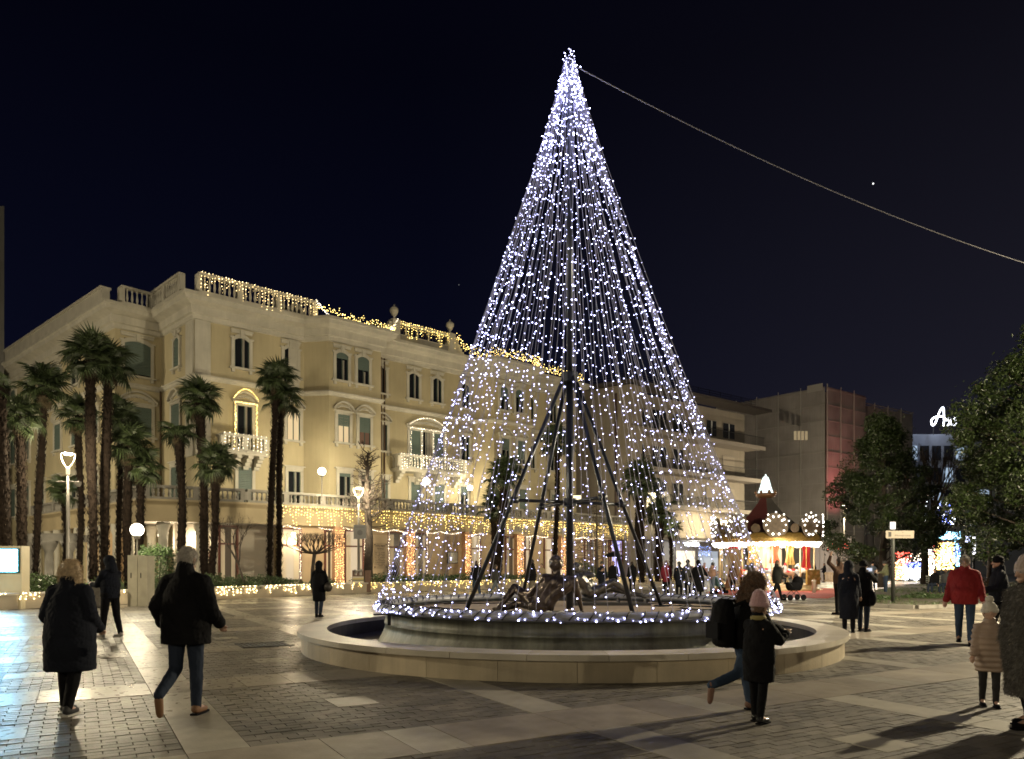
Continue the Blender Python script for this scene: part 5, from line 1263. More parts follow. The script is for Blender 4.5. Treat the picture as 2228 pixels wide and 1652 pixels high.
palm(262, 902, 37.0, 52, 14, 'thin fan palm right of the two tallest', xb=258, nf=20)
palm(280, 960, 35.5, 62, 24, 'fan palm with drooping crown above the globe lamp', xb=277, nf=26)
palm(306, 1010, 36.0, 56, 22, 'low fan palm trunk right above the globe lamp', xb=303, nf=22)
palm(138, 1062, 37.0, 42, 12, 'small fan palm behind the pole of the lyre lamp', nf=20)
palm(389, 930, 37.0, 48, 24, 'bare topped palm trunk with a ragged ring of fronds, left of the leaning pair', xb=395, nf=14, lo=-60, hi=20)
b = P(389, 882, 37); mb = MB(); mb.tube([P(389, 935, 37), b], [.27, .20], 9); 
palm(433, 868, 37.5, 55, 25, 'fan palm leaning over the portico corner', xb=446, nf=28)
palm(472, 1008, 36.5, 56, 22, 'lower fan palm crossing behind the leaning one', xb=456, nf=24)
palm(601, 822, 40.0, 55, 18, 'left trunk of the tall double palm by the balcony', xb=585, nf=26)
palm(612, 865, 40.6, 50, 17, 'right trunk of the tall double palm by the balcony', xb=606, nf=20, hi=50)
palm(1098, 1030, 48.0, 52, 26, 'dark fan palm left of the statue behind the light strings', xb=1082, nf=26)
palm(1075, 1100, 50.0, 44, 16, 'lower palm crown beside the dark palm left of the statue', xb=1068, nf=18)
palm(1212, 958, 50.0, 48, 13, 'slim tall palm just left of the mast', xb=1206, nf=26)
palm(1392, 1048, 50.0, 54, 28, 'thick palm behind the right steel leg', xb=1396, nf=26)
palm(1432, 1112, 53.0, 44, 26, 'palm with low dark crown right of the far lyre lamp', xb=1432, nf=22)
palm(1458, 1150, 56.0, 34, 10, 'small thin palm in front of the shops', nf=16)

# ------------------------------------------------------------------ bare and clipped trees
def grow(mb, p, d, L, r, depth, rs, spread, up, tips=None, ratio=.74, n=2):
    pts = [p]; q = p.copy(); dd = d.copy(); k = 3
    for i in range(k):
        dd = (dd + Vector((rs.gauss(0, .12), rs.gauss(0, .12), rs.gauss(0, .08) + up * .1))).normalized(); q = q + dd * (L / k); pts.append(q.copy())
    mb.tube(pts, [r * (1 - .1 * i) for i in range(k + 1)], 5 if r > .03 else 3, cap=False)
    if depth == 0:
        if tips is not None: tips.append(q)
        return
    for i in range(n + (1 if rs.random() < .35 else 0)):
        nd = (dd + Vector((rs.gauss(0, spread), rs.gauss(0, spread), rs.gauss(0, spread * .7) + up * .3))).normalized()
        grow(mb, q, nd, L * ratio * rs.uniform(.8, 1.15), r * .62, depth - 1, rs, spread, up, tips, ratio, n)
M_twig = mat('dark_twigs', (.045, .033, .025), .9)
def treeroot(name, base, label, cat='tree'): return tag(empty(name, base), label, cat)
# pollarded tree beside the lamp post
b = P(800, YH, 45.5); b.z = .45; rt = treeroot('bare_tree', b, 'bare pollarded tree with stubby twigs standing beside the lamp post with the grey sign')
rs = random.Random(5); top = P(800, 985, 45.5); mb = MB(); mb.tube([b, b.lerp(top, .35) + Vector((.08, 0, 0)), b.lerp(top, .7) - Vector((.06, 0, 0)), top], [.30, .24, .17, .06], 9); obj('trunk', mb.mesh('trunk', M_bark, True), rt)
mb = MB()
for k in range(64):
    t = .42 + .58 * rs.random(); p = b.lerp(top, t); a = rs.uniform(0, 6.28); L_ = (1.5 if t < .7 else 1.15) * rs.uniform(.5, 1.0) * (1.25 - t * .5)
    grow(mb, p, Vector((math.cos(a), math.sin(a), rs.uniform(.1, .9))).normalized(), L_ * .55, .045, 3, rs, .55, .3)
tag(obj('branches', mb.mesh('branches', M_twig), rt), kind='stuff')
# flat clipped tree
b = P(680, YH, 41.5); b.z = .45; rt = treeroot('clipped_tree', b, 'small bare tree clipped flat on top, left of the first amber pillar')
fork = P(684, 1205, 41.5); mb = MB(); mb.tube([b, b.lerp(fork, .5) + Vector((-.05, 0, 0)), fork], [.13, .11, .10], 7); obj('trunk', mb.mesh('trunk', M_bark, True), rt)
mb = MB(); ztp = P(0, 1160, 41.5).z; zlo = P(0, 1178, 41.5).z
for k in range(30):
    a = k * 2.399; rr = 1.6 * math.sqrt((k + .5) / 30); e = Vector((fork.x + rr * math.cos(a), fork.y + rr * math.sin(a) * .8, zlo - .25 * rr / 1.6 + rs.uniform(-.1, .1)))
    m_ = fork.lerp(e, .45) + Vector((rs.uniform(-.1, .1), rs.uniform(-.1, .1), -.10)); mb.tube([fork, m_, e], [.045, .03, .014], 4, cap=False)
    for q in range(7):
        e2 = e + Vector((rs.uniform(-.3, .3), rs.uniform(-.3, .3), 0)); e2.z = ztp - rs.uniform(0, .12); mb.tube([e, e.lerp(e2, .5) + Vector((rs.uniform(-.06, .06), 0, 0)), e2], [.012, .009, .005], 3, cap=False)
for k in range(2600):
    a = rs.uniform(0, 6.28); rr = 1.75 * math.sqrt(rs.random()); c = Vector((fork.x + rr * math.cos(a), fork.y + rr * math.sin(a) * .8, ztp - abs(rs.gauss(0, .16)) - (.25 * (rr / 1.75) ** 3 * rs.random())))
    dv = Vector((rs.gauss(0, 1), rs.gauss(0, 1), rs.gauss(0, .7))).normalized() * rs.uniform(.06, .16); sd = dv.cross(Vector((0, 0, 1))).normalized() * .006
    mb.add([c - sd, c + sd, c + dv], [(0, 1, 2)])
tag(obj('branches', mb.mesh('branches', M_twig), rt), kind='stuff')
def bare(x, ybase, Yd, H_, label, depth=5, spread=.42, r=.08, up=.5, seed=3, lean=0.0, L0=.22, zb=None):
    b = P(x, YH, Yd); b.z = .45 if zb is None else zb; rt = treeroot('bare_tree', b, label); rs = random.Random(seed); mb = MB()
    top = b + Vector((lean, 0, H_ * .3)); mb.tube([b, b.lerp(top, .5) + Vector((.03, 0, 0)), top], [r, r * .85, r * .7], 7); obj('trunk', mb.mesh('trunk', M_bark, True), rt)
    mb = MB()
    for k in range(4): grow(mb, top, Vector((rs.gauss(0, spread * 1.3), rs.gauss(0, spread), 1)).normalized(), H_ * L0, r * .6, depth, rs, spread, up)
    tag(obj('branches', mb.mesh('branches', M_twig), rt), kind='stuff')
bare(532, 1262, 36.5, 3.9, 'small bare shrub like tree between the crossing palms and the double palm', r=.07, seed=11, lean=-.3)
b = P(1299, YH, 60); b.z = .45; rt = treeroot('larch_tree', b, 'slender bare larch standing between the steel legs on the right'); top = P(1297, 1075, 60); mb = MB(); mb.tube([b, top], [.13, .03], 7); obj('trunk', mb.mesh('trunk', M_bark), rt); mb = MB(); rs = random.Random(8)
for k in range(70):
    t = .2 + .78 * rs.random(); a = rs.uniform(0, 6.28); grow(mb, b.lerp(top, t), Vector((math.cos(a), math.sin(a), .1)), (1.05 - t) * 1.6, .025, 2, rs, .4, -.1)
tag(obj('branches', mb.mesh('branches', M_twig), rt), kind='stuff')
bare(2010, 1270, 58.0, 12.5, 'bare tree with upright branches between the two evergreens', depth=6, spread=.26, r=.32, up=.9, seed=4, L0=.17, zb=0.1)
# lit fir beside the hotel door
p = P(1003, 1262, 57.0); rt = treeroot('fir_tree', (p.x, p.y, .45), 'small fir hung with lights beside the third amber pillar')
def cone_fn(rs, n):
    t = rs.rand(n) ** 1.3; a = rs.rand(n) * 6.283; r = .75 * (1 - t) * (.6 + .5 * rs.rand(n)); return np.stack([p.x + r * np.cos(a), p.y + r * np.sin(a), .45 + 2.7 * t], 1)
tag(obj('foliage', leaf_cloud(2600, cone_fn, .12, M_hedge, 'foliage', .3, 4, .6), rt), kind='stuff')
mb = MB(); mb.tube([(p.x, p.y, .3), (p.x, p.y, 2.9)], [.06, .02], 6); obj('trunk', mb.mesh('trunk', M_bark), rt)
pts = [(p.x + .8 * (1 - t) * math.cos(a), p.y + .8 * (1 - t) * math.sin(a), .5 + 2.6 * t) for t, a in [(R.random() ** 1.2, R.uniform(0, 6.28)) for _ in range(120)]]
tag(obj('bulbs', bulbs_mesh(pts, .028, M_pale), rt), kind='stuff')

# ------------------------------------------------------------------ evergreens on the right
def evergreen(name, base, H_, rw, n, label, seed, z0=.16, size=.20, clumps=90, prof=None):
    rt = treeroot(name, base, label); rs0 = random.Random(seed); cl = []
    for k in range(clumps):
        t = z0 + (1 - z0) * rs0.random() ** .85; w = (prof(t) if prof else math.sin(math.pi * min(1, .18 + .82 * (1 - t))) ** .7) * rw; a = rs0.uniform(0, 6.283); r = w * (.35 + .65 * rs0.random() ** .5)
        cl.append((base[0] + r * math.cos(a), base[1] + r * math.sin(a), base[2] + H_ * t, rs0.uniform(.35, .8) * (rw / 4) ** .5))
    cl = np.array(cl)
    def fn(rs, n):
        i = rs.randint(0, len(cl), n); d = rs.randn(n, 3); d /= np.linalg.norm(d, axis=1)[:, None]; r = cl[i, 3] * (.35 + .75 * rs.rand(n) ** .5) * np.where(rs.rand(n) < .06, 1.5, 1)
        return cl[i, :3] + d * r[:, None] * np.array([1.15, 1.15, .8])
    tag(obj('crown', leaf_cloud(n, fn, size, M_mag, 'crown', .42, seed, .2), rt), kind='stuff')
    mb = MB(); tp_ = Vector(base) + Vector((.2, 0, H_ * .8)); mb.tube([base, Vector(base).lerp(tp_, .4) + Vector((.12, 0, 0)), tp_], [.26 * rw / 4, .2 * rw / 4, .05], 9)
    obj('trunk', mb.mesh('trunk', M_bark, True), rt); mb = MB()
    for k in range(0, len(cl), 3):
        t = max(.1, (cl[k, 2] - base[2]) / H_ - .12); p0_ = Vector(base).lerp(tp_, t / .8 if t < .8 else 1); mb.tube([p0_, p0_.lerp(Vector(cl[k, :3]), .5) + Vector((0, 0, -.1)), Vector(cl[k, :3])], [.06, .04, .015], 4, cap=False)
    obj('branches', mb.mesh('branches', M_bark), rt); return rt
bT = P(1916, YH, 50.0); evergreen('magnolia_tree', (bT.x, bT.y, .08), 11.6, 3.9, 46000, 'glossy leaved magnolia right of the carousel with a ragged crown', 21, z0=.17, size=.19, clumps=140, prof=lambda t: max(.05, min(1, (1.02 - t) * 1.75)) * (1 if t > .3 else .95))
bT2 = P(2306, YH, 37.0); evergreen('magnolia_tree', (bT2.x, bT2.y, .08), 13.6, 4.5, 95000, 'very large dark evergreen tree at the right edge of the photo', 33, z0=.14, size=.175, clumps=260, prof=lambda t: max(.05, min(1, (1.06 - t) * 2.6)) * (1 if t > .3 else .8))
bT3 = P(2150, YH, 62.0); evergreen('magnolia_tree', (bT3.x, bT3.y, .08), 11.0, 2.9, 14000, 'darker evergreen behind the bare tree and left of the very large one', 44, z0=.18, size=.24, clumps=80)

# ------------------------------------------------------------------ lamps
M_pole = mat('lamp_pole_grey', (.14, .13, .115), .5, .3); M_arm = emit('lamp_arm_painted_light', (1, .84, .50), .9); M_head = emit('lamp_head_glow', (1, .93, .78), 30)  # M_arm: emission stands in for lamp light falling on arms and collar
def lyre_lamp(x, ytop, Yd, label, power, xb=None, sign=False, cams=False, loc=None, H_=None):
    if loc is None: t = P(x, ytop, Yd); bx = P(xb or x, YH, Yd).x; base = Vector((t.x, Yd, 0))
    else: base = Vector(loc); t = Vector((base.x, base.y, H_)); bx = base.x
    zt = t.z; root = tag(empty('street_lamp', base), label, 'street lamp', 'lyre shaped street lamps')
    mb = MB(); mb.lathe([(.13, 0), (.13, .25), (.085, .3), (.075, 3), (.055, zt - .75)], 10, base); obj('pole', mb.mesh('pole', M_pole, True), root)
    mb = MB(); mb.lathe([(.07, zt - .85), (.08, zt - .6), (.05, zt - .55)], 10, base)
    obj('collar', mb.mesh('collar', M_arm), root)
    for sg in (-1, 1):
        mb = MB(); pts = [(base.x + sg * (.03 + .27 * math.sin(q / 8 * math.pi / 2) ** 1.0), base.y, zt - .6 + .60 * (q / 8) ** 1.25) for q in range(9)]; mb.tube(pts, .019, 6); obj('arm', mb.mesh('arm', M_arm, True), root)
    mb = MB(); mb.lathe([(.02, zt - .01), (.22, zt - .0), (.29, zt + .02), (.25, zt + .05), (.02, zt + .06)], 16, base); obj('head', mb.mesh('head', M_pole, True), root)
    mb = MB(); mb.lathe([(.15, zt - .045), (.16, zt - .015)], 16, base); obj('lens', mb.mesh('lens', M_head), root)
    if cams:
        mb = MB(); mb.tube([(base.x - .45, base.y, zt - 1.15), (base.x + .45, base.y, zt - 1.15)], .02, 5); mb.lathe([(.09, zt - 1.35), (.14, zt - 1.25), (.14, zt - 1.15)], 8, base + Vector((.4, 0, 0))); mb.lathe([(.02, zt - 1.2), (.2, zt - 1.17)], 8, base + Vector((-.3, 0, 0)))
        obj('camera_bracket', mb.mesh('camera_bracket', M_pole), root)
    if sign:
        a = P(770, 1142, Yd); b_ = P(797.5, 1173, Yd); mb = MB(); mb.box(a.x, b_.x, Yd - .15, Yd - .11, b_.z, a.z); s2 = obj('traffic_plate', mb.mesh('traffic_plate', mat('grey_plate', (.22, .22, .22), .6)), root)
        mb = MB(); cz = (a.z + b_.z) / 2 - .05; mb.box(a.x + .1, b_.x - .1, Yd - .155, Yd - .151, a.z - .16, a.z - .12); mb.lathe([(.12, 0), (.16, .004)], 12, mat=Matrix.Translation(((a.x + b_.x) / 2, Yd - .151, cz)) @ Matrix.Rotation(math.radians(90), 4, 'X')); obj('emblem', mb.mesh('emblem', mat('faint_print', (.14, .14, .14), .6)), s2)
    point_light('glow', (base.x, base.y - .0, zt - .14), power, LAMPC, .16 if base.y > 0 else .30, root); return root
lyre_lamp(148, 987, 30.5, 'lit lyre shaped street lamp on the left in front of the palms', 1500, cams=True)
lyre_lamp(780, 1062, 43.8, 'lit lyre shaped street lamp with a grey sign plate on its pole', 1500, sign=True)
lyre_lamp(1418, 1098, 54.8, 'lit lyre shaped street lamp right of the steel legs', 1400)
lyre_lamp(1574, 1134, 74.0, 'far lyre shaped street lamp above the left side of the carousel', 1800)
lyre_lamp(0, 0, 0, 'unseen street lamp added behind the evergreen trees to light the netted block', 8000, loc=(33.0, 74.0, 0), H_=7.5)  # added lamp out of view, brightens the scaffold netting
lyre_lamp(0, 0, 0, 'tall street lamp standing outside the right edge of the photo', 17500, loc=(19.0, 19.4, 0), H_=7.9)
lyre_lamp(0, 0, 0, 'unseen street lamp added beyond the left edge to light the west wing', 6500, loc=(-38.0, 37.0, 0), H_=7.5)  # unseen source put in for the west facade
lyre_lamp(0, 0, 0, 'unseen tall street lamp added beyond the left edge to even the hotel front', 8500, loc=(-25.0, 13.0, 0), H_=9.5)  # added side lamp, evens the light over the hotel front
lyre_lamp(0, 0, 0, 'unseen street lamp added behind the camera on the left as fill', 3300, loc=(-10.5, -13.0, 0), H_=7.5)  # fill light added for the fountain wall and foreground
lyre_lamp(0, 0, 0, 'unseen street lamp added behind the camera on the right as fill', 2500, loc=(13.5, -12.0, 0), H_=7.5)  # second added fill, shares the load so its shadows stay faint
M_globe = emit('globe_glow', (1, .90, .70), 9)
def globe_lamp(c, r, z0, label, power):
    root = tag(empty('globe_lamp', (c.x, c.y, z0)), label, 'globe lamp'); mb = MB(); mb.tube([(c.x, c.y, z0), (c.x, c.y, c.z - r)], .035, 8); mb.lathe([(.10, c.z - r - .1), (.14, c.z - r * .9)], 10, (c.x, c.y, 0)); obj('post', mb.mesh('post', M_pole), root)
    mb = MB(); mb.ell(c, (r, r, r), 20, 12); obj('globe', mb.mesh('globe', M_globe, True), root); point_light('glow', c, power, LAMPC, r * 1.3, root)
    root.children
    return root
c = P(298, 1153, 29.2); globe_lamp(c, .25, 1.9, 'large lit white globe lamp on the stone cabinet', 500)
c = P(700, 1026, 45.6); globe_lamp(c, .24, 5.5, 'lit globe lamp on the terrace right of the double palm', 450)
c = P(927, 1048, 52.0); globe_lamp(c, .26, 5.5, 'lit globe lamp on the terrace at the left light strings', 400)
c = P(1022, 1062, 57.0); globe_lamp(c, .22, 5.5, 'small lit globe lamp on the terrace behind the light strings', 350)
for o in bpy.data.objects:      # lamps shine through their own globes
    if o.name.startswith('globe') and o.type == 'MESH': o.visible_shadow = False
    if o.name.startswith('glass_globe') and o.type == 'MESH': o.visible_shadow = False

# ------------------------------------------------------------------ street furniture
a = P(277.5, 1208, 28.9); b_ = P(320, 1280, 28.9)
root = tag(empty('stone_cabinet', ((a.x + b_.x) / 2, 29, 0)), 'pale stone electrical cabinet under the large globe lamp', 'cabinet')
mb = MB(); mb.box(a.x, (a.x + b_.x) / 2 - .01, 28.9, 29.5, 0, a.z); mb.box((a.x + b_.x) / 2 + .01, b_.x, 28.9, 29.5, 0, a.z - .02); obj('cabinet_body', mb.mesh('cabinet_body', mat('cabinet_paint', (.40, .37, .28), .6, var=.15, scale=2)), root)
for k in range(2): mb = MB(); x = a.x + .12 + k * (b_.x - a.x) / 2; mb.box(x, x + .03, 28.88, 28.9, 1.1, 1.3); obj('latch', mb.mesh('latch', M_ink), root)
p = G(212, 1322); root = tag(empty('litter_bin', p), 'round steel litter bin beside the hooded man', 'litter bin')
mb = MB(); mb.lathe([(.25, .02), (.27, .1), (.27, .85), (.30, .88), (.30, .95), (.22, .98)], 18, p); obj('bin_body', mb.mesh('bin_body', mat('brushed_grey', (.13, .12, .11), .4, .5, var=.2, scale=12), True), root)
# information panel with lit screen at the left edge
Yp = 27.0; a = P(47, 1188, Yp); root = tag(empty('information_panel', (a.x - 1.2, Yp, 0)), 'pale information panel with a glowing white screen at the left edge', 'information panel')
mb = MB(); mb.box(a.x - 3.0, a.x, Yp, Yp + .45, 0, a.z); obj('panel_body', mb.mesh('panel_body', mat('panel_marble', (.50, .44, .31), .5, var=.1, scale=1.5)), root)
s0 = P(43, 1193, Yp); s1 = P(43, 1247, Yp)
mb = MB(); mb.box(s0.x - 2.5, s0.x, Yp - .05, Yp - .002, s1.z, s0.z); fr_ = obj('screen_frame', mb.mesh('screen_frame', mat('teal_frame', (.02, .12, .12), .4)), root)
mb = MB(); mb.box(s0.x - 2.42, s0.x - .06, Yp - .062, Yp - .052, s1.z + .06, s0.z - .05); obj('screen', mb.mesh('screen', emit('screen_white', (.30, .70, 1.0), 50)), fr_)
# poster board at the lamp post
Yp = 42.3; a = P(766, 1241, Yp); b_ = P(792, 1290, Yp); root = tag(empty('poster_board', ((a.x + b_.x) / 2, Yp, 0)), 'three sided poster board with colourful panels at the foot of the lamp post', 'poster board')
mb = MB(); mb.box(a.x, b_.x, Yp, Yp + .06, .05, a.z); mb.box(b_.x + .03, b_.x + .35, Yp + .05, Yp + .35, .05, a.z); obj('board', mb.mesh('board', mat('brown_board', (.11, .06, .04), .6)), root)
zz = .1
for k, (h, c) in enumerate(((.20, (.40, .03, .03)), (.18, (.62, .60, .56)), (.12, (.18, .2, .12)), (.10, (.6, .55, .42)), (.07, (.2, .2, .14)), (.08, (.6, .5, .2)), (.1, (.55, .5, .4)))):
    mb = MB(); mb.box(a.x + .03, b_.x - .03, Yp - .012, Yp - .002, zz, zz + h - .012); obj('poster_strip', mb.mesh('poster_strip', mat('poster_%s' % 'red white olive cream dark yellow buff'.split()[k], c, .6)), root); zz += h
mb = MB()
for q in range(12): x = a.x + .06 + R.random() * (b_.x - a.x - .2); mb.box(x, x + .08, Yp - .01, Yp - .002, zz + .03 + .25 * R.random(), zz + .3 + .1 * R.random())
obj('poster_picture', mb.mesh('poster_picture', mat('poster_photo', (.35, .33, .30), .6, island=.6)), root)
# pergola on the left
Yq = 38.0; a = P(56, 1161, Yq); b_ = P(176, 1173, Yq); root = tag(empty('pergola', ((a.x + b_.x) / 2, Yq, .4)), 'stone pergola with columns and beam behind the shrubs on the left', 'pergola')
mb = MB(); mb.box(a.x, b_.x, Yq - .2, Yq + .2, b_.z - .1, a.z); mb.box(a.x, b_.x, Yq + 1.8, Yq + 2.1, b_.z - .1, a.z); obj('beam', mb.mesh('beam', M_trimg), root)
for x in (64, 107, 150):
    c = P(x, YH, Yq); h = b_.z - .1; mb = MB(); mb.lathe([(.30, .4), (.30, .5), (.22, .6), (.20, h - .6), (.24, h - .5), (.40, h - .12), (.42, h)], 14, (c.x, c.y, 0)); obj('column', mb.mesh('column', M_trimg, True), root)
# way finding post
p = G(1942, 1316); Yw = p.y; root = tag(empty('signpost', p), 'grey wayfinding post with a pointer board and a small parking sign on top', 'signpost')
mb = MB(); mb.lathe([(.075, 0), (.075, 2.6), (.06, 2.65), (.06, 3.35)], 10, p); obj('post', mb.mesh('post', mat('post_dark', (.06, .065, .06), .5, .4), True), root)
mb = MB(); mb.lathe([(.075, 2.62), (.09, 2.7), (.075, 2.8)], 10, p); obj('post_cap', mb.mesh('post_cap', M_pole), root)
a = P(1923, 1155, Yw); b_ = P(1984, 1171.5, Yw); mb = MB(); mb.box(a.x, b_.x, Yw - .13, Yw - .08, b_.z, a.z); bd = obj('pointer_board', mb.mesh('pointer_board', mat('board_beige', (.30, .26, .21), .6)), root)
FSg = Frame((a.x, Yw - .13), (1, 0)); text_on(FSg, (b_.x - a.x) * .60, .003, b_.z + (a.z - b_.z) * .36, 'Montirone', .1, M_ink, bd, width=.62, depth=.002); text_on(FSg, (b_.x - a.x) * .60, .003, b_.z + (a.z - b_.z) * .75, 'al', .06, M_ink, bd, depth=.002)
mb = MB(); mb.box(a.x + .10, a.x + .22, Yw - .135, Yw - .131, b_.z + .06, a.z - .05); obj('emblem', mb.mesh('emblem', M_ink), bd)
a = P(1933, 1136, Yw); b_ = P(1944.5, 1152, Yw); mb = MB(); mb.box(a.x, b_.x, Yw - .12, Yw - .09, b_.z, a.z); ps = obj('small_sign', mb.mesh('small_sign', emit('backlit_sign', (1, .95, .95), .8)), root)
FSg = Frame((a.x, Yw - .12), (1, 0)); text_on(FSg, (b_.x - a.x) / 2, .003, (a.z + b_.z) / 2, 'i', .18, mat('soft_grey', (.3, .28, .28), .6), ps, depth=.002)
# grass island with kerb
mb = MB(); mb.prism(BED, -.02, .09); tag(obj('grass_island', mb.mesh('grass_island', mat('island_soil', (.075, .065, .045), .9, var=.35, scale=1.5))), kind='structure')
kb = tag(empty('kerb', (BED[0][0], BED[0][1], 0)), kind='structure')
for i in range(3):
    f = Frame(BED[i], Vector(BED[i + 1]) - Vector(BED[i])) if i < 3 else None; L = (Vector(BED[i + 1]) - Vector(BED[i])).length; n = max(1, round(L / 1.0))
    for k in range(n): mb = MB(); f.box(mb, L * k / n + .01, L * (k + 1) / n - .01, 0, .16, -.02, .13); obj('kerb_stone', mb.mesh('kerb_stone', M_trimg), kb)
xs = [p[0] for p in BED]; ys = [p[1] for p in BED]
def bed_fn(rs, n):
    out = []
    while len(out) < n:
        x = rs.uniform(min(xs), max(xs)); y = rs.uniform(min(ys), max(ys))
        if in_poly(x, y, BED) and math.sin(x * .9) + math.sin(y * .8 + x * .3) > -.2: out.append((x, y, .10 + rs.rand() * .06))
    return np.array(out)
tag(obj('grass', leaf_cloud(9000, bed_fn, .13, leafmat('grass_blade', (.06, .10, .025)), 'grass', .12, 3)), kind='stuff')
for k, (x, y, w, h, lb) in enumerate(((2075, 1290, 1.6, .55, 'low leafy shrub behind the man in the red jacket'), (2120, 1285, 1.5, .8, 'rusty leaved shrub between the red jacket and the man in the dark beanie'), (2010, 1305, 1.0, .25, 'low ground cover clump right of the signpost foot'), (1905, 1308, .8, .2, 'low ground cover clump left of the signpost foot'))):
    p = G(x, y); shrub('shrub', (p.x, p.y, .08), (w, .7, h), 1300, .10, lb, leafmat('rusty_leaf', (.13, .07, .02)) if k == 1 else M_hedge, seed=60 + k)
# bench with slatted seat
p = G(2050, 1288); bn = tag(empty('park_bench', (p.x, p.y, .1), math.radians(-25)), 'pale cast iron park bench with two seated people behind the red jacket', 'bench')
Mb = mat('bench_paint', (.30, .32, .28), .5)
for k in range(4): mb = MB(); mb.box(-.85, .85, -.2 + k * .11, -.12 + k * .11, .43, .46); obj('seat_slat', mb.mesh('seat_slat', Mb), bn, True)
for k in range(3): mb = MB(); mb.box(-.85, .85, .27, .30, .52 + k * .13, .60 + k * .13); obj('back_slat', mb.mesh('back_slat', Mb), bn, True)
for x in (-.7, .7): mb = MB(); mb.tube([(x, -.28, .0), (x, -.2, .2), (x, -.2, .43), (x, .25, .43), (x, .3, .9)], .025, 6); mb.tube([(x, .35, 0), (x, .2, .2), (x, .2, .43)], .025, 6); obj('leg', mb.mesh('leg', Mb, True), bn, True)
# wooden picket barrier and bollards near the carousel
a = P(1795, YH, 66); b_ = P(1836, YH, 66); wf = tag(empty('picket_fence', (a.x, 66, 0)), 'pale wooden picket fence in front of the lit sheets beyond the carousel', 'fence')
M_pick = mat('pale_wood', (.42, .33, .2), .7, var=.2, scale=5)
for k in range(12): x = a.x + (b_.x - a.x) * k / 11; mb = MB(); mb.box(x - .05, x + .05, 66 - .03, 66, .05, .95); obj('picket', mb.mesh('picket', M_pick), wf)
for z in (.2, .8): mb = MB(); mb.box(a.x - .1, b_.x + .1, 66.01, 66.06, z - .05, z + .05); obj('rail', mb.mesh('rail', M_pick), wf)
a = P(1772, YH, 72); b_ = P(1850, YH, 72); mb = MB(); mb.box(a.x, b_.x, 72, 72.1, 0, 4.2); 
for k in range(8): x = a.x + (b_.x - a.x) * k / 7; mb.box(x - .04, x + .04, 71.93, 71.99, 0, 4.3)
tag(obj('hoarding', mb.mesh('hoarding', mat('white_hoarding', (.46, .44, .40), .7))), 'white site hoarding behind the small figures right of the carousel', 'hoarding')
for k, (x, y) in enumerate(((1884, 1312), (1770, 1290))):
    p = G(x, y); mb = MB(); mb.lathe([(.11, 0), (.11, .62), (.13, .64), (.13, .72), (.02, .75)], 12, p); tag(obj('bollard', mb.mesh('bollard', M_cap, True)), ['short pale bollard at the corner of the grass island', 'short pale bollard at the end of the red carpet'][k], 'bollard')
# festive displays at far right
def blobs(c, r, n, rs): 
    out = []
    for _ in range(n): 
        d = Vector((rs.gauss(0, 1), rs.gauss(0, 1), rs.gauss(0, 1))).normalized(); out.append((c[0] + d.x * r[0], c[1] + d.y * r[1], c[2] + abs(d.z) * r[2]))
    return out
rs = random.Random(12)
def led(n, c, s): return mat(n, tuple(q * .3 for q in c), .4, emis=c, estr=s)
L_red = led('red_led', (1, .12, .08), 6); L_blue = led('deep_blue_led', (.16, .22, 1), 6); L_sky = led('ice_blue_led', (.35, .75, 1), 7); L_wh = led('ice_white_led', (.9, .95, 1), 9)
def display(name, Yd, x0, x1, y0, y1, specs, label, cat='festive display'):
    root = tag(empty(name, P((x0 + x1) / 2, y1, Yd)), label, cat); a = P(x0, y0, Yd); b_ = P(x1, y1, Yd)
    fm = MB(); nx = 5
    for k in range(nx + 1): x = a.x + (b_.x - a.x) * k / nx; fm.tube([(x, Yd, max(0, b_.z)), (x, Yd, a.z if k % nx else (a.z + b_.z) / 2)], .025, 4)
    for z in (max(.05, b_.z), (a.z + b_.z) / 2): fm.tube([(a.x, Yd, z), (b_.x, Yd, z)], .025, 4)
    obj('frame', fm.mesh('frame', M_rail), root)
    for m_, fx0, fx1, fy0, fy1, n, r in specs:
        pts = [(a.x + (b_.x - a.x) * rs.uniform(fx0, fx1), Yd + rs.uniform(-.35, .35), a.z + (max(.1, b_.z) - a.z) * rs.uniform(fy0, fy1)) for _ in range(n)]
        tag(obj('bulbs', bulbs_mesh(pts, r, m_), root), kind='stuff')
display('gift_box_display', 67.0, 1946, 2008, 1198, 1262, [(M_orange, 0, .35, .35, 1, 130, .07), (L_red, .05, .5, .05, .45, 110, .07), (L_blue, .3, .95, .4, .75, 130, .07), (L_wh, .3, 1, .6, 1, 190, .08), (M_pale, .1, .9, .1, .4, 60, .06)], 'glowing red, blue and white gift box display left of the bare tree trunk')
display('arch_display', 69.0, 2008, 2072, 1172, 1256, [(M_pale, 0, .35, .2, 1, 300, .075), (M_gold, .45, 1, .1, .8, 340, .075), (L_red, .2, .8, .1, .6, 40, .06), (L_blue, 0, .3, .05, .35, 30, .06)], 'glowing warm white house shaped display right of the bare tree trunk')
display('ice_display', 76.0, 2046, 2086, 1158, 1240, [(L_sky, 0, 1, 0, .18, 170, .08), (L_sky, .8, 1, .1, .9, 110, .07), (L_blue, .7, 1, .3, .8, 50, .07)], 'ice blue lit arch at the far right behind the warm display')
display('tree_lights', 60.0, 2006, 2075, 1075, 1160, [(L_wh, 0, 1, .2, 1, 70, .045), (L_blue, .3, .9, .1, .8, 40, .055)], 'blue and white light curtain seen through the leaves between the trees')
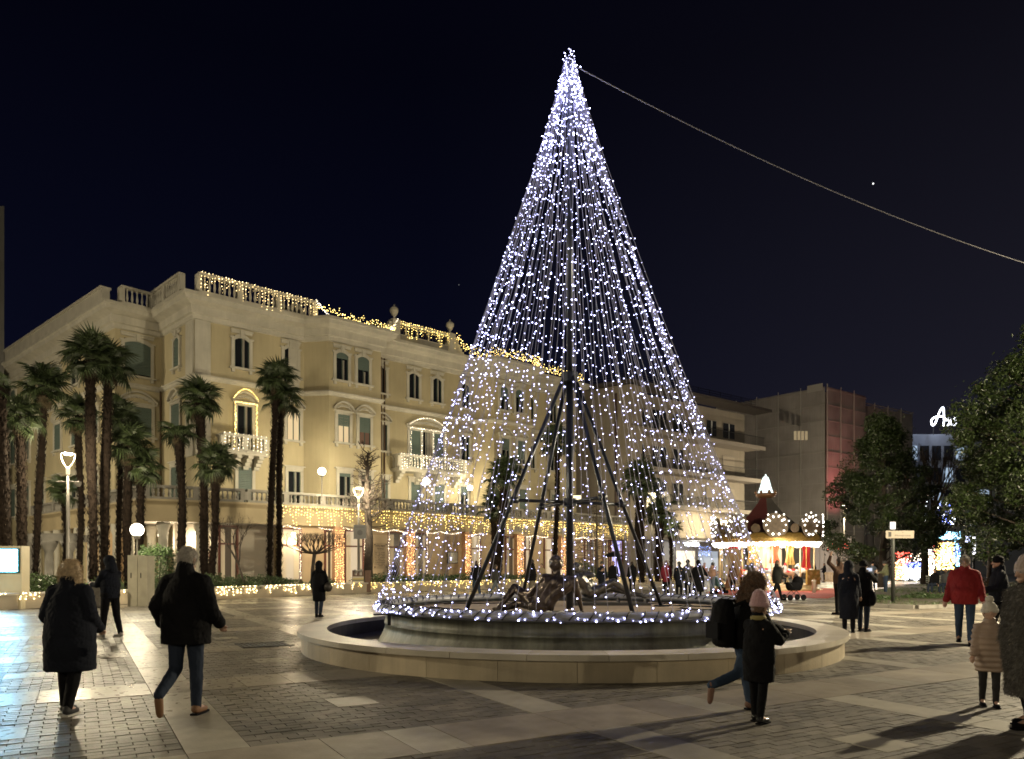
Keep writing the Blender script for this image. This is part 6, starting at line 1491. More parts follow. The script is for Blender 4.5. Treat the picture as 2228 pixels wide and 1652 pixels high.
for k, (x, y0, y1, w, c) in enumerate(((2106, 1166, 1185, 5, (.6, .65, 1)), (2119.5, 1168, 1206, 2.5, (.9, .9, 1)))):
    a = P(x - w, y0, 64); b_ = P(x + w, y1, 64); mb = MB(); mb.box(a.x, b_.x, 64, 64.1, b_.z, a.z)
    root = tag(empty('lit_totem', ((a.x + b_.x) / 2, 64, 0)), ['small bluish lit square sign left of the light bar', 'thin vertical light bar above the red jacket'][k], 'lit sign')
    obj('lit_face', mb.mesh('lit_face', emit('totem_%s' % 'ab'[k], c, 3.5)), root); mb = MB(); mb.box(a.x + .02, b_.x - .02, 64.1, 64.2, 0, a.z); obj('post', mb.mesh('post', M_rail), root)
p = P(1848, 1188, 62); pts = blobs((p.x - 1.0, 62, p.z - .3), (.9, .4, .6), 60, rs); root = tag(empty('red_star', p), 'pinkish red lit star hanging behind the waving arm', 'festive display'); tag(obj('bulbs', bulbs_mesh(pts, .05, L_red), root), kind='stuff')
mb = MB(); mb.tube([(p.x - 1, 62, 0), (p.x - 1, 62, p.z)], .03, 5); obj('post', mb.mesh('post', M_rail), root)
point_light('display_glow', (31, 64, 2.2), 900, (1, .8, .65), .6, bpy.data.objects['gift_box_display'])
# bright planet in the sky
p = P(1899, 400, 1500); mb = MB(); mb.ell(p, (1.6, 1.6, 1.6), 8, 6); tag(obj('planet', mb.mesh('planet', emit('planet_white', (1, 1, 1), 1.6, False))), 'single bright planet in the dark sky right of the light tree', 'planet')
p = P(998, 620, 1500); mb = MB(); mb.ell(p, (1.0, 1.0, 1.0), 8, 6); tag(obj('star', mb.mesh('star', emit('star_white', (1, 1, 1), .12, False))), 'faint star just left of the light tree', 'star')

# ------------------------------------------------------------------ carousel
CC = Vector((16.55, 48.6)); 
M_goldp = mat('gold_paint', (.42, .27, .08), .35, .5, var=.25, scale=9); M_creamc = mat('carousel_cream', (.55, .44, .26), .5, var=.15, scale=6); M_red = mat('red_velvet', (.45, .015, .02), .7); M_crd = mat('roof_maroon', (.07, .016, .016), .6); M_crg = mat('roof_grey', (.060, .054, .050), .6)
M_cl = led('carousel_bulb', (1, .96, .86), 8)
car = tag(empty('carousel', (CC.x, CC.y, 0)), 'brightly lit merry-go-round with dark pointed roof and a ring of white bulbs', 'carousel')
def cobj(n, mb, m_, parent=None, sm=False): return obj(n, mb.mesh(n, m_, sm), parent or car, True)
mb = MB(); mb.lathe([(3.3, 0), (3.3, .12), (3.15, .14), (3.15, .38), (.01, .38)], 40, cap=False); cobj('platform', mb, M_creamc)
for k in range(10):
    a = 2 * math.pi * (k + .18) / 10; x, y = 2.95 * math.cos(a), 2.95 * math.sin(a); mb = MB(); mb.tube([(x, y, .38), (x, y, 2.85)], .05, 8); mb.lathe([(.1, .38), (.1, .5), (.06, .6)], 8, (x, y, 0)); cobj('post', mb, mat('post_cream', (.6, .48, .28), .4, .2), sm=True)
cc_ = MB(); cc_.lathe([(.9, .38), (.9, 2.9)], 12); cobj('centre_drum', cc_, mat('drum_lit', (.5, .36, .2), .4, emis=(1, .72, .42), estr=.35, var=.3, scale=3))
for k in range(8):
    a = 2 * math.pi * k / 8; mb = MB(); x, y = .93 * math.cos(a), .93 * math.sin(a); Mx = Matrix.Translation((x, y, 0)) @ Matrix.Rotation(a, 4, 'Z'); vs = [Mx @ Vector(v) for v in ((0, -.25, .7), (.03, -.25, .7), (.03, .25, .7), (0, .25, .7), (0, -.25, 2.6), (.03, -.25, 2.6), (.03, .25, 2.6), (0, .25, 2.6))]; mb.hexa(vs); cobj('mirror_panel', mb, mat('mirror_panel', (.7, .6, .45), .15, .6, emis=(1, .85, .6), estr=.5))
mb = MB(); mb.lathe([(3.05, 2.95), (3.3, 2.98), (3.38, 3.05), (3.30, 3.35), (3.15, 3.55), (3.1, 3.6), (2.9, 3.6)], 48, cap=False); cobj('canopy_rim', mb, M_goldp, sm=True)
mb = MB(); mb.lathe([(.9, 2.92), (3.1, 2.94)], 32, cap=False); cobj('ceiling', mb, M_creamc)
bp1 = []
for k in range(190):
    a = 2 * math.pi * k / 190
    for z, r in ((2.98, 3.36), (2.88, 3.28), (2.79, 3.2)): bp1.append((r * math.cos(a + z * 7), r * math.sin(a + z * 7), z + R.uniform(-.03, .03)))
tag(obj('rim_bulbs', bulbs_mesh(bp1, .045, M_cl), car, True), kind='stuff')
for k in range(6):      # roof gores, alternately maroon and grey
    a0_, a1_ = 2 * math.pi * k / 6 + math.radians(-104), 2 * math.pi * (k + 1) / 6 + math.radians(-104); mb = MB(); vs = []; prof_ = [(3.0, 3.6), (2.1, 4.15), (1.3, 4.8), (.6, 5.6), (.35, 6.0)]
    for r, z in prof_: vs += [(r * math.cos(a0_), r * math.sin(a0_), z), (r * math.cos(a1_), r * math.sin(a1_), z)]
    mb.add(vs, [(2 * i, 2 * i + 1, 2 * i + 3, 2 * i + 2) for i in range(4)]); cobj('roof_panel', mb, M_crg if k % 2 == 0 else M_crd)
mb = MB(); mb.lathe([(.3, 5.9), (.62, 6.05), (.66, 6.25), (.4, 6.2), (.3, 6.15)], 16); 
for k in range(8): a = 2 * math.pi * k / 8; mb.ell((.64 * math.cos(a), .64 * math.sin(a), 6.3), (.10, .10, .14), 6, 4)
cobj('crown_base', mb, mat('maroon_gold', (.2, .1, .05), .5, .4), sm=True)
M_crown = emit('crown_glow', (.80, .95, .92), 1.7)
for k in range(8):
    a = 2 * math.pi * k / 8; mb = MB(); mb.tube([(.46 * math.cos(a), .46 * math.sin(a), 6.25), (.30 * math.cos(a), .30 * math.sin(a), 6.7), (.20 * math.cos(a), .20 * math.sin(a), 7.1), (.10 * math.cos(a), .10 * math.sin(a), 7.32)], .055, 6); cobj('crown_rib', mb, M_crown)
mb = MB(); mb.lathe([(.30, 6.3), (.2, 6.7), (.12, 7.1), (.05, 7.35), (.04, 7.5)], 12); cobj('crown_core', mb, M_crown)
for k in range(18):      # flower shaped bulb boards
    a = math.radians(-108.8 - 70 + 20 * k); x, y = 3.36 * math.cos(a), 3.36 * math.sin(a); Mx = Matrix.Translation((x, y, 4.02 if k % 2 == 0 else 3.85)) @ Matrix.Rotation(a + math.pi / 2, 4, 'Z')
    big = k % 2 == 0; s_ = .70 if big else .26; mb = MB(); n = 24; ring = []
    for q in range(n): t = 2 * math.pi * q / n; rr = s_ * (1 + .10 * abs(math.sin(2.5 * t))); ring.append(Vector((rr * math.cos(t), 0, rr * math.sin(t))))
    vs = [Mx @ (v + Vector((0, .03, 0))) for v in ring] + [Mx @ (v - Vector((0, .03, 0))) for v in ring]; mb.add(vs, [tuple(range(n)), tuple(range(2 * n - 1, n - 1, -1))] + [(q, q + n, (q + 1) % n + n, (q + 1) % n) for q in range(n)])
    bd = cobj('bulb_board', mb, mat('board_dull', (.10, .07, .04), .6, var=.3, scale=5))
    if big:
        pts = []
        for q in range(10): t = 2 * math.pi * q / 10; pts.append(tuple(Mx @ Vector((s_ * .82 * math.cos(t), -.08, s_ * .82 * math.sin(t)))))
        for q in range(5): t = math.pi * (q + .5) / 5; pts.append(tuple(Mx @ Vector((s_ * 1.12 * math.cos(t), -.08, s_ * 1.12 * math.sin(t)))))
        for q in range(4): t = math.pi * (q + .5) / 4; pts.append(tuple(Mx @ Vector((s_ * .55 * math.cos(t), -.08, s_ * .6 * math.sin(t) + .1))))
        tag(obj('bulbs', bulbs_mesh(pts, .055, M_cl, ico=True), bd, True), kind='stuff')
def horse(px, py, z, rz, label, col):
    mb = MB(); c = mb.caps; V = Vector
    c((-.32, 0, 0), (.28, 0, .04), .155, .165, 10); c((.30, 0, .08), (.50, 0, .38), .12, .075); c((.50, 0, .40), (.68, 0, .28), .075, .045); c((.47, .03, .46), (.47, .04, .54), .02, .01, 5); c((.47, -.03, .46), (.47, -.04, .54), .02, .01, 5)
    for x, y, k1, f1 in ((.28, .09, (.46, .09, -.25), (.36, .09, -.50)), (.28, -.09, (.38, -.09, -.30), (.22, -.09, -.52)), (-.34, .09, (-.28, .09, -.28), (-.44, .09, -.55)), (-.34, -.09, (-.42, -.09, -.28), (-.58, -.09, -.52))):
        c((x, y, -.04), k1, .08, .045, 7); c(k1, f1, .04, .03, 7); c(f1, (f1[0] + .05, f1[1], f1[2] - .03), .035, .03, 6)
    me = unite(mb, .03, 1, 'horse_body', mat('horse_' + col, {'white': (.62, .58, .52), 'brown': (.22, .12, .07), 'grey': (.35, .35, .36)}[col], .4))
    h = tag(empty('carousel_horse', (CC.x + px, CC.y + py, z), rz), label, 'carousel horse', 'horses on the merry-go-round'); obj('horse_body', me, h, True)
    mb = MB(); mb.tube([(0, 0, .38 - z), (0, 0, 2.9 - z)], .022, 6); obj('pole', mb.mesh('pole', M_goldp), h, True)
    mb = MB(); mb.ell((.0, 0, .12), (.2, .17, .09), 10, 6); obj('saddle', mb.mesh('saddle', M_red, True), h, True)
    mb = MB(); mb.tube([(-.45, 0, .02), (-.62, 0, -.1), (-.66, 0, -.35)], [.05, .05, .015], 6); mb.caps((.36, 0, .3), (.46, 0, .48), .05, .04); obj('mane_and_tail', mb.mesh('mane_and_tail', mat('dark_hair', (.05, .03, .02), .8), True), h, True)
for x, y, z, rz, lb, cl in ((1.9, -1.9, 1.2, math.pi * .95, 'white carousel horse beside the gold painted panel', 'white'), (.6, -2.2, 1.05, math.pi, 'brown carousel horse near the front of the platform', 'brown'), (-.7, -2.1, 1.2, math.pi, 'grey carousel horse in front of the centre drum', 'grey'), (-1.9, -1.3, 1.1, math.pi * 1.1, 'white carousel horse at the left beside the draped cloth', 'white'), (1.2, -1.5, 1.15, math.pi, 'grey carousel horse in the second row at right', 'grey')):
    horse(x, y, z, rz, lb, cl)
def drape(n, c, w, h, m_, rz, gather=0):
    mb = MB(); nx, nz_ = 18, 10; vs = []
    for i in range(nz_ + 1):
        t = i / nz_; ww = w * (1 - gather * math.sin(math.pi * t) ** 2)
        for j in range(nx + 1): u = j / nx - .5; vs.append((u * ww, .05 * math.sin(u * 42 + t), h * (1 - t)))
    fs = [(i * (nx + 1) + j, i * (nx + 1) + j + 1, (i + 1) * (nx + 1) + j + 1, (i + 1) * (nx + 1) + j) for i in range(nz_) for j in range(nx)]; mb.add(vs, fs)
    Mx = Matrix.Translation(c) @ Matrix.Rotation(rz, 4, 'Z'); mb.v = [tuple(Mx @ Vector(v)) for v in mb.v]; return cobj(n, mb, m_, sm=True)
drape('red_curtain', (2.1, -1.4, 1.4), .8, 1.5, M_red, .4, .35); drape('red_curtain', (2.55, -.6, 1.2), .7, 1.7, M_red, .9, .3); drape('red_curtain', (-2.5, -1.3, .9), .7, 2.0, M_red, -.8, .3); drape('red_curtain', (.2, -1.1, 1.7), .7, 1.2, mat('orange_red', (.5, .08, .02), .6), 0, .4); drape('gold_curtain', (-1.2, -1.2, 1.6), .8, 1.3, M_goldp, -.3, .3)
drape('gold_curtain', (1.2, -1.0, 1.6), .8, 1.3, M_goldp, .3, .3)
drape('brown_cloth', (-2.55, -1.7, .12), 1.2, 2.5, mat('tan_tarpaulin', (.30, .21, .12), .8), -.6, .45)
mb = MB(); mb.hexa([(1.55, -2.95, .38), (2.75, -1.95, .38), (2.65, -1.85, .38), (1.5, -2.8, .38), (1.55, -2.95, 1.3), (2.75, -1.95, 1.3), (2.65, -1.85, 1.3), (1.5, -2.8, 1.3)]); pn = cobj('painted_panel', mb, M_goldp)
for k in range(6): t = (k + .5) / 6; mb = MB(); mb.lathe([(.05, 0), (.11, .015), (.05, .02)], 8, mat=Matrix.Translation((1.55 + 1.2 * t + .02, -2.95 + 1.0 * t - .02, .85 + .22 * math.sin(k * 2))) @ Matrix.Rotation(math.radians(90), 4, 'X')); obj('scroll_ornament', mb.mesh('scroll_ornament', mat('dark_gold', (.2, .10, .03), .4, .4)), pn, True)
mb = MB(); mb.lathe([(2.7, 0), (3.45, 0.0), (3.45, .04), (2.7, .04)], 40, (0, 0, 0), cap=False); cobj('base_rim', mb, M_goldp)
for a in (-2.0, -1.1, .3, 2.4): point_light('glow', (CC.x + 2.3 * math.cos(a), CC.y + 2.3 * math.sin(a), 2.55), 150, (1, .86, .62), .25, car)
point_light('glow', (CC.x, CC.y - 3.9, 2.3), 260, (1, .95, .85), .5, car)
cp = [G(x, y) for x, y in ((1535, 1290), (1640, 1300), (1800, 1302), (1872, 1284), (1800, 1280), (1560, 1281))]
mb = MB(); mb.prism([(p.x, p.y) for p in cp], .001, .016); tag(obj('red_carpet', mb.mesh('red_carpet', mat('red_carpet', (.33, .035, .02), .9, var=.15, scale=2))), 'flat red carpet laid on the paving around the carousel', 'carpet')
# ------------------------------------------------------------------ people
M_skin = mat('skin', (.42, .26, .19), .5); M_black = mat('black_cloth', (.0055, .0055, .0068), .85, spec=.12, var=.3, scale=6)
def tufts(o, m_, n, L):
    me = o.data; nv = len(me.vertices); co = np.empty(nv * 3, np.float32); me.vertices.foreach_get('co', co); co = co.reshape(-1, 3); no = np.empty(nv * 3, np.float32); me.vertices.foreach_get('normal', no); no = no.reshape(-1, 3)
    rs = np.random.RandomState(4); i = rs.randint(0, nv, n); b = co[i] + rs.randn(n, 3) * .006; d = no[i] * .55 + rs.randn(n, 3) * .3 + np.array([0, 0, -.65]); d /= np.linalg.norm(d, axis=1)[:, None]
    s = np.cross(d, rs.randn(n, 3)); s /= np.linalg.norm(s, axis=1)[:, None]; l = L * (.5 + .8 * rs.rand(n)); w = .0028
    V_ = np.stack([b - s * w, b + s * w, b + d * l[:, None]], 1).reshape(-1, 3)
    tag(obj('fur_tufts', tri_mesh('fur_tufts', V_, np.arange(n * 3).reshape(-1, 3), m_), o, True), kind='stuff')
def cloth(n, c, rough=.85, **k): k.setdefault('spec', .15); return mat(n, c, rough, var=.15, scale=5, **k)
def person(x, yf, label, height=1.72, face=0.0, detail=1, loc=None, z=0.0, coat=M_black, hem=.95, coat_w=1.0, trousers=None, shoes=None, hair=None, hair_style='short', hat=None, hood=False,
           legs=((0, 0), (0, 0)), arms=((5, 10, 15), (5, 10, 15)), lean=0.0, head=(0, 0), puffer=False, skirt=0.0, sit=False, group=None, fur=None, build=1.0, feet_lift=(0, 0), gloves=False, scarf=None, hs=1.0):
    """face: heading in degrees, 0 = away from the camera, 180 = towards it, 90 = to the left. legs: (thigh forward, knee bend); arms: (forward, out, elbow)"""
    k = height / 1.75; base = Vector(loc) if loc is not None else G(x, yf); base = Vector((base.x, base.y, z))
    root = tag(empty('person', base, math.radians(face)), label, 'person', group)
    vox = {1: .011, 2: .020, 3: .034}[detail]; V = Vector
    def rot(v, ax, a): return Matrix.Rotation(math.radians(a), 3, ax) @ v
    pel = V((0, 0, .93)); ln = lambda v: rot(v, 'X', -lean)
    ch = pel + ln(V((0, .0, .37))); nk = pel + ln(V((0, -.01, .57))); hd = nk + ln(rot(rot(V((0, .03, .135)), 'X', -head[0]), 'Z', head[1]))
    hq = (Matrix.Rotation(math.radians(head[1]), 3, 'Z') @ Matrix.Rotation(math.radians(-lean - head[0]), 3, 'X')) * hs; hd = hd + V((0, 0, .10 * (hs - 1)))
    J = {}
    low = 9
    for s, sg in ((0, -1), (1, 1)):
        hp = pel + V((sg * .095, 0, -.02)); th, kb = legs[s]
        kn = hp + rot(V((0, 0, -.43)), 'X', th); an = kn + rot(V((0, 0, -.41)), 'X', th - kb); J['hp', s], J['kn', s], J['an', s] = hp, kn, an
        fd = rot(V((0, 1, 0)), 'X', (th - kb) * (.9 if feet_lift[s] else 0.0) - (35 if feet_lift[s] else 0)); J['to', s] = an + fd * .17 + V((0, 0, -.045 if not feet_lift[s] else 0)); J['fd', s] = fd
        if not feet_lift[s]: low = min(low, an.z - .085)
        sh = pel + ln(V((sg * .168 * build, 0, .452))); fw, out, eb = arms[s]
        u = rot(rot(V((0, 0, -1)), 'Y', -sg * out), 'X', fw); el = sh + u * .28; w = rot(u, 'X', eb); w = (w + V((-sg * .35 * min(1, eb / 60), 0, 0))).normalized() if eb > 20 else w
        ha = el + w * .25; J['sh', s], J['el', s], J['ha', s], J['w', s] = sh, el, ha, w
    dz = -low if not sit else 0.0
    S_ = Matrix.Scale(k, 4) @ Matrix.Translation((0, 0, dz))
    def fin(name, mb, m_, smooth=2, disp=None, parent=None, voxel=None):
        mb.v = [tuple(S_ @ Vector(v)) for v in mb.v]; me = unite(mb, voxel or vox, smooth, name, m_, disp); return obj(name, me, parent or root, True)
    mb = MB(); c = mb.caps
    c(pel + V((-.06, 0, 0)), pel + V((.06, 0, 0)), .125, .125); c(pel, ch, .12, .135); c(ch + V((-.07, 0, 0)), ch + V((.07, 0, 0)), .115, .115); c(ch, nk, .11, .06); c(nk, hd, .055, .055)
    mb.ell(hd, (.076, .094, .112), 14, 10, rot=hq); c(hd + hq @ V((0, .03, -.05)), hd + hq @ V((0, .065, -.082)), .05, .034)
    c(hd + hq @ V((0, .085, .01)), hd + hq @ V((0, .112, -.028)), .012, .017, 8)
    for sg in (-1, 1): mb.ell(hd + hq @ V((sg * .078, -.005, -.01)), (.012, .022, .032), 8, 6, rot=hq); mb.ell(hd + hq @ V((sg * .032, .082, -.075)), (.02, .012, .008), 8, 6, rot=hq)
    for s, sg in ((0, -1), (1, 1)):
        sh, el, ha, w = J['sh', s], J['el', s], J['ha', s], J['w', s]; c(nk - V((0, 0, .06)), sh, .05, .055); c(sh, el, .055, .042); c(el, ha, .042, .028)
        sd = w.cross(V((0, 1, 0))); sd = sd.normalized() if sd.length > .1 else V((1, 0, 0)); up = w.cross(sd); pa = ha + w * .05; c(ha, ha + w * .085, .03, .036)
        if detail < 3:
            for q in range(4): b0 = ha + w * .085 + sd * (-.03 + q * .02); L = (.062, .072, .068, .052)[q]; m_ = b0 + w * L * .55; c(b0, m_, .0105, .0095, 6); c(m_, m_ + (w + up * sg * -.7 - V((0, 0, 0))).normalized() * L * .5, .0095, .008, 6)
            c(ha + w * .03 + sd * .028, ha + w * .075 + sd * .055, .0135, .0105, 6)
        hp, kn, an = J['hp', s], J['kn', s], J['an', s]; c(hp, kn, .085, .058); c(kn, kn.lerp(an, .35), .055, .056); c(kn.lerp(an, .35), an, .055, .035); c(an, J['to', s], .04, .028)
    fin('body', mb, M_skin if not gloves else M_skin, 1 if detail == 1 else 2, voxel={1: .0095, 2: .018, 3: .03}[detail])
    # facial features
    if detail < 3:
        mb = MB()
        for sg in (-1, 1): mb.ell(S_ @ (hd + hq @ V((sg * .031, .083, .008))), (.011 * k, .008 * k, .008 * k), 8, 6)
        obj('eyes', mb.mesh('eyes', mat('eye_dark', (.03, .02, .02), .2), True), root, True)
    # trousers
    tm_ = trousers or M_black; mb = MB(); c = mb.caps
    c(pel + V((-.07, 0, 0)), pel + V((.07, 0, 0)), .135, .135)
    for s in (0, 1):
        hp, kn, an = J['hp', s], J['kn', s], J['an', s]; c(hp, kn, .10, .073); c(kn, kn.lerp(an, .4), .07, .067); c(kn.lerp(an, .4), an + V((0, 0, .02)), .066, .055)
    fin('trousers', mb, tm_, 2, folds(.006, 14, 11, x))
    for s in (0, 1):
        mb = MB(); an, to, fd = J['an', s], J['to', s], J['fd', s]; c = mb.caps; c(an + V((0, 0, .02)), an - fd * .03 - V((0, 0, .02)), .05, .043); c(an + fd * .0 - V((0, 0, .03)), to - V((0, 0, .005)), .045, .038); c(to, to + fd * .02, .038, .03)
        o = fin('shoe', mb, shoes or M_black, 1, voxel=max(.012, vox * .8))
        if not feet_lift[s]:
            mb = MB(); q = an - fd * .06; pts = [(q.x + sx_, q.y + sy_, 0) for sx_, sy_ in ((-.04, 0), (.04, 0), (.05, .16), (.04, .27), (-.04, .27), (-.05, .16))]; z0 = min(an.z - .085, to.z - .04); mb.prism([(p_[0], p_[1]) for p_ in pts], z0, z0 + .02); mb.v = [tuple(S_ @ Vector(v)) for v in mb.v]
            obj('sole', mb.mesh('sole', mat('sole_pale', (.5, .48, .44), .7) if shoes and 'sneaker' in shoes.name else M_black), o, True)
    # coat: shoulders to hem, sleeves, collar
    mb = MB(); c = mb.caps; hz = hem; rings = []; n = 9; wv = coat_w
    for i in range(n + 1):
        t = i / n; z_ = hz + (1.44 - hz) * t; flare = (1 - t) * skirt
        rx = (.188 + .022 * math.sin(math.pi * t) ** 2 + flare) * wv; ry = (.135 + .03 * math.sin(math.pi * min(1, t * 1.2)) + flare * .8) * wv
        if t > .85: q_ = (t - .85) / .15; rx *= 1 - .42 * q_; ry *= 1 - .28 * q_
        if puffer: q = 1 + .05 * math.sin(2 * math.pi * (z_ * 11)); rx *= q; ry *= q
        p_ = pel + ln(V((0, .0, z_ - .93))) if z_ > .93 else V((0, 0, z_))
        rings.append((p_, rx, ry, 0))
    mb.loft(rings, 28 if detail < 3 else 16)
    for s, sg in ((0, -1), (1, 1)):
        sh, el, ha = J['sh', s], J['el', s], J['ha', s]; c(nk - V((0, 0, .05)), sh, .078, .074 * wv); c(sh, el, .076 * wv, .066 * wv); c(el, ha - J['w', s] * .02, .064 * wv, .05 * wv)
    c(nk - V((0, 0, .08)), nk + ln(V((0, -.016, .035))), .115, .090)
    fd_ = folds(.009 if detail == 1 else .012, 7, 13, x * .13)
    if puffer: fd_ = lambda co: .010 * k * np.sin(co[:, 2] * 62 / k) + .003 * np.sin(25 * co[:, 0] + 9 * co[:, 2])
    if fur == 'coat': fd_ = lambda co: .010 * np.sin(6 * co[:, 2] + 8 * co[:, 0]) + .006 * np.sin(23 * co[:, 0] + 4) * np.sin(17 * co[:, 2] + 21 * co[:, 1])
    ct = fin('coat', mb, coat, 3, fd_)
    if fur == 'coat': tufts(ct, coat, 26000, .045)
    if detail == 1 and not puffer and not fur:
        mb = MB()   # hem band and cuffs
        for s in (0, 1):
            ha, w = J['ha', s], J['w', s]; mb = MB(); mb.caps(ha - w * .035, ha - w * .01, .056 * wv, .056 * wv, 14); mb.v = [tuple(S_ @ Vector(v)) for v in mb.v]; obj('cuff', mb.mesh('cuff', coat, True), ct, True)
    # hair, hats, hoods
    hm_ = hair or mat('dark_hair_p', (.03, .02, .015), .6)
    if not hood or hair_style == 'long':
        mb = MB(); mb.ell(hd + hq @ V((0, -.012, .018)), (.086, .10, .108), 16, 10, rot=hq)
        if hair_style == 'bob': mb.ell(hd + hq @ V((0, -.035, -.02)), (.118, .10, .145), 16, 10, rot=hq); mb.ell(hd + hq @ V((-.075, -.02, -.08)), (.055, .07, .11), 12, 8, rot=hq); mb.ell(hd + hq @ V((.075, -.02, -.08)), (.055, .07, .11), 12, 8, rot=hq)
        if hair_style == 'long': mb.ell(hd + hq @ V((0, -.05, -.10)), (.10, .07, .20), 16, 10, rot=hq)
        if hair_style == 'short': mb.ell(hd + hq @ V((0, -.05, -.03)), (.075, .05, .07), 12, 8, rot=hq)
        # keep the face free
        mb.v = [v if True else v for v in mb.v]
        o = fin('hair', mb, hm_, 1, (lambda co: .004 * np.sin(90 * co[:, 0]) * np.sin(25 * co[:, 2] + 60 * co[:, 1])), voxel=max(.011, vox * .7))
        if detail == 1 and not hat and not hood: tufts(o, hm_, 3500, .026)
        # open the face: push hair in front of the face back inside the skull
        S3 = k; fc = S_ @ (hd + hq @ V((0, .075, -.02))); hc = S_ @ hd
        for v in o.data.vertices:
            d = v.co - fc
            if d.length < .088 * k and (hq.inverted() @ (v.co - hc)).y > .01 * k: v.co = v.co + (hc - v.co) * .42
    if hood:
        mb = MB(); mb.ell(hd + hq @ V((0, -.03, .02)), (.115, .125, .138), 16, 10, rot=hq); c2 = mb.caps; c2(hd + hq @ V((0, -.06, -.06)), nk - V((0, .03, .03)), .11, .12)
        o = fin('hood', mb, fur if (fur and fur != 'coat') else coat, 2, folds(.006, 20, 20, 2) if not fur else (lambda co: .014 * np.sin(85 * co[:, 0] + 10 * co[:, 2]) * np.sin(60 * co[:, 2] + 50 * co[:, 1])), voxel=max(.012, vox * .8))
        if fur and fur != 'coat': tufts(o, fur, 9000, .05)
        fc = S_ @ (hd + hq @ V((0, .11, -.02))); hc = S_ @ hd
        for v in o.data.vertices:
            d = v.co - fc
            if d.length < .092 * k: v.co = v.co + (hc - v.co) * .55
    if hat:
        m_, st = hat; mb = MB(); mb.ell(hd + hq @ V((0, -.015, .045)), (.095, .108, .10), 16, 10, rot=hq)
        if st == 'tall': mb.ell(hd + hq @ V((0, -.03, .10)), (.075, .08, .09), 14, 8, rot=hq)
        o = fin('hat', mb, m_, 1, (lambda co: .0035 * np.sin(150 * co[:, 0] / k)), voxel=max(.011, vox * .7))
        mb = MB(); Mx = Matrix.Translation(hd + hq @ V((0, -.012, .02))) @ hq.to_4x4(); mb.lathe([(.094, -.03), (.104, -.025), (.106, .0), (.104, .02), (.094, .025)], 20, mat=S_ @ Mx); obj('hat_brim', mb.mesh('hat_brim', m_, True), o, True)
        if st == 'bobble': mb = MB(); mb.ell(S_ @ (hd + hq @ V((0, -.02, .17))), (.045, .045, .045), 10, 8); obj('bobble', mb.mesh('bobble', m_, True), o, True)
    if scarf:
        mb = MB(); mb.lathe([(.08, -.03), (.105, -.03), (.115, .0), (.10, .035), (.075, .035)], 18, mat=S_ @ Matrix.Translation(nk)); obj('scarf', mb.mesh('scarf', scarf, True), root, True)
    root['_h'] = 0; del root['_h']
    return root, J, S_, k
def hand_world(pr, s): root, J, S_, k = pr; return world_of(root) @ (S_ @ (J['ha', s] + J['w', s] * .10))
jeans = cloth('blue_denim', (.035, .055, .095)); jeans2 = cloth('dark_denim', (.022, .030, .050)); M_grey_h = mat('grey_hair', (.42, .39, .35), .6, var=.2, scale=30); M_blond = mat('light_brown_hair', (.46, .35, .22), .5, var=.3, scale=30); M_brownh = mat('brown_hair', (.09, .05, .03), .5, var=.3, scale=20)
boots_br = mat('tan_boot', (.17, .085, .04), .6); sneak = mat('dark_sneaker', (.02, .02, .022), .6); sneak_g = mat('grey_sneaker', (.25, .23, .21), .7)
navy = cloth('navy_cloth', (.009, .011, .018)); oliveb = cloth('charcoal_cloth', (.022, .022, .020)); 
# nearest four
person(152, 1556, 'woman with light bobbed hair and a long dark coat walking away at far left', 1.67, face=3, coat=navy, hem=.50, coat_w=1.16, skirt=.05, trousers=M_black, shoes=sneak, hair=M_blond, hair_style='bob', legs=((8, 4), (-10, 12)), arms=((-6, 17, 58), (-6, 17, 58)), head=(8, -4))
person(405, 1556, 'grey haired man in black jacket and jeans walking away, one brown boot raised', 1.80, face=-4, coat=M_black, hem=.74, coat_w=1.17, skirt=.03, trousers=jeans2, shoes=boots_br, hair=M_grey_h, legs=((-4, 50), (4, 4)), feet_lift=(1, 0), arms=((-10, 24, 52), (-12, 22, 55)), head=(4, -8), build=1.12)
pm = person(240, 1389, 'hooded man in black holding a phone, standing beside the litter bin', 1.80, face=62, coat=navy, hem=.86, coat_w=1.0, trousers=M_black, shoes=sneak_g, hood=True, legs=((10, 2), (-10, 8)), arms=((30, 8, 62), (30, 8, 62)), head=(14, 0))
h = hand_world(pm, 0); mb = MB(); mb.box(-.04, .04, -.075, .075, -.005, .005)
tag(obj('phone', mb.mesh('phone', mat('phone_black', (.01, .01, .012), .2)), loc=h, rz=1.0), 'dark phone held flat by the hooded man at the litter bin', 'phone')
pw_ = person(694, 1343, 'woman in a long black coat walking away by the left fountain rim', 1.70, face=-6, coat=M_black, hem=.50, coat_w=1.06, trousers=jeans2, shoes=M_black, hood=True, legs=((6, 8), (-6, 10)), arms=((6, 12, 20), (4, 16, 30)), detail=2)
h = world_of(pw_[0]) @ Vector((.30, -.02, .93)); mb = MB(); mb.ell((0, 0, 0), (.13, .16, .15), 12, 8); bg = tag(empty('shoulder_bag', h), 'dark shoulder bag hanging at the right side of the woman by the fountain', 'bag')
obj('bag_body', mb.mesh('bag_body', mat('bag_leather', (.03, .025, .02), .5), True), bg, True); mb = MB(); mb.tube([(0, -.03, .13), (-.1, .0, .5), (-.14, .03, .55), (-.1, .05, .5), (0, .05, .13)], .012, 5); obj('strap', mb.mesh('strap', M_black), bg, True)
furm = mat('brown_fur', (.13, .07, .035), .9, var=.4, scale=25, sheen=.4)
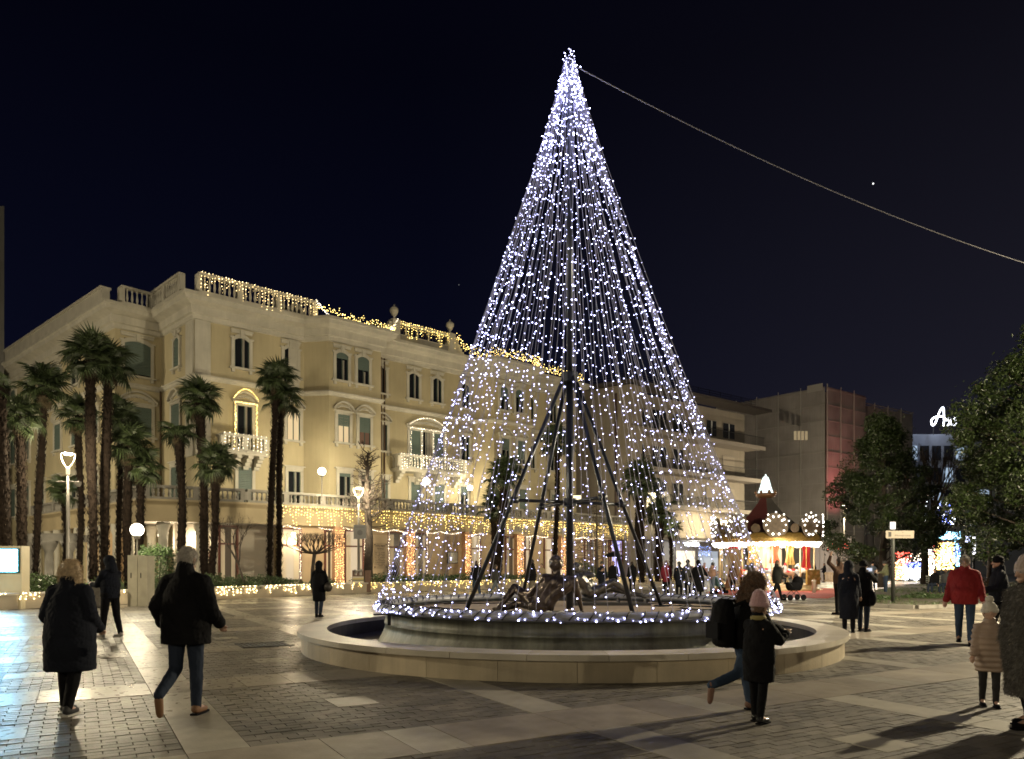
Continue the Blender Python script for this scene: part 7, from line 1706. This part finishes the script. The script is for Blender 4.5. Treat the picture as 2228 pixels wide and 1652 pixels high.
pb = person(1618, 1548, 'woman with brown fur hood and jeans striding right in front of the fountain', 1.52, face=-74, coat=M_black, hem=.80, coat_w=1.12, trousers=jeans, shoes=mat('brown_suede_boot', (.16, .085, .06), .7), hood=True, fur=furm, legs=((12, 4), (-20, 48)), feet_lift=(0, 1), arms=((22, 10, 50), (22, 10, 50)), lean=10, head=(12, 0), hair=M_brownh, hair_style='long')
b0 = world_of(pb[0]) @ Vector((.0, -.24, .98)); bp_ = tag(empty('backpack', b0, math.radians(-74)), 'black backpack on the woman with the fur hood', 'backpack')
mb = MB(); mb.loft([((0, 0, -.26), .12, .07, 0), ((0, -.02, -.22), .16, .10, 0), ((0, -.03, 0), .17, .12, 0), ((0, -.02, .2), .15, .10, 0), ((0, 0, .27), .10, .06, 0)], 20); obj('pack_body', unite(mb, .014, 2, 'pack_body', M_black, folds(.006, 10, 20, 2)), bp_, True)
mb = MB(); mb.tube([(-.1, .05, .2), (-.1, .18, .25), (-.1, .28, .1), (-.1, .2, -.15)], .02, 5); mb.tube([(.1, .05, .2), (.1, .18, .25), (.1, .28, .1), (.1, .2, -.15)], .02, 5); obj('strap', mb.mesh('strap', M_black), bp_, True)
mb = MB(); mb.box(-.12, .12, -.165, -.13, -.16, .02); obj('front_pocket', mb.mesh('front_pocket', M_black), bp_, True)
pink = mat('pink_knit', (.42, .26, .28), .9, var=.12, scale=60, sheen=.4)
person(1650, 1572, 'child in a pink knitted beanie and black coat before the fountain', 1.25, face=-52, coat=M_black, hs=1.32, hem=.58, coat_w=1.10, skirt=.02, trousers=M_black, shoes=mat('black_patent', (.015, .015, .016), .18), hat=(pink, 'tall'), hair=M_brownh, legs=((5, 3), (-5, 5)), arms=((38, 12, 75), (38, 12, 75)), head=(6, 0), scarf=mat('olive_scarf', (.25, .21, .08), .8))
puf = mat('brown_puffer', (.30, .22, .17), .45, var=.15, scale=4)
person(2152, 1537, 'child in a white bobble hat and brown puffer coat at the lower right', 1.13, face=158, coat=puf, hs=1.3, hem=.62, coat_w=1.24, puffer=True, trousers=mat('black_leggings', (.012, .012, .013), .3), shoes=M_black, hat=(mat('cream_knit', (.50, .46, .40), .9, var=.1, scale=60, sheen=.3), 'bobble'), hair=M_brownh, legs=((3, 4), (-3, 6)), arms=((8, 12, 20), (8, 12, 20)))
person(2236, 1582, 'woman in a thick grey fur coat and pale knitted hat at the right edge', 1.66, face=100, coat=mat('grey_fur', (.085, .078, .068), .95, var=.35, scale=20, sheen=.4), fur='coat', hem=.34, coat_w=1.2, trousers=M_black, shoes=M_black, hat=(mat('grey_pink_knit', (.36, .29, .26), .9, var=.15, scale=50, sheen=.3), 'tall'), hair=M_brownh, legs=((6, 3), (-6, 4)), arms=((8, 10, 18), (-4, 10, 12)), head=(8, 0))
red = cloth('dark_red_jacket', (.22, .018, .020), .7)
person(2098, 1403, 'grey haired man in a red jacket and jeans, walking by at the right', 1.80, face=150, coat=red, hem=.80, coat_w=1.22, trousers=jeans, shoes=M_black, hair=M_grey_h, legs=((10, 3), (-12, 14)), arms=((8, 14, 20), (-6, 14, 16)), build=1.1)
person(2172, 1398, 'man in black jacket and dark beanie walking left near the right edge', 1.80, face=76, coat=navy, hem=.84, coat_w=1.06, trousers=M_black, shoes=M_black, hat=(M_black, 'plain'), legs=((16, 4), (-20, 18)), arms=((20, 10, 60), (10, 10, 50)))
pa = person(1846, 1376, 'woman in a full length dark coat, left one of the standing pair', 1.68, face=-28, coat=navy, hem=.32, coat_w=1.05, skirt=.02, trousers=M_black, shoes=M_black, hood=True, hair=M_blond, legs=((2, 2), (-2, 3)), arms=((10, 8, 35), (6, 8, 20)), head=(0, -40), detail=2)
pc = person(1878, 1374, 'person in dark coat and cap photographing with raised hands, right one of the pair', 1.70, face=-48, coat=M_black, hem=.62, coat_w=1.03, trousers=jeans2, shoes=M_black, hat=(M_black, 'plain'), legs=((3, 2), (-3, 3)), arms=((62, 5, 75), (62, 5, 75)), detail=2)
h = hand_world(pc, 0); mb = MB(); mb.box(-.075, .075, -.005, .005, -.04, .04); tag(obj('phone', mb.mesh('phone', mat('phone_screen', (.05, .05, .06), .2, emis=(.8, .85, 1), estr=.8)), loc=h + Vector((.03, -.02, .03)), rz=-.8), 'phone raised by the right one of the standing pair', 'phone')
b0 = world_of(pc[0]) @ Vector((.24, -.08, .82)); mb = MB(); mb.ell((0, 0, 0), (.08, .14, .19), 10, 8); tag(obj('handbag', mb.mesh('handbag', M_black, True), loc=b0), 'black handbag at the hip of the person taking a photo', 'bag')
# group between mast legs and carousel
wine = cloth('wine_coat', (.17, .02, .035)); tan = cloth('tan_coat', (.24, .16, .10)); dgrey = cloth('grey_coat', (.06, .06, .06)); pufb = mat('copper_puffer', (.30, .17, .12), .4, var=.1, scale=4)
def far(x, yf, lb, h=1.75, Yd=None, **k):
    if Yd: p = P(x, YH, Yd); loc = (p.x, p.y, 0)
    else: loc = None
    k.setdefault('detail', 3); return person(x, yf, lb, h, loc=loc, **k)
far(1449, 0, 'woman in a wine red coat standing right of the last steel leg', 1.82, Yd=36.5, coat=wine, hem=.72, face=10, hair=M_brownh, hair_style='long')
far(1477, 0, 'dark clad person beside the woman in wine red', 1.74, Yd=36.0, coat=navy, hem=.6, face=-20, hat=(dgrey, 'plain'))
far(1496, 0, 'broad person in dark grey with a hat, middle of the group facing the carousel', 1.84, Yd=37.5, coat=dgrey, hem=.66, face=5, hat=(M_black, 'plain'))
far(1519, 0, 'person in long black coat, arms akimbo, right end of the dark group', 1.80, Yd=35.5, coat=M_black, hem=.30, skirt=.05, coat_w=1.15, face=-15, arms=((0, 30, 50), (0, 34, 60)), hood=True)
far(1549, 0, 'person in a copper puffer jacket looking at a phone left of the carousel', 1.72, Yd=41.0, coat=pufb, puffer=True, hem=.82, face=-60, trousers=cloth('light_denim', (.14, .18, .25)), shoes=M_black, hat=(dgrey, 'plain'), arms=((30, 8, 80), (30, 8, 80)), head=(15, 0))
far(1566, 0, 'child seated in a dark pushchair left of the carousel cloth', 1.1, Yd=41.5, coat=navy, hem=.6, face=-80, legs=((80, 80), (80, 80)), sit=False)
pm2 = far(1690, 0, 'man in a dark parka pushing a pram in front of the carousel', 1.86, Yd=33.5, coat=oliveb, hem=.76, coat_w=1.15, face=-78, detail=2, legs=((22, 6), (-22, 20)), arms=((30, 8, 40), (30, 8, 40)), hair=M_brownh)
far(1635, 0, 'person in a dark hooded coat watching in front of the carousel drum', 1.7, Yd=44.0, coat=dgrey, hem=.6, face=0, hood=True)
far(1594, 0, 'person in brown standing at the left of the carousel', 1.68, Yd=44.5, coat=cloth('brown_c', (.12, .07, .05)), hem=.7, face=-30)
far(1612, 0, 'child in a red hat riding near the carousel front', 1.1, Yd=46.0, coat=cloth('orange_child', (.5, .14, .05)), hem=.7, face=-90, hat=(M_red, 'tall'), z=.38)
far(1655, 0, 'child in a red and white hat on the middle of the carousel', 1.15, Yd=46.2, coat=tan, hem=.7, face=90, hat=(M_red, 'tall'), z=.38)
far(1708, 0, 'child with a red cap on the right side of the carousel', 1.3, Yd=46.4, coat=cloth('pale_child', (.45, .35, .33)), hem=.7, face=60, hat=(M_red, 'tall'), z=.38)
# pram
b0 = world_of(pm2[0]) @ Vector((0, .85, 0)); pr = tag(empty('pram', b0, math.radians(-78)), 'black pram pushed by the man in the dark parka', 'pram')
mb = MB(); mb.loft([((0, 0, .45), .20, .28, 0), ((0, 0, .55), .24, .38, 0), ((0, 0, .78), .26, .42, 0), ((0, -.02, .82), .24, .40, 0)], 18); obj('cot', mb.mesh('cot', M_black, True), pr, True)
mb = MB(); mb.ell((0, .18, .82), (.25, .25, .28), 16, 10); obj('canopy', mb.mesh('canopy', M_black, True), pr, True)
mb = MB(); 
for sx_ in (-.2, .2): mb.tube([(sx_, -.75, 1.05), (sx_, -.3, .75), (sx_, .3, .12)], .014, 5); mb.tube([(sx_, .25, .7), (sx_, -.35, .12)], .014, 5)
mb.tube([(-.2, -.75, 1.05), (.2, -.75, 1.05)], .018, 5); obj('chassis', mb.mesh('chassis', M_rail), pr, True)
for sx_ in (-.24, .24):
    for yy in (-.35, .32): mb = MB(); mb.lathe([(.06, -.02), (.13, -.02), (.14, 0), (.13, .02), (.06, .02)], 14, mat=Matrix.Translation((sx_, yy, .14)) @ Matrix.Rotation(math.radians(90), 4, 'Y')); obj('wheel', mb.mesh('wheel', M_black), pr, True)
# pushchair left of carousel
q0 = P(1566, YH, 41.5); ps_ = tag(empty('pushchair', (q0.x, q0.y, 0), -1.4), 'grey pushchair beside the copper puffer jacket', 'pushchair')
mb = MB()
for sx_ in (-.2, .2): mb.tube([(sx_, -.5, 1.0), (sx_, .3, .1)], .015, 5); mb.tube([(sx_, .15, .6), (sx_, -.3, .1)], .015, 5)
obj('chassis', mb.mesh('chassis', M_rail), ps_, True); mb = MB(); mb.hexa([(-.2, -.2, .4), (.2, -.2, .4), (.2, .2, .4), (-.2, .2, .4), (-.2, -.35, .95), (.2, -.35, .95), (.2, -.25, .9), (-.2, -.25, .9)]); obj('seat', mb.mesh('seat', cloth('teal_seat', (.08, .16, .18))), ps_, True)
for sx_ in (-.22, .22):
    for yy in (-.3, .3): mb = MB(); mb.lathe([(.05, -.02), (.1, -.02), (.1, .02), (.05, .02)], 12, mat=Matrix.Translation((sx_, yy, .1)) @ Matrix.Rotation(math.radians(90), 4, 'Y')); obj('wheel', mb.mesh('wheel', M_black), ps_, True)
# people behind the basin
far(1036, 0, 'man in a dark jacket and jeans walking behind the left steel leg', 1.80, Yd=35.0, coat=M_black, hem=.84, face=20, trousers=jeans, hair=M_brownh, legs=((12, 4), (-12, 16)))
far(1077, 0, 'walker with one leg swung forward behind the statue feet', 1.70, Yd=37.0, coat=dgrey, hem=.8, face=-60, trousers=cloth('pale_jeans', (.12, .14, .16)), legs=((30, 6), (-26, 20)))
far(1157, 0, 'man in a black padded jacket and pale trousers left of the seated statue', 1.84, Yd=32.0, coat=M_black, puffer=True, coat_w=1.1, hem=.86, face=70, trousers=cloth('khaki', (.15, .13, .10)), legs=((8, 3), (-10, 10)))
far(1178, 0, 'woman in a pale coat right beside the head of the seated statue', 1.66, Yd=40.0, coat=cloth('sand_coat', (.30, .24, .15)), hem=.6, face=150, hair=M_brownh)
far(1309, 0, 'person in a long dark quilted coat right of the reclining statue', 1.76, Yd=38.0, coat=navy, puffer=True, hem=.42, face=170, hat=(dgrey, 'plain'))
far(1334, 0, 'tall person with an open dark umbrella in front of the purple screen', 1.80, Yd=41.0, coat=M_black, hem=.5, coat_w=1.2, face=160)
far(1375, 0, 'person in black behind the second right steel leg', 1.78, Yd=43.0, coat=M_black, hem=.6, coat_w=1.15, face=10)
u = P(1334, 1212, 41.0); um = tag(empty('umbrella', u), 'dark open umbrella in front of the purple screen', 'umbrella'); mb = MB(); mb.lathe([(.55, 0), (.45, .12), (.28, .22), (.02, .28)], 10, cap=False); obj('canopy', mb.mesh('canopy', M_black, True), um, True); mb = MB(); mb.tube([(0, 0, .28), (0, 0, -.6)], .012, 5); obj('shaft', mb.mesh('shaft', M_rail), um, True)
far(858, 0, 'waiter in a dark suit inside the window right of the plaque', 1.75, Yd=49.5, coat=M_black, hem=.85, face=60, trousers=M_black, hair=M_brownh)
# far figures right
far(1755, 1258, 'small dark figure walking left of the white hoarding', 1.75, coat=navy, hem=.8, Yd=64, face=20)
far(1771, 1258, 'small dark figure with legs apart before the white hoarding', 1.72, coat=M_black, hem=.8, Yd=66, face=30, legs=((12, 2), (-12, 2)))
far(1793, 1256, 'small dark figure leaning at the picket fence', 1.72, coat=M_black, hem=.8, Yd=68, face=90, arms=((60, 5, 10), (10, 10, 10)))
far(1926, 0, 'man in an olive jacket and grey beanie behind the signpost', 1.80, Yd=41, coat=cloth('olive_jacket', (.16, .17, .10)), hem=.88, face=80, trousers=jeans, shoes=sneak_g, hat=(dgrey, 'plain'), arms=((25, 8, 60), (25, 8, 60)), head=(15, 0))
far(1898, 0, 'man in a blue grey jacket facing the camera left of the olive jacket', 1.76, Yd=47, coat=cloth('slate_jacket', (.10, .12, .16)), hem=.85, face=170, trousers=jeans, hat=(M_black, 'plain'))
far(1826, 0, 'person with one raised bent arm standing behind the left one of the pair', 1.84, Yd=24.0, coat=cloth('dark_brown_c', (.06, .035, .025)), hem=.8, face=20, arms=((150, 30, 60), (5, 10, 10)), detail=2)
for x, lb, cl, hy in ((2033, 'person in black seated on the left of the park bench', M_black, 0), (2057, 'person in a grey jacket seated on the right of the park bench', dgrey, 0)):
    q = G(x, 1290, .1); far(x, 0, lb, 1.72, Yd=q.y, coat=cl, hem=.85, face=120, legs=((82, 80), (82, 80)), z=-.32, sit=True, trousers=jeans2)
